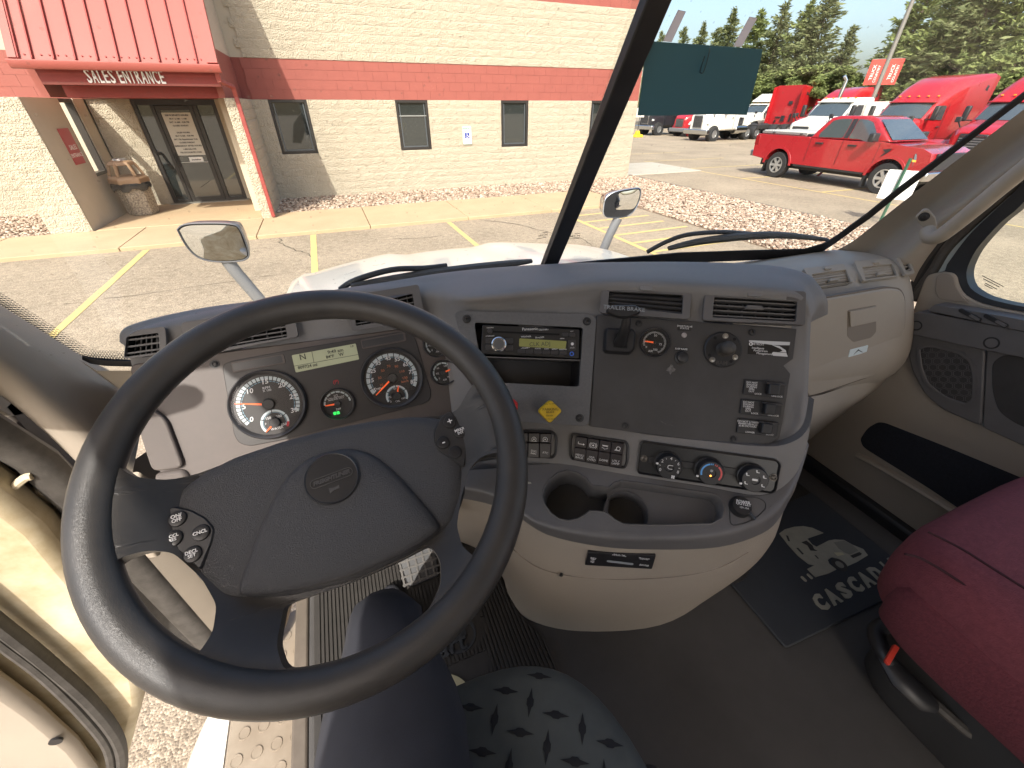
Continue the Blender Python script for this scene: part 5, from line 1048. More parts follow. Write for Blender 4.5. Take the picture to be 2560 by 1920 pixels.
# beige upper trim
up = rpoly(rd(Z6([(700, 1659), (760, 1500), (850, 1250), (905, 1140), (1075, 1098), (1250, 1110), (1310, 1160), (1340, 1290), (1410, 1410), (1620, 1530), (1950, 1610), (2212, 1655)]) + [(2720, 830), (2720, 900), (2560, 850), (2352, 800), (2286, 800)]), .012)
MB().prism(up, RD, -.05, .012).build('upper_trim', M_BEIGE, pdoor, bevel=.008)
MB().prism(rpoly(rd(Z6([(1050, 1160), (1110, 1110), (1240, 1125), (1290, 1180), (1320, 1300), (1400, 1430), (1500, 1520), (1180, 1490), (1080, 1460), (1030, 1360)])), .006), RD, .0121, .016).build('mirror_sail_trim', mat('trim_beige_dark', (.27, .225, .18), .6), pdoor, bevel=.003)
# armrest and switch bezel
arm = rpoly(rd(Z7([(718, 230), (728, 165), (830, 108), (945, 122), (1659, 255)]) + [(2720, 850), (2720, 910)] + Z7([(1659, 485), (1380, 432), (715, 295)])), .01)
MB().prism(arm, RD, .0, .05).build('armrest', M_GREYS, pdoor, bevel=.014, seg=4)
swb = MB().prism(rpoly(rd(Z7([(938, 98), (1000, 45), (1659, 152), (1900, 200), (1900, 290), (1640, 245)])), .004), RD, .01, .058).build('switch_bezel', M_GREYS, pdoor, bevel=.003)
for (a, b) in ((1310, 130), (1535, 178)):
    f = RD.at(*RD.st(*Z7([(a, b)])[0]), .058, R(-12)); MB().prism(rrect(.050, .010, .005, 4), f, 0, .005).build('window_switch', M_BLK, swb, bevel=.002); MB().prism(rrect(.022, .006, .003, 3, .012, .001), f, .005, .008).build('switch_tip', M_GREYS, swb)
for (a, b, r) in ((823, 230, .0105), (1475, 375, .0115)):
    s_, t_ = RD.st(*Z7([(a, b)])[0]); q = MB().lathe(RD, [(r * 1.3, .0502), (r, .0505), (r * .95, .042), (.0001, .042)], 20, s_, t_).build('armrest_recess', M_BLK, pdoor, smooth=True); screw(RD, s_, t_, r * .5, q, M_STEEL, .043)
# grey lower door with speaker and pocket
lowd = rpoly(rd(Z7([(712, 300), (1380, 438), (1345, 1110), (1000, 962), (850, 832), (740, 640), (700, 450)])), .015)
lo1 = MB().prism(lowd, RD, -.02, .028).build('door_lower_panel', M_GREYS, pdoor, bevel=.006)
lod2 = rd(Z7([(1388, 440), (1659, 488)]) + [(2720, 915), (2720, 1170)] + Z7([(1659, 1250), (1352, 1114)])); lo2 = MB().prism(rpoly(lod2, .01), RD, -.02, .028).build('door_lower_panel', M_GREYS, pdoor, bevel=.006)
pk_ = MB().prism(rpoly(rd(Z7([(1440, 560), (1530, 490), (1659, 500)]) + [(2720, 935), (2720, 1110)] + Z7([(1659, 1090), (1500, 980), (1440, 800)])), .02), RD, .028, .0295).build('door_pocket', M_DARK, lo2, bevel=.001)
spk = rpoly(rd(Z7([(795, 430), (900, 405), (1150, 460), (1265, 540), (1297, 680), (1288, 880), (1220, 928), (1020, 858), (870, 740), (815, 600)])), .012)
MB().shell([(spk, .028), (scalep(spk, -.002), .0315), (scalep(spk, .004), .0312), (scalep(spk, .006), .029)], RD, False, False).build('speaker_rim', M_GREYS, lo1, smooth=True)
gr_ = MB().prism(scalep(spk, .004), RD, .028, .0292).build('speaker_grille', M_DARK, lo1)
hx = MB(); cs = [sum(p[0] for p in spk) / len(spk), sum(p[1] for p in spk) / len(spk)]
for i in range(-4, 5):
    for j in range(-4, 5):
        a = cs[0] + i * .017; b = cs[1] + (j + .5 * (i % 2)) * .0195
        if sum(1 for k in range(len(spk)) if (spk[k][1] > b) != (spk[k - 1][1] > b) and a < (spk[k - 1][0] - spk[k][0]) * (b - spk[k][1]) / (spk[k - 1][1] - spk[k][1]) + spk[k][0]) % 2: hx.ring(RD, a, b, .0088, .0100, .0292, .0297, 6)
o = hx.build('grille_mesh', M_GREYS, gr_); o['kind'] = 'stuff'
# beige bottom of the door, carpet insert, sill
btm = rd([(2284, 800), (2300, 930), (2330, 985), (2370, 1022), (2470, 1066), (2720, 1185), (2720, 1600), (2320, 1365), (2100, 1235), (1960, 1150), (1950, 1000), (2100, 900), (2260, 850)])
MB().prism(rpoly(btm, .02), RD, -.04, .010).build('door_bottom_trim', M_BEIGE, pdoor, bevel=.008)
ins = rpoly(rd(Z7([(262, 1230), (330, 1130), (420, 1082), (480, 1088), (1000, 1290), (1659, 1560)]) + [(2720, 1270), (2720, 1420), (2450, 1300)] + Z7([(870, 1659), (330, 1325), (285, 1290)])), .02)
MB().prism(ins, RD, .010, .0125).build('carpet_insert', mat('carpet_navy', (.016, .018, .026), .95, var=.3, vscale=200, bump=.5, bscale=900), pdoor, bevel=.002)
q = MB().tube(cr([RD.hit(u, v) + Vector((-.012, 0, 0)) for u, v in [(2150, 1135), (2200, 1160), (2320, 1230), (2450, 1310), (2600, 1400)]], 5), .016, 8, flat=.6); q.build('door_bottom_roll', M_BEIGES, pdoor, smooth=True)
MB().b2((1.485, .4, 1.2), (1.52, .93, 1.80)).build('kick_panel', M_BEIGES, cabt)
MB().b2((1.43, -.6, 1.24), (1.50, .66, 1.31)).build('door_sill', M_BLK, cabt, bevel=.012)
# manufacturer mark etched in the window
etch = mat('glass_etch', (.10, .09, .07), .6)
for i, (a, b, w2) in enumerate(((1700, 1250, .05), (1680, 1275, .038), (1675, 1320, .028), (1640, 1330, .02))): s_, t_ = RD.st(*Z6([(a, b)])[0]); MB().prism(rrect(w2, .0016, .0004, 1), RD.at(s_, t_, 0, R(-14)), -.0258, -.0255).build('window_etching', etch, pdoor)
for fr_, (u, v), kk in ((WL, (1357, 588), .0005), (WR, (1437, 590), .0005)):
    f = fr_.at(*fr_.st(u, v)); text(f, 'WCM', .010, etch, cabt, name='glass_mark', depth=.0002); MB().prism(rrect(.026, .0012, .0003, 1, 0, -.008), f, .0003, .0006).build('glass_mark', etch, cabt); MB().prism(rrect(.014, .0012, .0003, 1, .004, .008), f, .0003, .0006).build('glass_mark', etch, cabt)
# ---------------------------------------------------------------- teal card taped inside the windscreen, paper clip
CF = Frame(WR.o + WR.n * .012, ex=WR.ex, n=WR.n)
cp_ = pxpoly(CF, [(1616, 103), (1907, 124), (1868, 289), (1594, 288)])
M_TEAL = papermat('teal_card', (.15, .30, .33), .6)
nn_ = 9; V = []; F = []
for j in range(nn_ + 1):
    for i in range(nn_ + 1):
        a, b = i / nn_, j / nn_; p = Vector(cp_[0]).lerp(Vector(cp_[1]), a).lerp(Vector(cp_[3]).lerp(Vector(cp_[2]), a), b); V.append(CF.P(p.x, p.y, .002 * math.sin(a * 5 + 1) * b + .0015 * math.sin(b * 4)))
n0 = len(V); V += [v - CF.n * .0012 for v in V]
for j in range(nn_):
    for i in range(nn_): k = j * (nn_ + 1) + i; F += [(k, k + nn_ + 1, k + nn_ + 2, k + 1), (n0 + k, n0 + k + 1, n0 + k + nn_ + 2, n0 + k + nn_ + 1)]
ed = list(range(nn_ + 1)) + [j * (nn_ + 1) + nn_ for j in range(1, nn_ + 1)] + [nn_ * (nn_ + 1) + i for i in range(nn_ - 1, -1, -1)] + [j * (nn_ + 1) for j in range(nn_ - 1, 0, -1)]
F += [(ed[i], ed[(i + 1) % len(ed)], n0 + ed[(i + 1) % len(ed)], n0 + ed[i]) for i in range(len(ed))]
card = mesh('price_card', V, F, M_TEAL, None, smooth=True, sharp=50); tag(card, 'blank teal side of a price card taped up inside the right windscreen', 'card')
M_TAPE = papermat('tape_strip', (.85, .78, .72), .85)
for pts in ([(1661, 108), (1682, 110), (1718, 34), (1699, 30)], [(1837, 121), (1857, 122), (1897, 50), (1878, 47)]): MB().prism(pxpoly(CF, pts), CF, -.006, -.005).build('tape_strip', M_TAPE, card)
K5 = lambda L: zz(1580, 20, 6.144, L); clip = MB(); f = CF
clip.tube(cr([f.P(*f.st(u, v), .006) for u, v in K5([(1165, 575), (1165, 640), (1110, 850), (1075, 950), (1045, 970), (1025, 940), (1050, 840), (1095, 705)])], 5), .0009, 6)
co = clip.build('paper_clip', mat('clip_wire', (.10, .16, .17), .3, metal=.7), None, smooth=True); tag(co, 'thin wire paper clip on the upper edge of the teal card', 'paper clip')
# ================================================================ DASHBOARD
dash = empty('dashboard', (.3, .75, 1.9), 'wraparound dark grey dashboard with gauges, radio, switch panel and cup holder console', 'dashboard')
FC = Frame((-.18, .689, 1.967), 0, 30); FR_ = Frame((.284, .609, 2.037), -17, 34); FD = Frame((.590, .455, 2.036), -31, 35); FE = Frame(CAM + (Vector((.56, .38, 1.82)) - CAM) * .93, -36, 27)
def hit(fr, u, v, k=0.0): return fr.hit(u, v) + fr.n * k
# --- upper body: rear, crest, brow, face top, face bottom
K = -.006
def crest(u, v, y): return at(u, v, 'y', y)
dcols = [
    [Vector((-.33, .88, 1.85)), crest(322, 872, .80), hit(FC, 322, 880, .004), hit(FC, 322, 905, K), hit(FC, 395, 1180, K), hit(FC, 480, 1450, K)],
    [Vector((-.31, .90, 1.92)), crest(345, 826, .81), hit(FC, 352, 838, .004), hit(FC, 352, 905, K), hit(FC, 420, 1180, K), hit(FC, 500, 1450, K)],
    [Vector((-.22, .95, 1.98)), crest(520, 776, .84), hit(FC, 530, 792, .004), hit(FC, 540, 880, K), hit(FC, 580, 1150, K), hit(FC, 640, 1420, K)],
    [Vector((-.05, .97, 2.04)), crest(740, 742, .85), hit(FC, 745, 755, .004), hit(FC, 760, 850, K), hit(FC, 790, 1120, K), hit(FC, 830, 1400, K)],
    [Vector((.08, .97, 2.04)), crest(930, 712, .85), hit(FC, 930, 728, .004), hit(FC, 950, 820, K), hit(FC, 980, 1090, K), hit(FC, 1000, 1380, K)],
    [Vector((.17, .97, 2.04)), crest(1080, 686, .84), hit(FC, 1085, 735, .004), hit(FC, 1090, 800, K), hit(FC, 1120, 1060, K), hit(FC, 1130, 1350, K)],
    [Vector((.25, .97, 2.04)), crest(1200, 672, .83), hit(FR_, 1180, 742, .012), hit(FR_, 1180, 790, K), hit(FR_, 1235, 1045, K), FR_.hit(1240, 1120) - FR_.n * .05],
    [Vector((.36, .97, 2.04)), crest(1340, 662, .81), hit(FR_, 1330, 728, .014), hit(FR_, 1330, 785, K), hit(FR_, 1340, 1052, K), FR_.hit(1340, 1130) - FR_.n * .05],
    [Vector((.50, .97, 2.03)), crest(1480, 656, .78), hit(FR_, 1470, 708, .012), hit(FD, 1488, 782, K), hit(FD, 1470, 1063, K), FD.hit(1470, 1140) - FD.n * .05],
    [Vector((.66, .97, 2.0)), crest(1640, 655, .74), hit(FD, 1610, 704, .010), hit(FD, 1610, 790, K), hit(FD, 1600, 1080, K), FD.hit(1600, 1160) - FD.n * .05],
    [Vector((.82, .95, 1.98)), crest(1790, 657, .69), hit(FD, 1780, 712, .010), hit(FD, 1780, 805, K), hit(FD, 1750, 1098, K), FD.hit(1750, 1170) - FD.n * .05],
    [Vector((.95, .92, 1.95)), crest(1915, 666, .63), hit(FD, 1930, 722, .010), hit(FD, 1930, 815, K), hit(FD, 1890, 1112, K), FD.hit(1890, 1190) - FD.n * .05],
    [Vector((1.0, .88, 1.92)), crest(1985, 684, .58), hit(FD, 2000, 735, .006), hit(FD, 2000, 822, K), hit(FD, 1968, 1118, K), FD.hit(1968, 1190) - FD.n * .05],
    [Vector((1.02, .82, 1.90)), crest(2022, 712, .54), hit(FD, 2028, 762, -.004), hit(FD, 2026, 835, -.006), hit(FD, 2012, 1085, -.004), FD.hit(2000, 1160) - FD.n * .06],
    [Vector((1.0, .78, 1.86)), crest(2046, 752, .52), hit(FD, 2046, 795, -.024), hit(FD, 2044, 850, -.026), hit(FD, 2030, 1070, -.02), FD.hit(2015, 1150) - FD.n * .08],
    [Vector((.98, .74, 1.80)), crest(2054, 790, .56), hit(FD, 2052, 820, -.07), hit(FD, 2050, 870, -.08), hit(FD, 2036, 1060, -.07), FD.hit(2020, 1140) - FD.n * .12],
]
rows = []
cc = [[c[0], c[1], c[1].lerp(c[2], .55) + Vector((0, 0, .006)), c[2], c[2].lerp(c[3], .5), c[3], c[3].lerp(c[4], .35), c[3].lerp(c[4], .7), c[4]] for c in dcols]
body_rows = [cr(r, 9) for r in zip(*[cr(c, 5) for c in cc])]
nfc = [Vector((0, -.86, .5))] * 3
body_rows.append([p + (FC if i < 54 else FD).n * -.10 for i, p in enumerate(body_rows[-1])])
q = MB(); q.grid(body_rows)
ZD = lambda L: zz(1480, 680, 3.771, L); ZR = lambda L: zz(1120, 760, 5.0273, L); ZL = lambda L: zz(280, 680, 3.95, L)
FV = Frame(FD.P(0, .055, .004), -31, 38); FV2 = Frame(FC.P(0, .118, .004), 0, 26)
HOLES = [(FV, ZD([(140, 172), (868, 212), (856, 422), (128, 348)])), (FV, ZD([(1122, 228), (1935, 272), (1918, 495), (1100, 452)])), (FV2, ZL([(150, 625), (495, 582), (512, 805), (130, 850)])), (FV2, ZL([(785, 542), (1715, 425), (1755, 655), (805, 815)])), (FV2, [(880, 762), (1036, 728), (1046, 796), (885, 822)]), (FR_, ZR([(320, 222), (1705, 288), (1655, 1055), (550, 1000), (385, 700)]))]
HOLES = [(f, [f.st(*p) for p in L_]) for f, L_ in HOLES]
def inpoly(P, x, y): return sum(1 for k in range(len(P)) if (P[k][1] > y) != (P[k - 1][1] > y) and x < (P[k - 1][0] - P[k][0]) * (y - P[k][1]) / (P[k - 1][1] - P[k][1]) + P[k][0]) % 2 == 1
keep = []
for f_ in q.f:
    c_ = sum((q.v[i] for i in f_), Vector()) / len(f_); bad = False
    for fr, P_ in HOLES:
        d_ = c_ - fr.o
        if abs(d_.dot(fr.n)) < .04 and inpoly(P_, d_.dot(fr.ex), d_.dot(fr.ey)): bad = True; break
    if not bad: keep.append(f_)
q.f = keep; q.build('upper_body', M_GREY, dash, smooth=True, sharp=60)
# shallow tray moulded into the crown
tr_ = [at(u, v, 'y', y) for u, v, y in S8([]) or []] if False else None
tp = [(1402, 672, .77), (1430, 668, .79), (1560, 664, .77), (1720, 667, .72), (1840, 676, .66), (1905, 690, .62)]; tq = [(1405, 680, .74), (1440, 683, .73), (1560, 677, .715), (1720, 681, .66), (1830, 688, .62), (1890, 697, .59)]
MB().grid([[at(u, v, 'y', y) + Vector((0, -.004, .006)) for u, v, y in tp], [at(u, v, 'y', y) + Vector((0, -.006, .004)) for u, v, y in tq]]).build('crown_recess', M_GREYS, dash, smooth=True)
# ------------------------------------------------ cluster
cs_ = lambda L: pxpoly(FC, L)
ZC = lambda L: zz(500, 800, 3.3515, L); ZL = lambda L: zz(280, 680, 3.95, L)
M_FACE = mat('cluster_plate', (.085, .069, .062), .55, var=.10, vscale=25, bump=.15, bscale=1200, bdist=.0005)
plate_c = MB().prism(rpoly(cs_([(322, 912), (560, 880), (1085, 812), (1140, 800), (1170, 1010), (1140, 1300), (480, 1420), (400, 1180)]), .012), FC, -.010, .001).build('cluster_panel', M_FACE, dash, bevel=.002)
binn = cs_(ZC([(190, 380), (260, 345), (760, 250), (1740, 90), (1800, 140), (1935, 600), (1930, 660), (1880, 700), (760, 990), (420, 1055), (330, 1030), (290, 960)]))
MB().prism(rpoly(binn, .01), FC, .001, .0035).build('gauge_binnacle', mat('binnacle_black', (.034, .030, .029), .45, var=.1), plate_c, bevel=.001)
lt = cs_([(344, 1170), (405, 1160), (470, 1420), (400, 1440)])
MB().prism(rpoly(cs_(zz(0, 1060, 3.95, [(1400, -250), (1660, -60), (1840, 420), (1530, 460), (1400, 60)])), .012), FC, -.006, .010).build('cluster_side_trim', mat('side_trim_taupe', (.10, .085, .078), .6, bump=.3, bscale=420, kind='leather', bdist=.001), dash, bevel=.006)
MB().prism(rpoly(cs_(zz(0, 1060, 3.95, [(1530, 480), (1845, 430), (1960, 700), (1620, 760)])), .012), FC, -.006, .010).build('cluster_side_trim', mat('side_trim_taupe', (.10, .085, .078), .6, bump=.3, bscale=420, kind='leather', bdist=.001), dash, bevel=.006)
M_RIM = mat('gauge_rim', (.045, .044, .046), .3); M_DIAL = mat('dial_black', (.012, .012, .013), .45); M_NEED = mat('needle_orange', (.85, .13, .03), .5, emit=.25); M_ARC = mat('dial_arc', (.55, .63, .66), .5); M_ORTXT = mat('print_orange', (.6, .2, .08), .5); M_REDI = mat('indicator_red', (.5, .03, .04), .5)
G_LENS = glassmat('gauge_lens', (.96, .96, .96), .03)
def gauge(fr, a, b, r, nm, lab, arcs, parent, rot=0.0):
    g = MB().lathe(fr, [(r, 0), (r * 1.0, .010), (r * .965, .0125), (r * .93, .011), (r * .90, .004), (r * .87, .003)], 56, a, b).build(nm, M_RIM, parent, smooth=True, sharp=60); g['label'] = lab
    MB().cyl(fr, a, b, r * .895, .0005, .0030, 48).build('dial', M_DIAL, g)
    return g
def dial_arc(fr, a, b, r, a0, a1, wd, parent, ticks, k=.0032, m=None, blue=True):
    MB().ring(fr, a, b, r - wd, r, k, k + .0004, 60, R(a1), R(a0)).build('scale_arc', m or M_ARC, parent)
    if blue: MB().ring(fr, a, b, r - wd * 1.45, r - wd * 1.25, k, k + .0004, 60, R(a1), R(a0)).build('scale_arc', mat('dial_blue', (.20, .36, .45), .5), parent)
    t = MB()
    for i in range(ticks + 1):
        th = R(a0 + (a1 - a0) * i / ticks); c, s = math.cos(th), math.sin(th); w2 = .0007; l0 = r - wd * 1.5
        t.prism([(a + l0 * c - w2 * s, b + l0 * s + w2 * c), (a + l0 * c + w2 * s, b + l0 * s - w2 * c), (a + r * 1.02 * c + w2 * s, b + r * 1.02 * s - w2 * c), (a + r * 1.02 * c - w2 * s, b + r * 1.02 * s + w2 * c)], fr, k + .0005, k + .0008)
    t.build('scale_ticks', M_DIAL, parent)
def needle(fr, a, b, ang, ln, hub, parent, k=.0055):
    c, s = math.cos(R(ang)), math.sin(R(ang)); w0, w1 = .0018, .0008
    MB().prism([(a - w0 * s, b + w0 * c), (a + w0 * s, b - w0 * c), (a + ln * c + w1 * s, b + ln * s - w1 * c), (a + ln * c - w1 * s, b + ln * s + w1 * c)], fr, k, k + .001).build('needle', M_NEED, parent); MB().cyl(fr, a, b, hub, .003, k + .003, 24, hub * .9).build('needle_hub', mat('hub_grey', (.04, .039, .039), .5), parent, bevel=.001)
def lens(fr, a, b, r, parent): MB().cyl(fr, a, b, r * .9, .0102, .0106, 40).build('lens', G_LENS, parent)
def angof(fr, c, u, v): p = fr.st(u, v); return math.degrees(math.atan2(p[1] - c[1], p[0] - c[0]))
tc = FC.st(*ZC([(578, 705)])[0]); scn = FC.st(*ZC([(1610, 485)])[0]); fc_ = FC.st(*ZC([(1155, 700)])[0])
tg = gauge(FC, *tc, .0605, 'tachometer', 'engine speed dial with orange needle near 6', 0, dash)
A0 = -125; A1 = -18
def A(u, v, c): return angof(FC, c, *ZC([(u, v)])[0])
a0 = A(405, 880, tc); a1 = A(845, 770, tc); a0 = a0 + 360 if a0 < 0 else a0
dial_arc(FC, *tc, .0490, a0, a1, .0062, tg, 30)
for s_, (u, v) in zip(('0', '5', '10', '15', '20', '25', '30'), ((435, 832), (372, 727), (417, 597), (545, 517), (687, 545), (780, 640), (790, 755))): text(FC.at(*FC.st(*ZC([(u, v)])[0]), .0032), s_, .0118, M_WTXT, tg, depth=.0003, shear=.15, bold=.0002)
text(FC.at(*FC.st(*ZC([(560, 568)])[0]), .0032), 'RPM', .0065, M_WTXT, tg, depth=.0003); text(FC.at(*FC.st(*ZC([(566, 590)])[0]), .0032), 'X 100', .0055, M_WTXT, tg, depth=.0003)
needle(FC, *tc, A(345, 700, tc), .050, .0105, tg)
def minid(c, r, a0, a1, nd, txts, parent, red=None):
    dial_arc(FC, *c, r, a0, a1, r * .16, parent, 4)
    if red: MB().ring(FC, *c, r * .84, r, .0034, .004, 12, R(red[1]), R(red[0])).build('red_zone', M_REDI, parent)
    needle(FC, *c, nd, r * .95, r * .42, parent, .0048)
    for s_, (u, v), sz in txts: text(FC.at(*FC.st(*ZC([(u, v)])[0]), .0032), s_, sz, M_WTXT, parent, depth=.0003)
wcn = FC.st(*ZC([(632, 855)])[0]); minid(wcn, .0225, A(560, 935, wcn) % 360, A(745, 890, wcn), A(560, 935, wcn), (('150', (575, 822), .0062), ('200', (665, 805), .0062), ('250', (705, 872), .0062), ('WATER', (650, 905), .0058), ('F', (556, 870), .005)), tg, (A(750, 845, wcn), A(742, 890, wcn)))
lens(FC, *tc, .0605, tg)
sg_ = gauge(FC, *scn, .0575, 'speedometer', 'speed dial with orange needle resting at zero', 0, dash)
a0 = A(1435, 640, scn) % 360; a1 = A(1830, 570, scn); dial_arc(FC, *scn, .0468, a0, a1, .006, sg_, 18)
for s_, (u, v) in zip(('5', '15', '25', '35', '45', '55', '65', '75', '85'), ((1462, 588), (1432, 508), (1448, 428), (1490, 362), (1573, 322), (1650, 330), (1720, 372), (1768, 435), (1782, 517))): text(FC.at(*FC.st(*ZC([(u, v)])[0]), .0032), s_, .0105, M_WTXT, sg_, depth=.0003, shear=.15, bold=.0002)
for s_, (u, v) in zip(('10', '30', '50', '70', '90', '110', '130', 'km/h'), ((1520, 545), (1505, 485), (1530, 425), (1580, 388), (1645, 390), (1690, 432), (1715, 485), (1716, 513))): text(FC.at(*FC.st(*ZC([(u, v)])[0]), .0032), s_, .0068, M_ORTXT, sg_, depth=.0003)
text(FC.at(*FC.st(*ZC([(1505, 575)])[0]), .0032), 'MPH', .006, M_WTXT, sg_, depth=.0003)
needle(FC, *scn, A(1465, 640, scn), .044, .0095, sg_)
ocn = FC.st(*ZC([(1650, 635)])[0]); minid(ocn, .0205, A(1570, 695, ocn) % 360, A(1738, 665, ocn), A(1662, 545, ocn), (('PSI', (1588, 647), .0055), ('50', (1632, 575), .0055), ('0', (1598, 683), .0055), ('OIL', (1656, 678), .0058), ('100', (1702, 655), .0055)), sg_); lens(FC, *scn, .0575, sg_)
fg = gauge(FC, *fc_, .029, 'fuel_gauge', 'small fuel dial with green level bar', 0, dash)
a0 = A(1065, 715, fc_) % 360; dial_arc(FC, *fc_, .0235, a0, A(1245, 680, fc_), .003, fg, 8, blue=False); needle(FC, *fc_, A(1065, 715, fc_), .021, .0062, fg)
text(FC.at(*FC.st(*ZC([(1138, 634)])[0]), .0032), '1/2', .006, M_WTXT, fg, depth=.0003); text(FC.at(*FC.st(*ZC([(1140, 655)])[0]), .0032), 'ULTRA LOW SULFUR\nDIESEL FUEL ONLY', .0032, M_WTXT, fg, depth=.0003); text(FC.at(*FC.st(*ZC([(1162, 745)])[0]), .0032), 'DEF', .005, M_WTXT, fg, depth=.0003)
M_GRN = mat('bar_green', (.03, .75, .10), .5, emit=.6)
for i in range(2): MB().prism(rrect(.0048, .0055, .0008, 2), FC.at(*FC.st(*ZC([(1131 + 28 * i, 781 - 6 * i)])[0]), .0032, R(6)), 0, .0006).build('level_bar', M_GRN, fg)
MB().prism(rrect(.021, .0068, .001, 2), FC.at(*FC.st(*ZC([(1165, 776)])[0]), .0030, R(6)), 0, .0003).build('level_frame', M_RIM, fg); lens(FC, *fc_, .029, fg)
for (u, v, r, nd, nm) in ((2035, 440, .0255, (2110, 408), 1), (1975, 205, .0255, (2010, 215), 0)):
    c_ = FC.st(*ZC([(u, v)])[0]); g = gauge(FC, *c_, r, 'air_gauge', 'small air pressure dial on the right edge of the cluster, ' + ('lower one' if nm else 'upper one'), 0, dash)
    dial_arc(FC, *c_, r * .8, 225, -45, r * .12, g, 8, blue=False); needle(FC, *c_, A(*nd, c_), r * .75, r * .2, g)
    for s_, (du, dv) in (('60', (-45, -35)), ('100', (18, -55)), ('PSI', (-48, 10)), ('0', (-32, 50)), ('AIR', (15, 60)), ('160', (48, 35))): text(FC.at(*FC.st(*ZC([(u + du, v + dv)])[0]), .0032), s_, .0052, M_WTXT, g, depth=.0003)
    lens(FC, *c_, r, g)
M_LCD = mat('lcd_olive', (.30, .31, .20), .35, emit=.12)
lc = MB().prism(rpoly(cs_(ZC([(772, 296), (1305, 198), (1334, 330), (806, 440)])), .002), FC, .003, .0045).build('trip_display', M_LCD, dash)
M_LINK = mat('lcd_ink', (.05, .05, .035), .6)
for s_, (u, v), sz in (('N', (865, 312), .0145), ('9:49 am', (1137, 262), .0085), ('84\u00b0F', (1092, 308), .0075), ('W', (1185, 290), .0085), ('809724 mi', (905, 388), .0075), ('1:9', (1273, 223), .005)): text(FC.at(*FC.st(*ZC([(u, v)])[0]), .0046), s_, sz, M_LINK, lc, depth=.0002, bold=.00015)
for a, b in (((785, 388), (1325, 290)), ((940, 265), (958, 358))):
    p, r_ = Vector(FC.st(*ZC([a])[0])), Vector(FC.st(*ZC([b])[0])); d = (r_ - p).normalized(); n_ = Vector((-d.y, d.x)) * .0004; MB().prism([tuple(p - n_), tuple(r_ - n_), tuple(r_ + n_), tuple(p + n_)], FC, .0046, .0048).build('display_line', M_LINK, lc)
for L_ in ([(262, 352), (705, 285), (725, 360), (285, 445)], [(1345, 168), (1715, 100), (1730, 175), (1362, 245)]):
    w_ = MB().prism(rpoly(cs_(ZC(L_)), .003), FC, .003, .0048).build('warning_lamp_bar', M_FACE, dash, bevel=.0006)
    for i in range(5): t = (i + .6) / 5.4; p = Vector(FC.st(*ZC([L_[0]])[0])).lerp(Vector(FC.st(*ZC([L_[2]])[0])), t); p2 = Vector(FC.st(*ZC([L_[0]])[0])).lerp(Vector(FC.st(*ZC([L_[1]])[0])), t); p3 = Vector(FC.st(*ZC([L_[3]])[0])).lerp(Vector(FC.st(*ZC([L_[2]])[0])), t); m__ = (p2 + p3) / 2; MB().prism(rrect(.0155, .0125, .001, 1), FC.at(m__.x, m__.y, .0048, R(2)), 0, .0003).build('warning_lamp', M_RIM, w_)
text(FC.at(*FC.st(*ZC([(1140, 518)])[0]), .0036), '(P)', .009, M_REDI, dash, name='park_warning', depth=.0003)
screw(FC, *FC.st(*ZC([(125, 370)])[0]), .0058, dash, M_BLK, .001)
# ------------------------------------------------ vents
def vent(fr, px, slats, nm, m, dark, rec, parent, open_=True, knob=None, thumb=None, k=0.0, slm=None):
    """px: outer corners TL TR BR BL, rec: inner opening corners"""
    o = rpoly([fr.st(*p) for p in px], .006); i_ = rpoly([fr.st(*p) for p in rec], .003)
    v = plate(fr, o, [i_], k - .004, k + .004, nm, m, parent, bevel=.0015)
    MB().prism(scalep(i_, -.001), fr, k - .028, k - .026).build('duct', dark, v); a, b, c, d = [Vector(fr.st(*p)) for p in rec]
    w2 = MB()
    for (p, r_) in ((a, b), (b, c), (c, d), (d, a)): w2.add([fr.P(p.x, p.y, k), fr.P(r_.x, r_.y, k), fr.P(r_.x, r_.y, k - .027), fr.P(p.x, p.y, k - .027)], [(0, 1, 2, 3)])
    w2.build('duct_wall', dark, v)
    for j in range(slats):
        t = (j + .5) / slats; l0 = a.lerp(d, t); l1 = b.lerp(c, t); hh = (d - a).length / slats * (.455 if not open_ else .13); q = MB(); nrm = (d - a).normalized()
        A_ = [l0 - nrm * hh, l1 - nrm * hh, l1 + nrm * hh, l0 + nrm * hh]
        if open_: q.prism([tuple(p) for p in A_[::-1]], fr, k - .016, k - .001)
        else: q.add([fr.P(A_[0].x, A_[0].y, k - .009), fr.P(A_[1].x, A_[1].y, k - .009), fr.P(A_[2].x, A_[2].y, k + .001), fr.P(A_[3].x, A_[3].y, k + .001)] + [fr.P(p.x, p.y, k - .012) for p in A_], [(0, 3, 2, 1), (4, 5, 6, 7), (0, 1, 5, 4), (1, 2, 6, 5), (2, 3, 7, 6), (3, 0, 4, 7)])
        q.build('slat', slm or m, v)
    if open_:
        for j in range(6):
            t = (j + .5) / 6; l0 = a.lerp(b, t); l1 = d.lerp(c, t); d_ = (l1 - l0); n_ = Vector((-d_.y, d_.x)).normalized() * .0008; MB().prism([tuple(l0 - n_), tuple(l1 - n_), tuple(l1 + n_), tuple(l0 + n_)], fr, k - .024, k - .017).build('vane', m, v)
    if thumb: p = fr.st(*thumb); MB().prism(rpoly([(p[0] - .016, p[1] - .003), (p[0] + .016, p[1] - .003), (p[0] + .012, p[1] + .004), (p[0] - .012, p[1] + .004)], .002), fr, k - .002, k + .006).build('vent_tab', slm or m, v, bevel=.001)
    if knob: p = fr.st(*knob); MB().prism(rrect(.024, .0075, .0037, 5, p[0], p[1]), fr, k + .004, k + .009).build('vent_wheel', m if slm else M_GREY, v, bevel=.002)
    return v
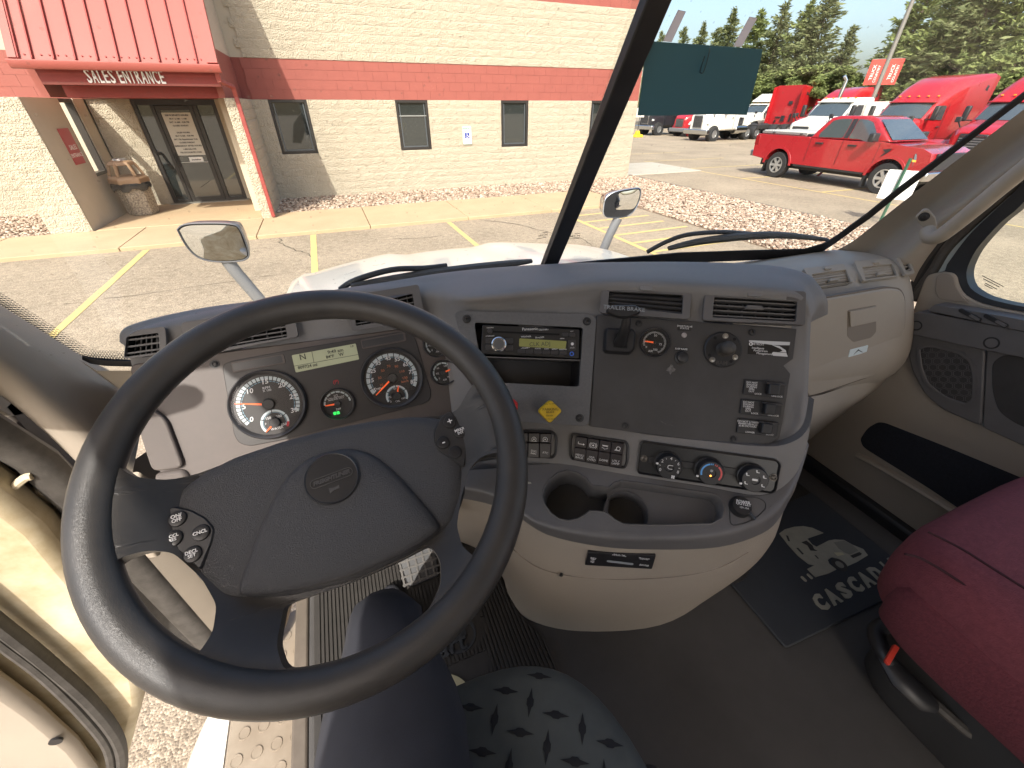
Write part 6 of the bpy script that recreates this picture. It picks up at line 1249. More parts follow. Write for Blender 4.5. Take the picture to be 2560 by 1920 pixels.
ZD = lambda L: zz(1480, 680, 3.771, L)
vent(FV, ZD([(95, 102), (935, 145), (905, 455), (70, 395)]), 4, 'air_vent', M_GREYS, M_VOID, ZD([(158, 190), (850, 228), (838, 405), (148, 330)]), dash, open_=False, knob=ZD([(500, 175)])[0], k=.004)['label'] = 'left centre air vent with closed slats behind the brake lever'
vent(FV, ZD([(1060, 155), (1995, 195), (1985, 515), (1028, 462)]), 4, 'air_vent', M_GREYS, M_VOID, ZD([(1140, 245), (1915, 290), (1900, 478), (1120, 435)]), dash, open_=True, knob=ZD([(1505, 230)])[0], thumb=ZD([(1510, 348)])[0], k=.004)['label'] = 'right centre air vent with open slats'
vent(FV2, ZL([(165, 640), (280, 570), (545, 540), (560, 720), (500, 810), (140, 860)]), 3, 'air_vent', M_GREYS, M_VOID, ZL([(170, 640), (480, 600), (495, 790), (150, 838)]), dash, open_=True, k=.004)['label'] = 'round cornered air vent at the left end of the dash'
vent(FV2, ZL([(705, 500), (1790, 340), (1850, 640), (720, 860)]), 5, 'air_vent', M_GREYS, M_VOID, ZL([(800, 560), (1700, 440), (1740, 640), (820, 800)]), dash, open_=True, k=.004)['label'] = 'wide air vent above the engine speed dial'
vent(FV2, [(866, 742), (1045, 712), (1062, 800), (880, 828)], 4, 'air_vent', M_GREYS, M_VOID, [(885, 770), (1030, 735), (1040, 790), (890, 815)], dash, open_=True, k=.004)['label'] = 'air vent above the speed dial'
# ------------------------------------------------ radio panel
ZR = lambda L: zz(1120, 760, 5.0273, L); rs = lambda L: pxpoly(FR_, ZR(L))
M_WEAVE = mat('radio_bezel_weave', (.115, .115, .118), .5, var=.12, vscale=300, bump=.3, bscale=1500, bdist=.0005)
hole = rpoly(rs([(330, 235), (1690, 300), (1640, 1040), (560, 985), (395, 700)]), .006)
rp = plate(FR_, rpoly(rs([(85, 130), (140, 95), (1790, 130), (1855, 190), (1760, 1490), (1700, 1530), (700, 1460), (420, 1400), (180, 500)]), .008), [hole], -.004, .006, 'radio_panel', M_WEAVE, dash, bevel=.002)
rd_ = MB().prism(scalep(hole, -.001), FR_, -.075, -.073).build('cubby_back', M_BLK, rp)
w2 = MB(); n_ = len(hole)
for i in range(n_): p, r_ = hole[i], hole[(i + 1) % n_]; w2.add([FR_.P(*p, 0), FR_.P(*r_, 0), FR_.P(*r_, -.074), FR_.P(*p, -.074)], [(0, 1, 2, 3)])
w2.build('cubby_wall', M_BLK, rp); sh = rs([(400, 655), (1680, 700), (1660, 716), (400, 668)]); MB().prism(sh, FR_, -.07, .0).build('cubby_shelf', M_GREYS, rp)
for (u, v) in ((238, 195), (1735, 225), (1645, 1430)): screw(FR_, *FR_.st(*ZR([(u, v)])[0]), .0062, rp, M_BLK, .006)
rdo = MB().prism(rpoly(rs([(430, 262), (1650, 320), (1645, 688), (412, 628)]), .004), FR_, -.05, .004).build('radio', mat('radio_black', (.018, .018, .019), .35), dash, bevel=.0015)
RK = .004
def rtext(s_, u, v, sz, m=M_WTXT): return text(FR_.at(*FR_.st(*ZR([(u, v)])[0]), RK), s_, sz, m, rdo, depth=.0003)
def rbtn(u, v, w_, h_, nm='button', m=None, k=.002, r=.0015): return MB().prism(rrect(w_, h_, r, 2), FR_.at(*FR_.st(*ZR([(u, v)])[0]), RK), 0, k).build(nm, m or M_RIM, rdo, bevel=.0006)
MB().prism(rpoly(rs([(540, 338), (1400, 375), (1395, 400), (535, 362)]), .002), FR_, RK, RK + .0006).build('disc_slot', M_VOID, rdo)
MB().prism(rpoly(rs([(895, 435), (1485, 470), (1470, 570), (890, 535)]), .002), FR_, RK, RK + .0006).build('display', mat('radio_lcd', (.20, .20, .06), .4, emit=.08), rdo)
rtext('CLK ADJ', 1150, 508, .0105, M_LINK); rtext('Panasonic', 1027, 318, .0075); rtext('CQ-5109U', 1195, 327, .004); rtext('DISCPRG', 530, 302, .0032); rtext('SiriusXM', 1147, 424, .0045); rtext('ATN/RADIO', 528, 407, .003); rtext('MENU', 1430, 438, .003); rtext('OUT', 1550, 348, .003); rtext('WEATHER', 978, 414, .004)
for i, s_ in enumerate('123456'): rbtn(918 + 104 * i, 596 + 4 * i, .0135, .0075); rtext(s_, 918 + 104 * i, 596 + 4 * i, .005)
for s_, u in (('v FOLDER ^', 970), ('SCROLL', 1125), ('SCAN', 1232), ('REPEAT', 1335), ('RANDOM', 1440)): rtext(s_, u, 556 + (u - 970) * .04, .0032)
kc = FR_.st(*ZR([(635, 515)])[0]); MB().lathe(FR_, [(.0145, RK), (.0135, RK + .012), (.0115, RK + .0135), (.0105, RK + .0125), (.0001, RK + .0125)], 32, *kc).build('volume_knob', M_CHROME, rdo, smooth=True, sharp=40); MB().cyl(FR_, *kc, .0095, RK + .012, RK + .0132, 28).build('knob_cap', mat('knob_cap_grey', (.10, .10, .10), .4), rdo)
for (u, v, s_) in ((523, 468, 'BAND'), (520, 545, 'MUTE'), (765, 470, '^'), (765, 555, 'DISP')): rbtn(u, v, .015, .010); rtext(s_, u, v, .0032)
for (u, v, s_) in ((1468, 390, '\u25b2'), (1552, 395, 'DISP')): rbtn(u, v, .011, .007); rtext(s_, u, v, .003)
MB().prism(rrect(.014, .020, .001, 2), FR_.at(*FR_.st(*ZR([(1555, 520)])[0]), RK), 0, .0008).build('aux_frame', M_RIM, rdo); rtext('AUX', 1555, 553, .0042); MB().cyl(FR_, *FR_.st(*ZR([(1555, 505)])[0]), .0028, RK, RK + .0015, 12).build('aux_mark', M_WTXT, rdo)
jc = FR_.st(*ZR([(1548, 628)])[0]); MB().ring(FR_, *jc, .0025, .0042, RK, RK + .002, 20).build('aux_jack', mat('jack_blue', (.05, .15, .6), .4), rdo); MB().cyl(FR_, *FR_.st(*ZR([(525, 347)])[0]), .005, RK, RK + .004, 16, .004).build('eject_knob', M_RIM, rdo, bevel=.001)
# parking brake knobs
M_PYEL = mat('brake_knob_yellow', (.72, .48, .015), .4, var=.05, vscale=40); kq_ = rs([(1240, 1187), (1385, 1325), (1232, 1478), (1087, 1325)])
pb = MB().shell([(scalep(rpoly(kq_, .006), .004), .030), (rpoly(kq_, .006), .034), (rpoly(kq_, .006), .041), (scalep(rpoly(kq_, .006), .0015), .044)], FR_, True, True).build('parking_brake_knob', M_PYEL, dash, smooth=True, sharp=35)
MB().cyl(FR_, *FR_.st(*ZR([(1236, 1330)])[0]), .008, .0, .031, 16).build('knob_stem', M_BLK, pb)
M_PINK = mat('knob_ink', (.12, .08, .01), .6)
for s_, (u, v), sz, ro in (('PARKING', (1238, 1305), .0068, -2), ('BRAKE', (1236, 1338), .0048, -2), ('PULL TO APPLY', (1238, 1240), .0034, -2), ('PUSH TO RELEASE', (1233, 1420), .0034, -2), ('Bendix', (1230, 1378), .0045, -2)): text(FR_.at(*FR_.st(*ZR([(u, v)])[0]), .044, R(ro)), s_, sz, M_PINK, pb, depth=.0003)
kr = rs([(800, 1180), (860, 1230), (855, 1325), (790, 1330), (740, 1290), (740, 1220)]); MB().prism(rpoly(kr, .003), FR_, .02, .036).build('trailer_air_knob', mat('brake_knob_red', (.5, .015, .015), .4), dash, bevel=.003)
# ------------------------------------------------ switch panel D
ds = lambda L: pxpoly(FD, ZD(L))
dp_o = ds([(45, 405), (910, 470), (1020, 480), (1925, 540), (1890, 820), (1800, 885), (1865, 960), (1790, 1420), (1760, 1560), (1640, 1650), (1380, 1640), (-15, 1455)])
pdn = MB().prism([dp_o[0], dp_o[3], dp_o[4], dp_o[5], dp_o[6], dp_o[7], dp_o[8], dp_o[9], dp_o[10], dp_o[11]], FD, -.004, .002).build('switch_panel', M_DARK, dash, bevel=.0008)
for u, v in ((440, 487), (1503, 570), (315, 1447), (1332, 1573)): screw(FD, *FD.st(*ZD([(u, v)])[0]), .0052, pdn, M_BLK, .002)
# peeled patch and scuffs
pp_ = ds([(740, 870), (760, 880), (765, 905), (785, 915), (778, 935), (750, 945), (735, 970), (722, 940), (695, 930), (712, 905), (728, 895)]); MB().prism(pp_, FD, .002, .0024).build('peeled_patch', mat('peel_grey', (.12, .115, .11), .8, var=.4, vscale=200), pdn)
for L_ in ([(640, 1395), (690, 1425), (765, 1445), (762, 1450), (690, 1436), (640, 1408)], [(765, 1222), (795, 1224), (790, 1228), (768, 1228)]): MB().prism(ds(L_), FD, .002, .0022).build('scuff', mat('scuff_grey', (.07, .066, .064), .8, var=.4, vscale=300), pdn)
# trailer brake lever
tbx = rpoly(ds([(130, 530), (385, 540), (410, 590), (395, 740), (350, 785), (120, 770), (100, 740), (110, 560)]), .004)
tbo = MB().shell([(tbx, .002), (scalep(tbx, .002), .014), (scalep(tbx, .005), .017)], FD, False, True).build('trailer_brake_lever', M_BLK, dash, smooth=True, sharp=40)
MB().prism(rpoly(ds([(200, 590), (300, 595), (320, 730), (190, 720)]), .002), FD, .017, .018).build('lever_slot', M_VOID, tbo)
lv0 = FD.P(*FD.st(*ZD([(255, 680)])[0]), .018); lv1 = FD.P(*FD.st(*ZD([(275, 560)])[0]), .050); lv2 = FD.P(*FD.st(*ZD([(290, 420)])[0]), .070)
MB().tube(cr([lv0, lv1, lv2], 5), [.0125, .0115, .0105, .0100, .0095, .0090, .0085, .0080, .0080, .0085, .010], 10, flat=.8).build('lever', M_BLK, tbo, smooth=True)
LF = Frame(FD.P(*FD.st(*ZD([(296, 365)])[0]), .072), -31, 38)
lh = rpoly([LF.st(*p) for p in ZD([(150, 330), (200, 315), (400, 315), (445, 335), (455, 385), (430, 400), (330, 435), (250, 430), (140, 390), (135, 360)])], .003)
hd_ = MB().shell([(scalep(lh, .004), -.012), (lh, -.007), (lh, .002), (scalep(lh, .002), .005)], LF, True, True).build('lever_grip', M_BLK, tbo, smooth=True, sharp=50)
text(LF.at(*LF.st(*ZD([(297, 352)])[0]), .005, R(-1)), 'TRAILER BRAKE', .0095, mat('print_grey', (.30, .32, .34), .5), hd_, depth=.0004, width=.068)
# brake application gauge
ag = FD.st(*ZD([(585, 668)])[0]); gg = gauge(FD, *ag, .0272, 'brake_pressure_gauge', 'small round pressure gauge right of the trailer brake lever', 0, dash)
t_ = MB()
for i in range(51):
    th = R(215 - 265 * i / 50 - 15); c, s = math.cos(th), math.sin(th); l0 = .0175 if i % 5 else .0165; w3 = .00028; t_.prism([(ag[0] + l0 * c - w3 * s, ag[1] + l0 * s + w3 * c), (ag[0] + l0 * c + w3 * s, ag[1] + l0 * s - w3 * c), (ag[0] + .0205 * c + w3 * s, ag[1] + .0205 * s - w3 * c), (ag[0] + .0205 * c - w3 * s, ag[1] + .0205 * s + w3 * c)], FD, .0032, .0036)
t_.build('scale_ticks', M_WTXT, gg)
for s_, (u, v) in (('50', (595, 602)), ('100', (590, 735)), ('0', (508, 710)), ('psi', (508, 655)), ('AIR', (548, 748)), ('75', (640, 685))): text(FD.at(*FD.st(*ZD([(u, v)])[0]), .0032), s_, .0056, M_WTXT, gg, depth=.0003)
needle(FD, *ag, 177, .017, .003, gg); lens(FD, *ag, .0272, gg)
# labels and small buttons
def dtext(s_, u, v, sz, par, m=M_WTXT, k=.002, ro=-3): return text(FD.at(*FD.st(*ZD([(u, v)])[0]), k, R(ro) * 0), s_, sz, m, par, depth=.0003)
l1_ = MB().prism(ds([(805, 492), (935, 500), (930, 560), (800, 552)]), FD, .002, .0026).build('label_plate', M_BLK, pdn); dtext('SMARTVALVE\nSTATUS', 868, 525, .0045, l1_, k=.0026)
l2_ = MB().prism(ds([(772, 708), (902, 716), (900, 748), (770, 740)]), FD, .002, .0026).build('label_plate', M_BLK, pdn); dtext('SUSP RAISE', 836, 728, .0045, l2_, k=.0026)
MB().lathe(FD, [(.0048, .002), (.0042, .0045), (.0001, .0055)], 16, *FD.st(*ZD([(865, 597)])[0])).build('status_lamp', mat('lamp_grey', (.35, .31, .30), .3), pdn, smooth=True)
MB().lathe(FD, [(.0125, .002), (.012, .004), (.0095, .005), (.0088, .011), (.006, .0125), (.0001, .0128)], 24, *FD.st(*ZD([(840, 808)])[0])).build('raise_button', M_BLK, pdn, smooth=True, sharp=50)
# phone ball mount
rc = FD.st(*ZD([(1222, 735)])[0]); bm = MB().lathe(FD, [(.0318, .002), (.0318, .0065), (.030, .0080), (.0001, .0080)], 48, *rc).build('ball_mount', M_BLK, dash, smooth=True, sharp=35)
MB().lathe(FD, [(.013, .008), (.0085, .014), (.0085, .020), (.0105, .022), (.0127, .027), (.0127, .031), (.0105, .037), (.006, .0405), (.0001, .0415)], 24, *rc).build('ball', M_RUB, bm, smooth=True)
for (u, v, m) in ((1240, 610, 1), (1118, 830, 1), (1330, 808, 1), (1145, 627, 0), (1325, 640, 0), (1093, 787, 0), (1292, 845, 0)): screw(FD, *FD.st(*ZD([(u, v)])[0]), .0040, bm, M_STEEL, .008) if m else MB().cyl(FD, *FD.st(*ZD([(u, v)])[0]), .0028, .0081, .0083, 12).build('bolt_hole', M_VOID, bm)
text(FD.at(*FD.st(*ZD([(1205, 862)])[0]), .008), 'RAM', .0095, M_RUB, bm, depth=.0008, bold=.0003)
# powertrain sticker
sp0 = ds([(1475, 645), (1860, 662), (1835, 802), (1462, 775)]); stk = MB().prism(sp0, FD, .002, .0024).build('sticker', mat('sticker_black', (.012, .012, .013), .3), dash); stk['label'] = 'black and silver powertrain sticker on the switch panel'
M_SIL = mat('sticker_silver', (.55, .56, .57), .4)
for L_ in ([(1475, 645), (1860, 662), (1855, 692), (1700, 690), (1600, 675), (1475, 660)], [(1690, 690), (1760, 700), (1820, 740), (1825, 760), (1760, 755), (1790, 745), (1770, 725)], [(1700, 755), (1825, 765), (1838, 800), (1700, 790), (1688, 770)]): MB().prism(ds(L_), FD, .0024, .0027).build('sticker_swoosh', M_SIL, stk)
dtext('DETROIT', 1555, 683, .0052, stk, k=.0024); MB().ring(FD, *FD.st(*ZD([(1492, 680)])[0]), .0018, .0032, .0024, .0027, 16).build('logo_ring', M_WTXT, stk)
for s_, u, v in (('Intelligent', 1555, 720), ('Powertrain', 1580, 745), ('Management', 1615, 772)): text(FD.at(*FD.st(*ZD([(u, v)])[0]), .0024), s_, .0052, M_WTXT, stk, depth=.0003, shear=.2)
# three guarded switches
for i, (L_, tx, ba, bb) in enumerate((([(1432, 1010), (1812, 1052), (1795, 1195), (1412, 1150)], 'DO NOT\nENGAGE\nDURING\nSPIN\nOUT', 'LOCK', 'UNLOCK'), ([(1400, 1195), (1778, 1238), (1758, 1372), (1382, 1335)], 'DO NOT\nENGAGE\nDURING\nSPIN\nOUT', 'LOCK', 'UNLOCK'), ([(1372, 1375), (1748, 1418), (1722, 1550), (1350, 1512)], 'DO NOT LOWER\nWHEN VEHICLE\nIS IN MOTION', 'LOWER', 'AUTO'))):
    sw_ = MB().prism(rpoly(ds(L_), .002), FD, .002, .006).build('guarded_switch', M_BLK, dash, bevel=.001); sw_['label'] = ('top', 'middle', 'bottom')[i] + ' guarded switch at the right edge of the panel'
    c_ = [Vector(FD.st(*ZD([p])[0])) for p in L_]; P_ = lambda a, b: c_[0].lerp(c_[1], a).lerp(c_[3].lerp(c_[2], a), b)
    p = P_(.18 if i < 2 else .24, .48 if i < 2 else .34); text(FD.at(p.x, p.y, .006), tx, .0046 if i < 2 else .0046, M_WTXT, sw_, depth=.0003)
    p = P_(.36 if i < 2 else .33, .88); text(FD.at(p.x, p.y, .006), ba, .0044, M_WTXT, sw_, depth=.0003); p = P_(.82, .90); text(FD.at(p.x, p.y, .006), bb, .0044, M_WTXT, sw_, depth=.0003)
    g0 = [P_(.53, .12), P_(.80, .12), P_(.80, .86), P_(.53, .86)]; MB().prism(rpoly([tuple(p) for p in g0], .003), FD, .006, .018).build('switch_guard', M_BLK, sw_, bevel=.003); g1 = [P_(.5, .04), P_(.98, .04), P_(.98, .16), P_(.5, .16)]; MB().prism([tuple(p) for p in g1], FD, .006, .013).build('guard_hinge', M_RIM, sw_, bevel=.001)
# ------------------------------------------------ lower deck: switch rows, climate, tray, console
Et = [(1080, 1035), (1150, 1038), (1225, 1040), (1300, 1052), (1380, 1058), (1480, 1066), (1620, 1088), (1780, 1106), (1920, 1118), (1985, 1105), (2022, 1070), (2036, 1000)]
Eb = [(1085, 1195), (1155, 1190), (1230, 1182), (1290, 1172), (1395, 1160), (1480, 1172), (1600, 1192), (1760, 1216), (1900, 1238), (1972, 1205), (2010, 1140), (2030, 1040)]
FT = Frame(FE.hit(1480, 1172), -36, 63)
Lt = [(1090, 1205), (1155, 1208), (1222, 1222), (1275, 1252), (1345, 1298), (1480, 1326), (1640, 1332), (1790, 1320), (1893, 1288), (1950, 1242), (1990, 1178), (2016, 1100)]
Lb = [(1090, 1238), (1155, 1246), (1228, 1262), (1290, 1288), (1366, 1336), (1498, 1366), (1640, 1374), (1796, 1368), (1905, 1334), (1952, 1290), (1985, 1218), (2010, 1130)]
Etp = [FE.hit(u, v) - FE.n * .001 for u, v in Et]; Ebp = [FE.hit(u, v) for u, v in Eb]; Ltp = [FT.hit(u, v) for u, v in Lt]
Lbp = [at(u, v, 'z', p.z - .045) for (u, v), p in zip(Lb, Ltp)]
q = MB(); q.grid([cr([p - FE.n * .02 + FE.ey * .004 for p in Etp], 4), cr([p + FE.ey * .001 for p in Etp], 4), cr(Etp, 4), cr(Ebp, 4)]); q.build('lower_fascia', M_GREY, dash, smooth=True, sharp=35)
mid1 = [(a * .62 + b * .38) + Vector((-.002, -.007, .002)) for a, b in zip(Ltp, Lbp)]
q = MB(); rows = [cr(list(c), 4) for c in zip(*[cr([a, b_ * .35 + a * .65 + Vector((-.002, -.004, 0)), m__, l], 3) for a, b_, m__, l in zip(Ltp, mid1, mid1, Lbp)])]; q.grid(rows); q.build('console_lip', M_GREYS, dash, smooth=True, sharp=70)
# tray plate with one shaped opening
Z2 = lambda L: zz(1240, 1040, 5.53, L); Z4 = lambda L: zz(1500, 940, 3.95, L)
outer = [tuple(Vector(FT.st(*p))) for p in Eb] + [FT.st(*p) for p in reversed(Lt)]
outer = [( (p - FT.o).dot(FT.ex), (p - FT.o).dot(FT.ey)) for p in cr(Ebp, 3)] + [((p - FT.o).dot(FT.ex), (p - FT.o).dot(FT.ey)) for p in reversed(cr(Ltp, 3))]
holepx = Z2([(1320, 972), (1240, 870), (1120, 795), (980, 765), (860, 800), (740, 890), (670, 1000), (655, 1100), (680, 1210), (760, 1330), (870, 1410), (1000, 1437), (1130, 1410), (1220, 1360), (1290, 1302), (1400, 1306), (1500, 1320), (1560, 1350), (1650, 1425), (1760, 1480)]) + Z4([(300, 1460), (600, 1465), (1100, 1450), (1190, 1400), (1215, 1330), (1200, 1240), (1150, 1185), (1080, 1165), (700, 1110), (300, 1052), (200, 1040)]) + Z2([(1740, 905), (1640, 935), (1560, 1003), (1440, 985)])
hole = [FT.st(*p) for p in holepx]
def kfix(a, b): return 0
tray = plate(FT, outer, [hole], -.003, .0, 'console_tray', M_GREYS, dash)
rm = MB(); n_ = len(hole); ho = scalep(hole, -.0035); hi = scalep(hole, -.0015)
rm.shell([(ho, .0), (hi, .0022), (hole, .0008), (scalep(hole, .001), -.03), (scalep(hole, .003), -.075)], FT, False, False); rm.build('tray_rim', M_GREYS, tray, smooth=True, sharp=60)
fl = [p for p in hole]; MB().prism(scalep(fl, -.002), FT, -.082, -.08).build('cup_floor', M_DARK, tray)
pkx = Z2([(1560, 1003), (1640, 935), (1740, 905)]) + Z4([(200, 1040), (300, 1052), (700, 1110), (1080, 1165), (1150, 1185), (1200, 1240), (1215, 1330), (1190, 1400), (1100, 1450), (600, 1465), (300, 1460)]) + Z2([(1760, 1480), (1650, 1425), (1560, 1350), (1530, 1200)])
FT2 = FT.at(0, 0, -.028)
c2 = [FT2.st(*p) for p in Z2([(1560, 1200), (1600, 1080), (1700, 1010), (1840, 1000), (1960, 1070), (2060, 1180), (2100, 1320), (2090, 1430), (2000, 1500), (1850, 1490), (1700, 1420), (1600, 1320)])]
pf = plate(FT2, [FT2.st(*p) for p in pkx], [c2], -.002, 0, 'pocket_floor', M_GREYS, tray) if False else None
hs2 = scalep(hole, .0015); xs_cut = FT.st(*Z2([(1540, 1200)])[0])[0]
pol = [p for p in hs2 if p[0] > xs_cut - .002]
cx_, cy_ = [sum(v) / len(c2) for v in zip(*c2)]; rr2 = .040; cir = [(cx_ - .004 + rr2 * math.cos(2 * math.pi * i / 28), cy_ - .012 + rr2 * .98 * math.sin(2 * math.pi * i / 28)) for i in range(28)]
try: plate(FT, pol, [cir], -.036, -.034, 'pocket_floor', M_GREYS, tray)
except Exception as ex: print('pocket', ex)
MB().shell([(scalep(cir, -.0018), -.034), (scalep(cir, -.001), -.031), (cir, -.0325), (cir, -.079)], FT, False, False).build('cup_ring', M_GREYS, tray, smooth=True, sharp=60)
# outlet island and outlet cap
isl = [FT.st(*p) for p in Z4([(1270, 1250), (1330, 1190), (1560, 1195), (1640, 1240), (1645, 1310), (1560, 1400), (1440, 1460), (1280, 1490)])]
MB().shell([(rpoly(isl, .02), 0), (scalep(rpoly(isl, .02), .001), .0012), (scalep(rpoly(isl, .02), .002), .0002)], FT, False, False).build('outlet_island', M_DARK, tray)
oc = FT.st(*Z4([(1380, 1295)])[0]); oct_ = MB().lathe(FT, [(.0185, 0), (.0185, .004), (.0165, .008), (.0150, .0125), (.0001, .0132)], 32, *oc).build('power_outlet', M_BLK, dash, smooth=True, sharp=40)
text(FT.at(*FT.st(*Z4([(1385, 1262)])[0]), .0132), 'POWER', .0065, M_WTXT, oct_, depth=.0003, bold=.0001); text(FT.at(*FT.st(*Z4([(1388, 1284)])[0]), .0132), 'OUTLET', .0065, M_WTXT, oct_, depth=.0003, bold=.0001); text(FT.at(*FT.st(*Z4([(1395, 1320)])[0]), .0132), '12V-15A', .0042, M_WTXT, oct_, depth=.0003)
MB().tube([FT.P(*FT.st(*Z4([(1455, 1355)])[0]), .006), FT.P(*FT.st(*Z4([(1520, 1420)])[0]), .003)], .0032, 6).build('outlet_strap', M_BLK, oct_)
# switch banks
es = lambda fr, L: [fr.st(*p) for p in L]
M_BTN = mat('switch_maroon_black', (.022, .016, .017), .35, var=.1, vscale=60)
def bank(pl, nb, tops, bots, lab, skip=0):
    o = rpoly(es(FE, Z2(pl)), .008); b = MB().shell([(o, -.002), (o, .003), (scalep(o, .003), .004), (scalep(o, .005), -.001)], FE, False, True).build('switch_bank', M_BLK, dash, smooth=True, sharp=40); b['label'] = lab
    return b
b1 = bank([(1040, 240), (1100, 235), (1800, 340), (1840, 400), (1830, 640), (1790, 720), (1720, 720), (1040, 600), (1010, 540), (1015, 320)], 4, 0, 0, 'four switch bank beside the climate panel')
b2 = bank([(300, 190), (760, 195), (840, 250), (850, 340), (840, 520), (800, 580), (740, 585), (300, 555)], 3, 0, 0, 'switch bank partly hidden by the steering wheel rim')
def sbtn(L_, par): 
    P_ = es(FE, Z2(L_)); MB().prism(P_, FE, -.001, .0062).build('switch', M_BTN, par, bevel=.0012)
tops = [((1105, 275), (1265, 295), (1250, 440), (1090, 415)), ((1272, 300), (1430, 320), (1415, 470), (1255, 445)), ((1437, 322), (1595, 345), (1580, 495), (1420, 472)), ((1600, 350), (1768, 372), (1750, 520), (1585, 498))]
bots = [((1088, 420), (1248, 445), (1232, 620), (1072, 595)), ((1254, 450), (1414, 475), (1396, 645), (1236, 622)), ((1418, 478), (1578, 500), (1560, 672), (1402, 650)), ((1584, 503), (1748, 525), (1730, 702), (1566, 678))]
for L_ in tops + bots: sbtn(L_, b1)
for L_ in (((340, 225), (450, 225), (448, 350), (340, 350)), ((456, 225), (608, 228), (606, 352), (454, 352)), ((614, 230), (768, 235), (764, 355), (612, 355)), ((340, 360), (446, 360), (442, 555), (340, 555)), ((452, 360), (604, 362), (602, 565), (448, 560)), ((610, 362), (762, 366), (758, 570), (608, 568))): sbtn(L_, b2)
def etext(s_, u, v, sz, par, zf=Z2): return text(FE.at(*FE.st(*zf([(u, v)])[0]), .0062), s_, sz, M_WTXT, par, depth=.0003)
for s_, u, v in (('MENU\nBACK', 1157, 545), ('HSA\nOVRD', 1322, 575), ('DOME', 1487, 600), ('UTLY\nLAMP', 1652, 628)): etext(s_, u, v, .0058, b1)
for s_, u, v in (('ENG\nFAN', 529, 490), ('ATC', 688, 497)): etext(s_, u, v, .0058, b2)
def icon(kind, u, v, par):
    f = FE.at(*FE.st(*Z2([(u, v)])[0]), .0062); q = MB()
    if kind == 'arrow': q.prism([(-.006, .003), (-.005, .003), (-.005, -.0005), (.004, -.0005), (.004, -.0015), (-.006, -.0015)], f, 0, .0003).prism([(.004, .0012), (.007, -.001), (.004, -.003)], f, 0, .0003)
    elif kind == 'ring': q.ring(f, 0, 0, .0042, .0050, 0, .0003, 20).ring(f, 0, 0, .0062, .0070, 0, .0003, 10, R(130), R(230)).ring(f, 0, 0, .0062, .0070, 0, .0003, 10, R(-50), R(50)).cyl(f, 0, 0, .0018, 0, .0003, 10)
    elif kind == 'dome':
        q.prism([(-.006, .003), (.006, .003), (.004, .001), (-.004, .001)], f, 0, .0003)
        for i in range(5): q.prism(rrect(.0008, .0025, .0002, 1, -.005 + .0025 * i, -.002 - .001 * (2 - abs(2 - i))), f, 0, .0003)
    elif kind == 'lamp': q.ring(f, .001, .0015, .0030, .0040, 0, .0003, 16).prism([(-.006, -.003), (.005, -.003), (.005, -.002), (-.003, -.002), (-.001, .0005), (-.002, .001)], f, 0, .0003)
    else: q.ring(f, 0, 0, .0038, .0047, 0, .0003, 18).cyl(f, 0, 0, .0016, 0, .0003, 8).prism([(-.006, -.005), (.0065, -.004), (.0065, -.0032), (-.006, -.0042)], f, 0, .0003)
    q.build('switch_icon', M_WTXT, par)
for k_, u, v in (('arrow', 1180, 370), ('ring', 1345, 395), ('dome', 1508, 415), ('lamp', 1680, 448)): icon(k_, u, v, b1)
for k_, u, v in (('fan', 532, 310), ('fan', 686, 312)): icon(k_, u, v, b2)
# climate panel with three dials
cl = rpoly(es(FE, Z4([(420, 645), (1740, 830), (1772, 870), (1725, 1120), (1690, 1150), (385, 955), (368, 920), (400, 670)])), .006)
clo = MB().shell([(scalep(cl, -.002), -.001), (scalep(cl, -.0015), .004), (cl, .0045), (scalep(cl, .002), .001)], FE, False, True).build('climate_panel', mat('climate_black', (.014, .014, .015), .35), dash, smooth=True, sharp=40)
for u, v in ((432, 812), (1712, 1000)): screw(FE, *FE.st(*Z4([(u, v)])[0]), .0055, clo, mat('screw_bronze', (.10, .09, .08), .4, metal=.6), .001)
for L_ in ([(480, 790), (1640, 950), (1635, 1020), (470, 850)],): MB().prism(es(FE, Z4(L_)), FE, .001, .003).build('dial_bar', M_BLK, clo, bevel=.0008)
M_BLUEA = mat('dial_cold_blue', (.10, .35, .75), .5); M_REDA = mat('dial_hot_red', (.65, .10, .10), .5)
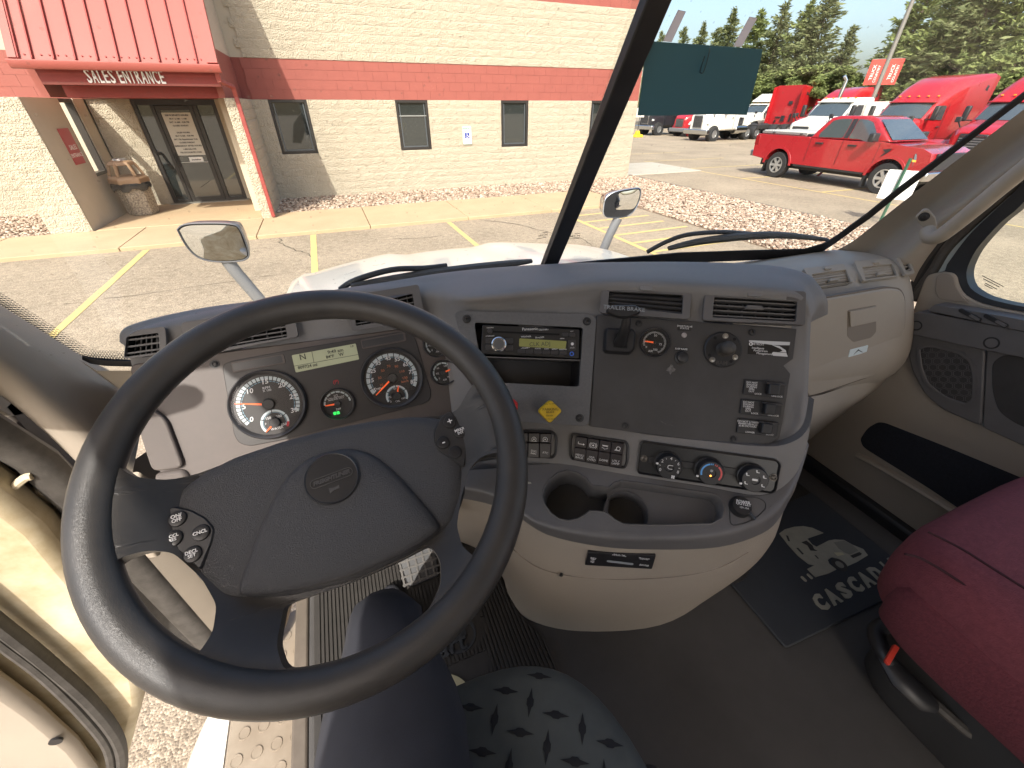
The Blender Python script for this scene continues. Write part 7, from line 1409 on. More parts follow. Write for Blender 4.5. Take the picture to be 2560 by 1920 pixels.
for i, (u, v) in enumerate(((668, 868), (1070, 925), (1492, 990))):
    c_ = FE.st(*Z4([(u, v)])[0]); r = .0226; kb = MB().lathe(FE, [(r * 1.08, .001), (r * 1.08, .004), (r, .005), (r * .97, .018), (r * .9, .0205), (r * .36, .0205), (r * .33, .0185), (.0001, .0185)], 44, *c_).build('climate_dial', M_BLK, dash, smooth=True, sharp=35); kb['label'] = ('fan speed dial', 'temperature dial with blue and red arcs', 'air flow mode dial')[i]
    f = FE.at(*c_, .0206); MB().prism(rrect(.004, .0032, .0006, 2), f.at(-r * .95, [.0035, -.009, -.010][i], -.001), 0, .0016).build('dial_pointer', M_WTXT, kb)
    if i == 0:
        for s_, an in (('0', 205), ('2', 145), ('4', 88), ('6', 33), ('8', -22)): text(f.at(.0165 * math.cos(R(an)), .0165 * math.sin(R(an))), s_, .0078, M_WTXT, kb, depth=.0003)
        q = MB()
        for an in (175, 117, 60, 5): q.prism(rrect(.0028, .0006, .0001, 1), f.at(.0165 * math.cos(R(an)), .0165 * math.sin(R(an)), 0, R(an)), 0, .0003)
        q.ring(f, .001, 0, .0030, .0040, -.002, -.0015, 16, R(90), R(270)).prism(rrect(.006, .0009, .0001, 1, .003, .0034), f, -.002, -.0015); q.prism(rrect(.006, .0009, .0001, 1, .003, -.0034), f, -.002, -.0015); q.build('dial_marks', M_WTXT, kb)
        q = MB(); [q.prism(rrect(.0026, .0026, .0008, 2, x_, y_), f.at(.0085, -.0165), 0, .0003) for x_ in (-.0015, .0015) for y_ in (-.0015, .0015)]; q.build('fan_mark', M_WTXT, kb)
    elif i == 1:
        MB().ring(f, 0, 0, .0150, .0178, 0, .0003, 20, R(105), R(200)).build('cold_arc', M_BLUEA, kb); MB().ring(f, 0, 0, .0150, .0178, 0, .0003, 20, R(-35), R(52)).build('hot_arc', M_REDA, kb)
        MB().ring(f, 0, 0, .0150, .0178, 0, .0003, 3, R(96), R(101)).build('cold_arc', M_BLUEA, kb); MB().ring(f, 0, 0, .0150, .0178, 0, .0003, 3, R(62), R(67)).build('hot_arc', M_REDA, kb); MB().ring(f, 0, 0, .0150, .0178, 0, .0003, 3, R(72), R(77)).build('hot_arc', M_REDA, kb); MB().ring(f, 0, 0, .0150, .0178, 0, .0003, 3, R(87), R(92)).build('cold_arc', M_BLUEA, kb)
        text(f.at(0, .002, -.0016), '*', .012, M_WTXT, kb, depth=.0003); MB().cyl(f, 0, -.005, .0014, -.002, -.0012, 10).build('on_lamp', mat('lamp_orange_on', (1, .35, .05), .4, emit=2.5), kb)
    else:
        for an in (210, 150, 85, 30, -30):
            g = f.at(.0155 * math.cos(R(an)), .0155 * math.sin(R(an))); MB().cyl(g, -.002, .0018, .0012, 0, .0003, 8).prism([(-.003, .0004), (-.001, .0006), (.0, -.001), (.003, -.001), (.003, -.002), (-.0016, -.002)], g, 0, .0003).build('airflow_mark', M_WTXT, kb)
        MB().prism(rrect(.009, .0036, .0008, 2), f, -.002, -.0014).build('recirculation_mark', M_WTXT, kb)
# stalk with gear selector behind the wheel, key
sel = MB().tube(cr([at(1160, 1105, 'y', .55), at(1200, 1085, 'y', .54), at(1235, 1072, 'y', .54)], 4), [.022, .024, .025, .026, .026, .025, .024, .022, .014], 12, flat=.75).build('gear_selector', M_BLK, dash, smooth=True)
sf = Frame(at(1205, 1078, 'y', .50), -10, 45); text(sf.at(-.008, .006), 'N', .009, M_WTXT, sel, depth=.0003); text(sf.at(.0, -.008), 'R', .009, M_WTXT, sel, depth=.0003)
hb = Frame(at(1195, 1140, 'y', .52), -10, 35); hbo = MB().prism(rrect(.08, .022, .003), hb, -.02, .0).build('heat_switch', M_BLK, dash, bevel=.002); text(hb.at(.02, 0), 'MIRR\nHEAT', .006, M_WTXT, hbo, depth=.0003); MB().prism(rrect(.008, .006, .001), hb.at(-.02, .002), 0, .002).build('heat_lamp', mat('brake_knob_red', (.5, .015, .015), .4), hbo)
kf_ = FE.st(1325, 1195); MB().tube([FE.P(kf_[0], kf_[1], .0), FE.P(kf_[0] + .004, kf_[1], .03)], .004, 8).build('key', M_STEEL, dash)
# ------------------------------------------------ beige console base
Fl = [(1085, 1340), (1150, 1355), (1205, 1380), (1255, 1440), (1272, 1492), (1320, 1548), (1450, 1578), (1650, 1563), (1780, 1487), (1862, 1398), (1905, 1345), (1950, 1290)]
Flp = [at(u, v, 'z', 1.27) for u, v in Fl]
Fm = [a.lerp(b, .45) + Vector(((-.012 if i < 6 else (.0 if i < 8 else .01)), -.018 if 4 < i < 10 else -.006, 0)) for i, (a, b) in enumerate(zip(Lbp, Flp))]
Lb2 = [p + Vector((0, .006, .008)) for p in Lbp]
q = MB(); q.grid([cr(list(c), 5) for c in zip(*[cr([a, a.lerp(m__, .3), m__, l.lerp(m__, .15), l], 5) for a, m__, l in zip(Lb2, Fm, Flp)])]); cons = q.build('console_base', M_BEIGE, dash, smooth=True, sharp=80)
# seam line of the base and label plate
sm_ = [on(surf(cons), u, v)[0] for u, v in ((1262, 1352), (1300, 1388), (1350, 1420), (1430, 1440), (1560, 1448), (1700, 1440), (1800, 1418), (1870, 1380))]; sm_ = [p for p in sm_ if p]; MB().tube(cr(sm_, 5), .0014, 6).build('console_seam', mat('seam_brown', (.20, .165, .13), .7), cons)
pA = Lb2[5].lerp(Fm[5], .30); 
BV = surf(cons); pc_, nc_ = on(BV, 1550, 1402); FB = Frame(pc_ + nc_ * .002, ex=(Vector((.9, -.3, 0)) - nc_ * Vector((.9, -.3, 0)).dot(nc_)), n=nc_)
FBp = [FB.st(*p) for p in ((1470, 1380), (1640, 1388), (1630, 1422), (1462, 1412))]
ib = MB().prism(rpoly(FBp, .003), FB, -.012, .001).build('engine_brake_label', M_BLK, dash, bevel=.001); ib['label'] = 'small black engine brake instruction plate on the console base'
for s_, (u, v), sz in (('Engine\nBrake\nOff\nLow\nHigh', (1482, 1398), .0042), ('Shift Up - Push\nShift Down - Push', (1548, 1386), .0036), ('Manual Mode\nLong Press', (1610, 1395), .0036), ('Auto Mode\nShort Press', (1610, 1411), .0036)): text(FB.at(*FB.st(u, v), .001, R(-2)), s_, sz, M_WTXT, ib, depth=.0003)
MB().prism(rrect(.05, .006, .003, 4), FB.at(*FB.st(1550, 1405), .001, R(-2)), 0, .0005).build('lever_drawing', mat('print_grey', (.30, .32, .34), .5), ib)
pc_, nc_ = on(BV, 1405, 1436); FS = Frame(pc_, ex=(1, -.2, 0), n=nc_); MB().lathe(FS, [(.011, .0015), (.008, .001), (.0075, -.003), (.0001, -.003)], 16).build('base_fastener', M_BEIGES, cons, smooth=True); MB().cyl(FS, 0, 0, .005, -.002, .002, 12).build('fastener_head', M_BLK, cons)
# ------------------------------------------------ passenger side dash (beige)
FPp = Frame((1.30, .555, 1.95), -6, 24)
prof = [(.93, 1.985), (.80, 2.035), (.70, 2.050), (.635, 2.040), (.598, 2.010), (.560, 1.950), (.520, 1.860), (.508, 1.800), (.522, 1.740), (.57, 1.69), (.62, 1.66), (.95, 1.60)]
prof = [(p.x, p.y) for p in cr([Vector((a, b, 0)) for a, b in prof], 3)]
q = MB(); rows = []
for x, dy, sc_ in ((.80, .03, 1), (1.0, .015, 1), (1.2, 0, 1), (1.36, -.012, 1), (1.405, -.008, .985), (1.425, .01, .95), (1.43, .05, .9)):
    rows.append([Vector((x, y + dy if y < .8 else y, 1.85 + (z - 1.85) * sc_)) for y, z in prof])
q.grid([cr(list(c), 3) for c in zip(*rows)]); pdb = q.build('passenger_dash', M_BEIGES, dash, smooth=True, sharp=70)
ZP = lambda L: zz(1760, 560, 2.765, L)
PBV = surf(pdb)
def fitf(a, b, c):
    a, b, c = [on(PBV, *p)[0] for p in (a, b, c)]; e_ = (b - a).normalized(); n_ = e_.cross(c - a).normalized(); n_ = n_ if n_.y < 0 else -n_; return Frame(a, ex=e_, n=n_)
FPv = fitf((2010, 715), (2235, 685), (2120, 668))
M_BGROOVE = mat('groove_brown', (.15, .125, .10), .8)
vent(FPv, ZP([(672, 322), (950, 290), (1025, 410), (755, 455)]), 5, 'air_vent', M_BEIGES, M_BGROOVE, ZP([(730, 362), (965, 330), (1000, 415), (765, 448)]), dash, open_=False, knob=ZP([(835, 328)])[0], thumb=ZP([(880, 402)])[0], k=.0035, slm=M_BEIGES)['label'] = 'left of the two beige passenger air vents'
vent(FPv, ZP([(1020, 272), (1260, 255), (1335, 375), (1085, 408)]), 5, 'air_vent', M_BEIGES, M_BGROOVE, ZP([(1078, 312), (1280, 290), (1318, 368), (1100, 398)]), dash, open_=False, knob=ZP([(1168, 287)])[0], thumb=ZP([(1210, 360)])[0], k=.0035, slm=M_BEIGES)['label'] = 'right of the two beige passenger air vents'
vent(FPv, ZP([(1310, 250), (1370, 240), (1420, 290), (1440, 355), (1375, 368)]), 3, 'air_vent', M_BEIGES, M_VOID, ZP([(1342, 262), (1385, 262), (1420, 335), (1382, 345)]), dash, open_=True, k=.004)['label'] = 'tiny window defrost vent at the passenger end'
FG = fitf((2060, 860), (2255, 800), (2130, 960)); FG = FG.at(0, 0, .002)
gb = rpoly([FG.st(*p) for p in ZP([(780, 520), (1250, 440), (1340, 450), (1370, 510), (1370, 700), (1330, 860), (1230, 1015), (780, 1165), (690, 1190), (690, 535)])], .02)
MB().prism(scalep(gb, -.0035), FG, -.006, .0045).build('glovebox_gap', M_BGROOVE, dash)
gbo = MB().prism(gb, FG, -.004, .008).build('glovebox_door', M_BEIGES, dash, bevel=.004)
gh1 = rpoly([FG.st(*p) for p in ZP([(968, 590), (1165, 555), (1165, 740), (1130, 780), (1010, 810), (968, 770)])], .006)
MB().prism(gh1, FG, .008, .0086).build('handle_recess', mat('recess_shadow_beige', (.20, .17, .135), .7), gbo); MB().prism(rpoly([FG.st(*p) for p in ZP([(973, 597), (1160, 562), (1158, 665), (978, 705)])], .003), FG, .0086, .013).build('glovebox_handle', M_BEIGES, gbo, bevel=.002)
bdg = rpoly([FG.st(*p) for p in ZP([(985, 862), (1110, 830), (1098, 880), (970, 915)])], .003); bo_ = MB().prism(bdg, FG, .008, .0095).build('badge', mat('badge_white', (.62, .70, .70), .35), gbo, bevel=.0006)
MB().prism([FG.st(*p) for p in ZP([(1005, 898), (1040, 858), (1060, 878), (1075, 880), (1040, 868)])], FG, .0095, .0098).build('badge_peak', M_INK, bo_)
q = MB(); q.grid([[at(u, v, 'y', y) for u, v, y in r] for r in ([(1990, 1000, .50), (2060, 985, .515), (2180, 942, .515), (2232, 925, .53)], [(1985, 1050, .47), (2060, 1022, .49), (2160, 985, .50), (2205, 960, .53)], [(1980, 1095, .50), (2040, 1065, .53), (2120, 1020, .55), (2180, 985, .57)], [(1975, 1130, .62), (2030, 1095, .64), (2100, 1050, .66), (2150, 1010, .68)])]); q.build('lower_glovebox_trim', M_BEIGES, dash, smooth=True, sharp=60)
MB().b2((-.45, .80, 1.25), (1.43, 1.02, 1.72)).build('under_dash', M_BLK, dash)
# ================================================================ STEERING WHEEL
TH = 1.014
WN = Vector((0, -math.cos(TH), math.sin(TH))); WC = Vector((-.069, .379, 2.0738))
FW = Frame(WC, ex=(1, 0, 0), n=WN)
sw_t = empty('steering_wheel', WC, 'large black leather steering wheel with four spokes and a round horn badge', 'steering wheel')
M_LEA = mat('wheel_leather', (.030, .029, .029), .36, col2=(.046, .042, .039), vscale=14, bump=.2, bscale=420, kind='leather', bdist=.0008)
M_PAD = mat('wheel_pad', (.046, .046, .049), .48, var=.08, vscale=6, bump=.45, bscale=300, kind='leather', bdist=.0013)
RW_, rT = .2105, .0192
rows = []
for i in range(96):
    a = 2 * math.pi * i / 96; c, s = math.cos(a), math.sin(a); rows.append([FW.P((RW_ + rT * math.cos(b)) * c, (RW_ + rT * math.cos(b)) * s, rT * .95 * math.sin(b)) for b in [2 * math.pi * k / 20 for k in range(20)]])
rows.append(rows[0]); q = MB(); q.grid(rows, close=True); q.build('rim', M_LEA, sw_t, smooth=True, sharp=180)
# web with four openings, mirrored left to right
def arcp(r, a0, a1, n=20): return [(r * math.cos(R(a0 + (a1 - a0) * i / n)), r * math.sin(R(a0 + (a1 - a0) * i / n))) for i in range(n + 1)]
ri = .1965
top = [(.160, .030), (.13, .036), (.08, .044), (0, .048), (-.08, .044), (-.13, .036), (-.160, .030), (-.178, .034), (-.190, .050)] + list(reversed(arcp(ri, 16, 164, 26)))
top = rpoly(top, .006, 2)
ll = rpoly([(-.197, -.056), (-.188, -.044), (-.171, -.040), (-.156, -.046), (-.135, -.078), (-.121, -.108), (-.119, -.132), (-.127, -.146), (-.140, -.143), (-.158, -.124), (-.180, -.092)], .006, 3)
lr = [(-a, b) for a, b in ll]
bt = rpoly([(-.068, -.128), (-.070, -.160), (-.062, -.182), (-.045, -.191)] + arcp(ri, 258, 282, 6) + [(.045, -.191), (.072, -.178), (.088, -.160), (.094, -.138), (.088, -.118), (.05, -.124), (0, -.128)], .007, 3)
outer = arcp(.205, 0, 359, 80)[:-1]
def dishk(a, b):
    r = math.hypot(a, b); t = max(0, min(1, (.199 - r) / .062)); return -.045 * t * t * (3 - 2 * t)
web = plate(FW, outer, [top, ll, lr, bt], -.012, .006, 'spokes', M_LEA, sw_t, bevel=.005, seg=3, kf=dishk, dens=.011, smooth=True)
# centre pad
pd_r = [(0, .050), (.05, .048), (.10, .042), (.130, .033), (.152, .020), (.160, .003), (.153, -.03), (.143, -.072), (.122, -.102), (.098, -.110), (.06, -.121), (0, -.127)]
pdp = pd_r + [(-a, b) for a, b in reversed(pd_r[1:-1])]; pdp = rpoly(pdp, .006, 2); pdp = [p for p in reversed(pdp)]
PK0 = -.038
def dome(poly, prof, cx, cy): return [([(cx + (a - cx) * f_, cy + (b - cy) * f_) for a, b in poly], k_) for f_, k_ in prof]
padr = MB().shell(dome(pdp, [(1, PK0 - .03), (1, PK0 + .000), (.985, PK0 + .0045), (.95, PK0 + .0075), (.85, PK0 + .0095), (.5, PK0 + .0105)], 0, -.035), FW, False, True).build('centre_pad', M_PAD, sw_t, smooth=True, sharp=80)
cr_r = [(0, .020), (.024, .017), (.049, .001), (.071, -.030), (.091, -.069), (.103, -.098), (.098, -.108), (.06, -.1185), (0, -.124)]
cc_ = cr([Vector((*p, 0)) for p in cr_r], 5); crp = [(p.x, p.y) for p in cc_]; crp = crp + [(-a, b) for a, b in reversed(crp[1:-1])]; crp = crp[::-1]
MB().shell(dome(crp, [(1, PK0 + .003), (.985, PK0 + .010), (.95, PK0 + .0145), (.88, PK0 + .0170), (.7, PK0 + .0190), (.4, PK0 + .0200)], 0, -.05), FW, False, True).build('horn_pad', M_PAD, sw_t, smooth=True, sharp=80)
bf = FW.at(0, -.016, PK0 + .0200, R(6.5)); bdgo = MB().lathe(bf, [(.0295, -.002), (.0295, .0015), (.0282, .003), (.0272, .0022), (.0001, .0026)], 48).build('horn_badge', mat('badge_black', (.026, .026, .028), .35), sw_t, smooth=True, sharp=35)
M_EMB = mat('emboss_highlight', (.075, .075, .078), .4)  # lighter grey stands in for highlights on the badge relief
ov = rrect(.046, .0105, .0052, 6); MB().shell([(ov, .0024), (ov, .0033), (scalep(ov, .0007), .0033), (scalep(ov, .0007), .0024)], bf, False, False).build('badge_oval', M_EMB, bdgo)
text(bf.at(0, 0, .0026), 'FREIGHTLINER', .0062, M_EMB, bdgo, depth=.0006, shear=.25, bold=.0003, width=.040)
MB().prism([(-.006, -.010), (-.0015, -.0115), (.005, -.011), (.005, -.0145), (-.0015, -.0145), (-.006, -.0165)], bf, .0024, .0032).build('horn_symbol', M_EMB, bdgo)
# thumb switch pods
podr = [(.163, .016), (.150, .034), (.138, .028), (.125, .013), (.120, -.004), (.124, -.016), (.138, -.030), (.149, -.044), (.156, -.028), (.163, -.002)]
podl = [(-.166, -.006), (-.157, .002), (-.141, -.007), (-.128, -.019), (-.120, -.033), (-.123, -.046), (-.135, -.071), (-.152, -.046), (-.166, -.035)]
for nm, pl_, btns, lab in (('r', podr, (('+', .147, .018, .013), ('MRKR\nINT', .156, .002, .005), ('-', .132, -.006, .014), ('', .143, -.022, .006)), 'right thumb switch pod'), ('l', podl, (('ON/\nOFF', -.152, -.013, .0052), ('CNCL', -.132, -.034, .0048), ('ACCL\nRES', -.156, -.032, .0044), ('DECL\nSET', -.140, -.053, .0046)), 'left thumb switch pod')):
    P_ = rpoly(pl_, .004, 3)
    if sum(P_[i][0] * P_[(i + 1) % len(P_)][1] - P_[(i + 1) % len(P_)][0] * P_[i][1] for i in range(len(P_))) < 0: P_ = P_[::-1]
    po = MB().shell([(P_, PK0 - .01), (P_, PK0 + .0095), (scalep(P_, .0015), PK0 + .0115)], FW, False, True).build('switch_pod', mat('pod_black', (.03, .03, .032), .42), sw_t, smooth=True, sharp=40); po['label'] = lab
    for s_, a, b, sz in btns:
        MB().lathe(FW, [(.0085, PK0 + .0112), (.0078, PK0 + .0135), (.0062, PK0 + .0142), (.0001, PK0 + .0130)], 20, a, b).build('thumb_button', M_BLK, po, smooth=True)
        if s_: text(FW.at(a, b, PK0 + .0143, R(5)), s_, sz, M_WTXT, po, depth=.0003, bold=.0001)
# column behind the wheel
cl_ = MB(); cf = Frame(WC, ex=(1, 0, 0), n=WN); cl_.lathe(cf, [(.0001, -.06), (.055, -.06), (.06, -.09), (.052, -.22), (.05, -.40)], 28); cl_.build('steering_column', M_GREYS, sw_t, smooth=True, sharp=50)
# ================================================================ PERSON (right leg and hips of the driver)
M_TRS = mat('trousers_navy', (.028, .029, .037), .85, var=.12, vscale=30, bump=.35, bscale=900, bdist=.0006)
def skin(name, chains, m, sub=2):
    """one continuous skinned body from joint chains [(points, radii)]"""
    V = []; E = []; Rr = []; key = {}
    for pts, rad in chains:
        prev = None
        for p, r in zip(pts, rad):
            k = tuple(round(c, 4) for c in p)
            if k not in key: key[k] = len(V); V.append(k); Rr.append(r)
            if prev is not None: E.append((prev, key[k]))
            prev = key[k]
    me = bpy.data.meshes.new(name); me.from_pydata(V, E, []); o = bpy.data.objects.new(name, me); COL.objects.link(o)
    md = o.modifiers.new('skin', 'SKIN'); md.use_smooth_shade = True
    for i, sv in enumerate(me.skin_vertices[0].data): sv.radius = Rr[i] if isinstance(Rr[i], tuple) else (Rr[i], Rr[i]); sv.use_root = (i == 0)
    s_ = o.modifiers.new('sub', 'SUBSURF'); s_.levels = sub; s_.render_levels = sub
    dg = bpy.context.evaluated_depsgraph_get(); me2 = bpy.data.meshes.new_from_object(o.evaluated_get(dg)); bpy.data.objects.remove(o); me2.materials.clear(); me2.shade_smooth()
    return me2
pel = (-.12, -.20, 1.60); kn = at(962, 1552, 'z', 1.735); hipR = (-.12, -.14, 1.63); thR = Vector(hipR).lerp(kn, .5); thR.z += .01
an = Vector((-.09, .55, 1.36)); sh_ = kn.lerp(an, .5); 
hipL = (-.24, -.10, 1.62); knL = Vector((-.22, .02, 1.50)); anL = Vector((-.20, -.10, 1.34))
legm = skin('person', [([pel, (-.12, -.24, 1.78)], [(.15, .13), (.15, .12)]),
    ([pel, hipR, Vector(hipR).lerp(kn, .3), Vector(hipR).lerp(kn, .65), kn - Vector((0, .035, .0)), kn + Vector((0, .03, -.03)), sh_, an, an + Vector((0, .03, -.06)), an + Vector((.01, .16, -.075))], [(.15, .13), (.135, .11), (.128, .106), (.112, .096), (.076, .070), (.056, .056), (.054, .054), (.046, .046), (.045, .045), (.035, .04)]),
    ([pel, hipL, Vector(hipL).lerp(knL, .5), knL, knL.lerp(anL, .5), anL, anL + Vector((0, .14, -.06))], [(.15, .13), (.10, .09), (.085, .08), (.066, .064), (.058, .058), (.046, .046), (.035, .04)])], M_TRS)
# cloth folds
for v in legm.vertices:
    c = v.co; f = noise.noise(Vector((c.x * 9 + c.y * 14, c.y * 6 - c.x * 9, c.z * 8))) * .010 + abs(noise.noise(Vector((c.x * 16 + c.y * 20, c.y * 7 - c.x * 5, c.z * 12)))) * -.010; v.co = c + v.normal * f
per = link('person', legm, M_TRS); tag(per, 'person in dark navy trousers sitting at the wheel, one raised knee in view', 'person')
# trouser creases as thin folds on the thigh
# ================================================================ SEATS
M_DSEAT = mat('seat_grey', (.078, .085, .080), .8, var=.22, vscale=7, bump=.2, bscale=700, bdist=.0008); M_DIA = mat('seat_diamond_black', (.010, .010, .011), .7)
M_MAROON = mat('seat_maroon', (.205, .048, .060), .9, col2=(.15, .032, .042), vscale=120, bump=.6, bscale=420, bdist=.002, detail=6); M_MAROON2 = mat('seat_maroon_rib', (.16, .034, .044), .95, col2=(.11, .022, .03), vscale=140, bump=.6, bscale=300, bdist=.002, detail=6)
def cushion(name, x0, x1, y0, y1, z0, z1, m, parent, r=.05, crown=.02, n=26, ex_=5.0):
    q = MB(); rows = []
    prof = [(0, .0), (.0, .0)]
    ks = [(1 - r / (x1 - x0) * 2, 0, z0)]
    steps = [(.90, z0), (.985, z0 + (z1 - z0) * .15), (1.0, z0 + (z1 - z0) * .45), (.995, z0 + (z1 - z0) * .72), (.965, z0 + (z1 - z0) * .90), (.90, z1 - .004), (.75, z1 + crown * .4), (.5, z1 + crown * .8), (.25, z1 + crown), (.02, z1 + crown)]
    cx, cy, hx, hy = (x0 + x1) / 2, (y0 + y1) / 2, (x1 - x0) / 2, (y1 - y0) / 2
    for k, z in steps:
        row = []
        for i in range(48):
            a = 2 * math.pi * i / 48; c, s = math.cos(a), math.sin(a); e = 2 / ex_; row.append(Vector((cx + hx * k * math.copysign(abs(c) ** e, c), cy + hy * k * math.copysign(abs(s) ** e, s), z)))
        rows.append(row)
    q.grid(rows, close=True); return q.build(name, m, parent, smooth=True, sharp=180)
ds_t = empty('driver_seat', (-.05, -.15, 1.27), 'grey driver seat cushion with a black diamond plate pattern beside the knee', 'seat')
dc = cushion('cushion', -.30, .258, -.30, .300, 1.50, 1.615, M_DSEAT, ds_t, crown=.012, ex_=3.2)
cushion('seat_base', -.24, .19, -.30, .20, 1.27, 1.50, M_BLK, ds_t, crown=0, ex_=6)
cushion('seat_side_bolster', .22, .292, -.30, .10, 1.48, 1.585, mat('bolster_navy', (.018, .021, .03), .45, bump=.3, bscale=300), ds_t, crown=.005, ex_=3)
cushion('backrest', -.30, .23, -.62, -.40, 1.55, 2.25, M_DSEAT, ds_t, crown=.02)
SD = Frame((0, 0, 1.62), ex=(1, 0, 0), n=(0, 0, 1))
dm = []
sa, sb2 = .058, .058
def topz(x, y):
    u = abs((x + .021) / .279); v = abs((y + .0) / .300); k = (u ** 3.2 + v ** 3.2) ** (1 / 3.2)
    pts = [(.02, 1.627), (.25, 1.627), (.5, 1.6246), (.75, 1.6198), (.90, 1.611), (.965, 1.6035)]
    if k > .965: return None
    for (k0, z0), (k1, z1) in zip(pts[:-1], pts[1:]):
        if k <= k1: return z0 + (z1 - z0) * max(0, (k - k0)) / (k1 - k0)
    return 1.627
for i in range(-12, 14):
    for j in range(-12, 14):
        x = .06 + (i + j) * .0300; y = .10 + (j - i) * .0300
        if not (-.06 < x < .26 and -.03 < y < .30): continue
        ang = R(58) if (i + j) % 2 == 0 else R(-28)
        if (i - j) % 2 and False: continue
        L_ = .0215; W_ = .0055; c, s = math.cos(ang), math.sin(ang); P_ = []
        for (a, b) in ((L_, 0), (L_ * .35, W_ * .55), (.004, W_), (-.004, W_), (-L_ * .35, W_ * .55), (-L_, 0), (-L_ * .35, -W_ * .55), (-.004, -W_), (.004, -W_), (L_ * .35, -W_ * .55)):
            px_, py_ = x + a * c - b * s, y + a * s + b * c; z = topz(px_, py_)
            if z is None: P_ = None; break
            P_.append(Vector((px_, py_, z + .0012)))
        if P_: P_c = sum(P_, Vector()) / len(P_) + Vector((0, 0, .0006)); mesh('diamond', P_ + [P_c], [(k_, (k_ + 1) % 10, 10) for k_ in range(10)], M_DIA, dc)
ps_t = empty('passenger_seat', (1.1, -.2, 1.27), 'maroon fabric passenger seat cushion at the right edge', 'seat')
pc = cushion('cushion', .80, 1.40, -.55, .172, 1.565, 1.752, M_MAROON, ps_t, crown=.008, ex_=5.5)
cushion('side_panel', .793, 1.0, -.50, .120, 1.56, 1.690, M_MAROON2, ps_t, crown=0, ex_=7)
MB().tube(cr([at(u, v, 'z', z) for u, v, z in [(2262, 1385, 1.752), (2310, 1400, 1.748), (2400, 1455, 1.742), (2500, 1530, 1.74), (2620, 1620, 1.74)]], 5), .0022, 6).build('seat_seam', mat('seam_maroon_dark', (.035, .006, .010), .9), pc)
MB().tube(cr([at(u, v, 'z', z) for u, v, z in [(2320, 1330, 1.768), (2400, 1370, 1.768), (2480, 1420, 1.768), (2560, 1470, 1.768), (2640, 1520, 1.768)]], 5), .0020, 6).build('seat_seam', mat('seam_maroon_dark', (.035, .006, .010), .9), pc)
cushion('seat_base', .90, 1.36, -.45, .10, 1.27, 1.565, mat('seat_base_grey', (.035, .035, .036), .7, var=.15), ps_t, crown=0, ex_=8)
cushion('backrest', .80, 1.40, -.95, -.70, 1.6, 2.3, M_MAROON, ps_t)
# belt buckle on its stalk, under-seat lever
bk = empty('seat_belt_buckle', (.82, .05, 1.27), 'black seat belt buckle with red release beside the passenger seat', 'seat belt buckle')
BZ = lambda L: zz(2120, 1200, 2.3045, L); bp = lambda u, v, z: at(*BZ([(u, v)])[0], 'z', z)
MB().tube(cr([bp(360, 840, 1.50), bp(230, 830, 1.50), bp(165, 880, 1.49), bp(190, 970, 1.49), bp(240, 1060, 1.48)], 5), .016, 10).build('belt_loop', M_BLK, bk, smooth=True)
MB().tube([bp(205, 1005, 1.485), bp(300, 1140, 1.475), bp(430, 1260, 1.46), bp(500, 1300, 1.45)], [.016, .025, .024, .013], 10, flat=.6).build('buckle_body', M_BLK, bk, smooth=True)
MB().tube([bp(480, 1270, 1.45), bp(650, 1420, 1.42), bp(800, 1530, 1.40), bp(980, 1700, 1.38)], .010, 8).build('buckle_stalk', M_RUB, bk, smooth=True)
f = Frame(bp(245, 1010, 1.506), ex=(.9, .2, .3), n=(0, -.3, 1)); MB().prism(rpoly([(-.022, -.005), (.022, -.002), (.02, .007), (-.02, .004)], .002), f, 0, .006).build('release_button', mat('release_red', (.6, .05, .03), .4), bk, bevel=.001)
slab([bp(235, 890, 1.40), bp(350, 840, 1.40), bp(450, 930, 1.40), bp(360, 990, 1.40)], (0, 0, -.02), 'anchor_plate', M_GREYS, bk, .003)
# ================================================================ FLOOR MATS
M_MAT = mat('mat_rubber', (.034, .031, .028), .6, var=.15, vscale=20); M_MATP = mat('mat_plain', (.030, .034, .040), .65, var=.1, vscale=15); M_CRM = mat('mat_print_cream', (.32, .31, .25), .7, var=.08, vscale=30); M_CRM2 = mat('mat_print_tan', (.40, .36, .22), .7)
F0 = Frame((0, 0, 1.270), ex=(1, 0, 0), n=(0, 0, 1)); fl = lambda L: [F0.st(*p) for p in L]
dmt = empty('floor_mat', (0, .5, 1.27), 'ribbed black driver floor mat with printed truck and lettering under the pedals', 'floor mat')
dmo = [(-.285, .86), (-.285, .24), (-.06, .22), (.262, .30), (.258, .43), (.228, .50), (.214, .62), (.16, .70), (.13, .86)]
MB().prism(rpoly(dmo, .02), F0, 0, .008).build('mat_base', M_MAT, dmt, bevel=.002)
inside = lambda x, y: sum(1 for k in range(len(dmo)) if (dmo[k][1] > y) != (dmo[k - 1][1] > y) and x < (dmo[k - 1][0] - dmo[k][0]) * (y - dmo[k][1]) / (dmo[k - 1][1] - dmo[k][1]) + dmo[k][0]) % 2
rb = MB(); x = -.272
def ribrun(rb, x, y0, y1, w_=.0032, h=.012): rb.b2((x - w_, y0, 1.277), (x + w_, y1, 1.270 + h))
while x < .262:
    ys = [y / 200 for y in range(40, 176)]; run = None
    for y in ys + [9]:
        ok = y < 9 and inside(x, y + .01) and inside(x, y - .01) and not (-.02 < x < .135 and .435 < y < .565 and ((x - .06) / .075) ** 2 + ((y - .515) / .05) ** 2 < 1) and not (-.10 < x < .115 and .405 < y < .452) and not (y < .37 and x < .055 - (y - .33) * .5 and ((x + .02) / .09) ** 2 + ((y - .27) / .11) ** 2 < 1)
        if ok and run is None: run = y
        if (not ok) and run is not None: ribrun(rb, x, run, min(y, .88)) if (y if y < 9 else .87) - run > .01 else None; run = None
    x += .0098
o = rb.build('mat_rib', M_MAT, dmt); o['kind'] = 'stuff'
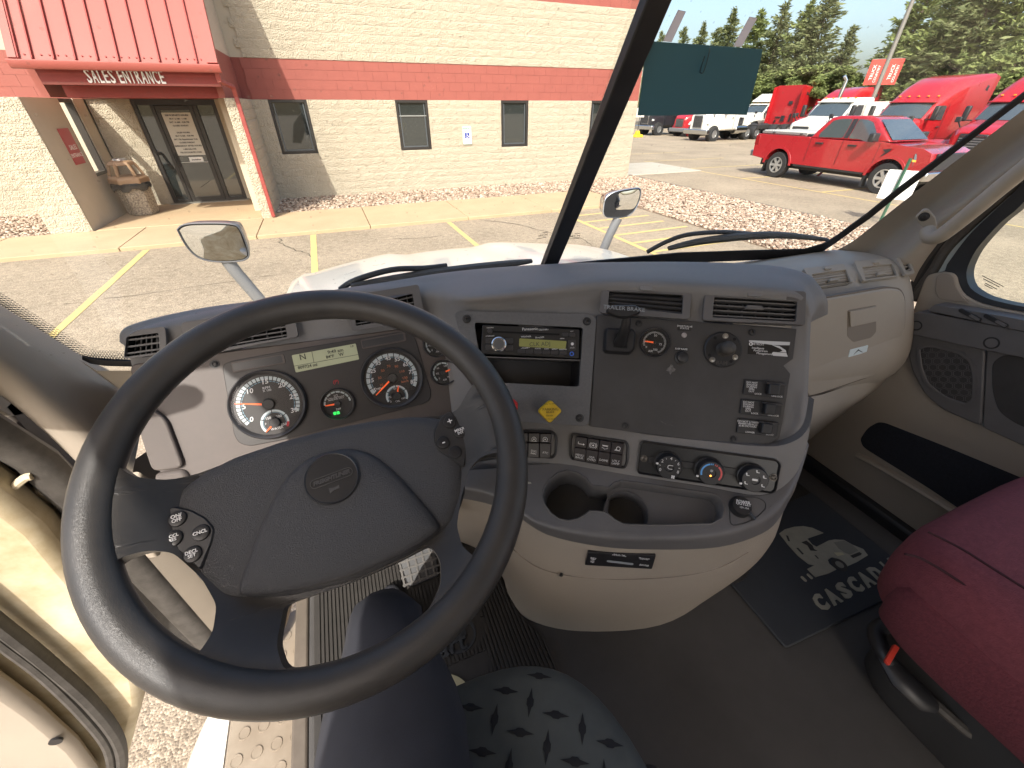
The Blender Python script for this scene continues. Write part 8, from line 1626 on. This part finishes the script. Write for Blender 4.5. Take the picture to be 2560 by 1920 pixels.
tm_ = F0.st(1112, 1628); text(F0.at(tm_[0] - .02, tm_[1], .0085), 'Smart', .062, M_MATP, dmt, depth=.006, bold=.001, shear=.1)
MB().ring(F0, .06, .515, .038, .045, .008, .011, 28).cyl(F0, .06, .515, .02, .008, .0105, 20).build('mat_emblem', M_MATP, dmt)
MB().prism(rpoly(fl(zz(920, 1340, 3.95, [(722, 1400), (800, 1382), (900, 1410), (970, 1470), (1000, 1510), (800, 1580), (750, 1500)])), .01), F0, .008, .0132).build('truck_print', M_CRM2, dmt); MB().prism(fl(zz(920, 1340, 3.95, [(1070, 1545), (1090, 1535), (1105, 1590), (1085, 1600)])), F0, .008, .0132).build('truck_print', M_CRM2, dmt)
pmt = empty('floor_mat', (1.1, .4, 1.27), 'passenger floor mat with a printed pale truck and the word CASCADIA', 'floor mat')
pmo = fl([(1829, 1464), (1967, 1624), (2260, 1480), (2250, 1372), (2010, 1228), (1960, 1195), (1870, 1300)])
pmo = [(.812, .178), (1.33, .155), (1.34, .60), (.818, .62)]
MB().prism(rpoly(pmo, .01), F0, 0, .009).build('mat_base', M_MATP, pmt, bevel=.003)
ribp = [(.820, .355), (.96, .40), (1.05, .47), (1.18, .50), (1.33, .50), (1.33, .612), (.822, .612)]
rb = MB(); x = .826
while x < 1.33:
    lo = .35 if x < .86 else .35 + (x - .86) * .42; lo = min(lo, .50); ribrun(rb, x, lo, .61, .003, .0115); x += .0095
o = rb.build('mat_rib', M_MAT, pmt); o['kind'] = 'stuff'
ZM = lambda L: zz(1840, 1240, 3.95, L); mk = lambda L: fl(ZM(L))
MB().prism(mk([(415, 390), (470, 350), (560, 325), (650, 318), (740, 335), (850, 385), (690, 440), (740, 500), (780, 522), (900, 460), (960, 450), (1050, 455), (1130, 500), (1240, 545), (1285, 605), (1180, 670), (1085, 712), (1050, 690), (1000, 640), (930, 625), (890, 650), (905, 690), (975, 745), (900, 785), (770, 820), (690, 740), (760, 705), (700, 690), (600, 610), (500, 500)]), F0, .009, .0112).build('truck_print', M_CRM, pmt)
for L_ in ([(632, 480), (680, 462), (740, 510), (755, 545), (790, 565), (720, 560), (690, 510)], [(480, 410), (500, 415), (520, 470), (500, 465)], [(580, 535), (600, 535), (655, 595), (640, 600)], [(760, 608), (775, 608), (802, 640), (790, 640)], [(1110, 612), (1200, 575), (1225, 590), (1215, 605), (1140, 635)]): MB().prism(mk(L_), F0, .0112, .0118).build('print_detail', M_MAT, pmt)
MB().prism(mk([(950, 480), (1050, 462), (1130, 505), (1190, 560), (1110, 600), (1060, 580), (1000, 540)]), F0, .0112, .0118).build('print_grille', mat('mat_print_grey', (.22, .215, .18), .7), pmt); MB().prism(mk([(950, 580), (1030, 580), (1055, 600), (985, 615)]), F0, .0112, .0119).build('print_headlamp', mat('mat_print_yellow', (.5, .46, .3), .7), pmt)
wcn_ = fl(ZM([(1005, 700)]))[0]; MB().ring(F0, *wcn_, .011, .020, .0112, .0122, 24).build('print_wheel', M_MAT, pmt); MB().cyl(F0, *wcn_, .011, .009, .0120, 20).build('print_hub', mat('mat_print_grey', (.22, .215, .18), .7), pmt)
for (u, v) in ((655, 838), (715, 812)): c_ = fl(ZM([(u, v)]))[0]; MB().prism(rrect(.008, .017, .004, 4, c_[0], c_[1]), F0, .009, .0112).build('print_wheel', M_CRM, pmt)
p0_ = Vector((*fl(ZM([(760, 1110)]))[0], 0)); p1_ = Vector((*fl(ZM([(1500, 730)]))[0], 0)); an_ = math.atan2((p1_ - p0_).y, (p1_ - p0_).x); Lw = (p1_ - p0_).length * 8 / 6.75
cf_ = F0.at(*((p0_ + (p1_ - p0_) * (8 / 6.75) / 2)[:2]), .009, an_); x = -Lw / 2
for i, c in enumerate('CASCADIA'):
    w__ = Lw / 8 * (1.06 if c != 'I' else .55); text(cf_.at(-Lw / 2 + Lw / 8 * (i + .5 + (.25 if c == 'A' and i == 7 else 0) * -1), 0), c, .052, M_CRM, pmt, name='letter', depth=.003, width=Lw / 8 * (.78 if c != 'I' else .22), bold=.003, shear=.12)
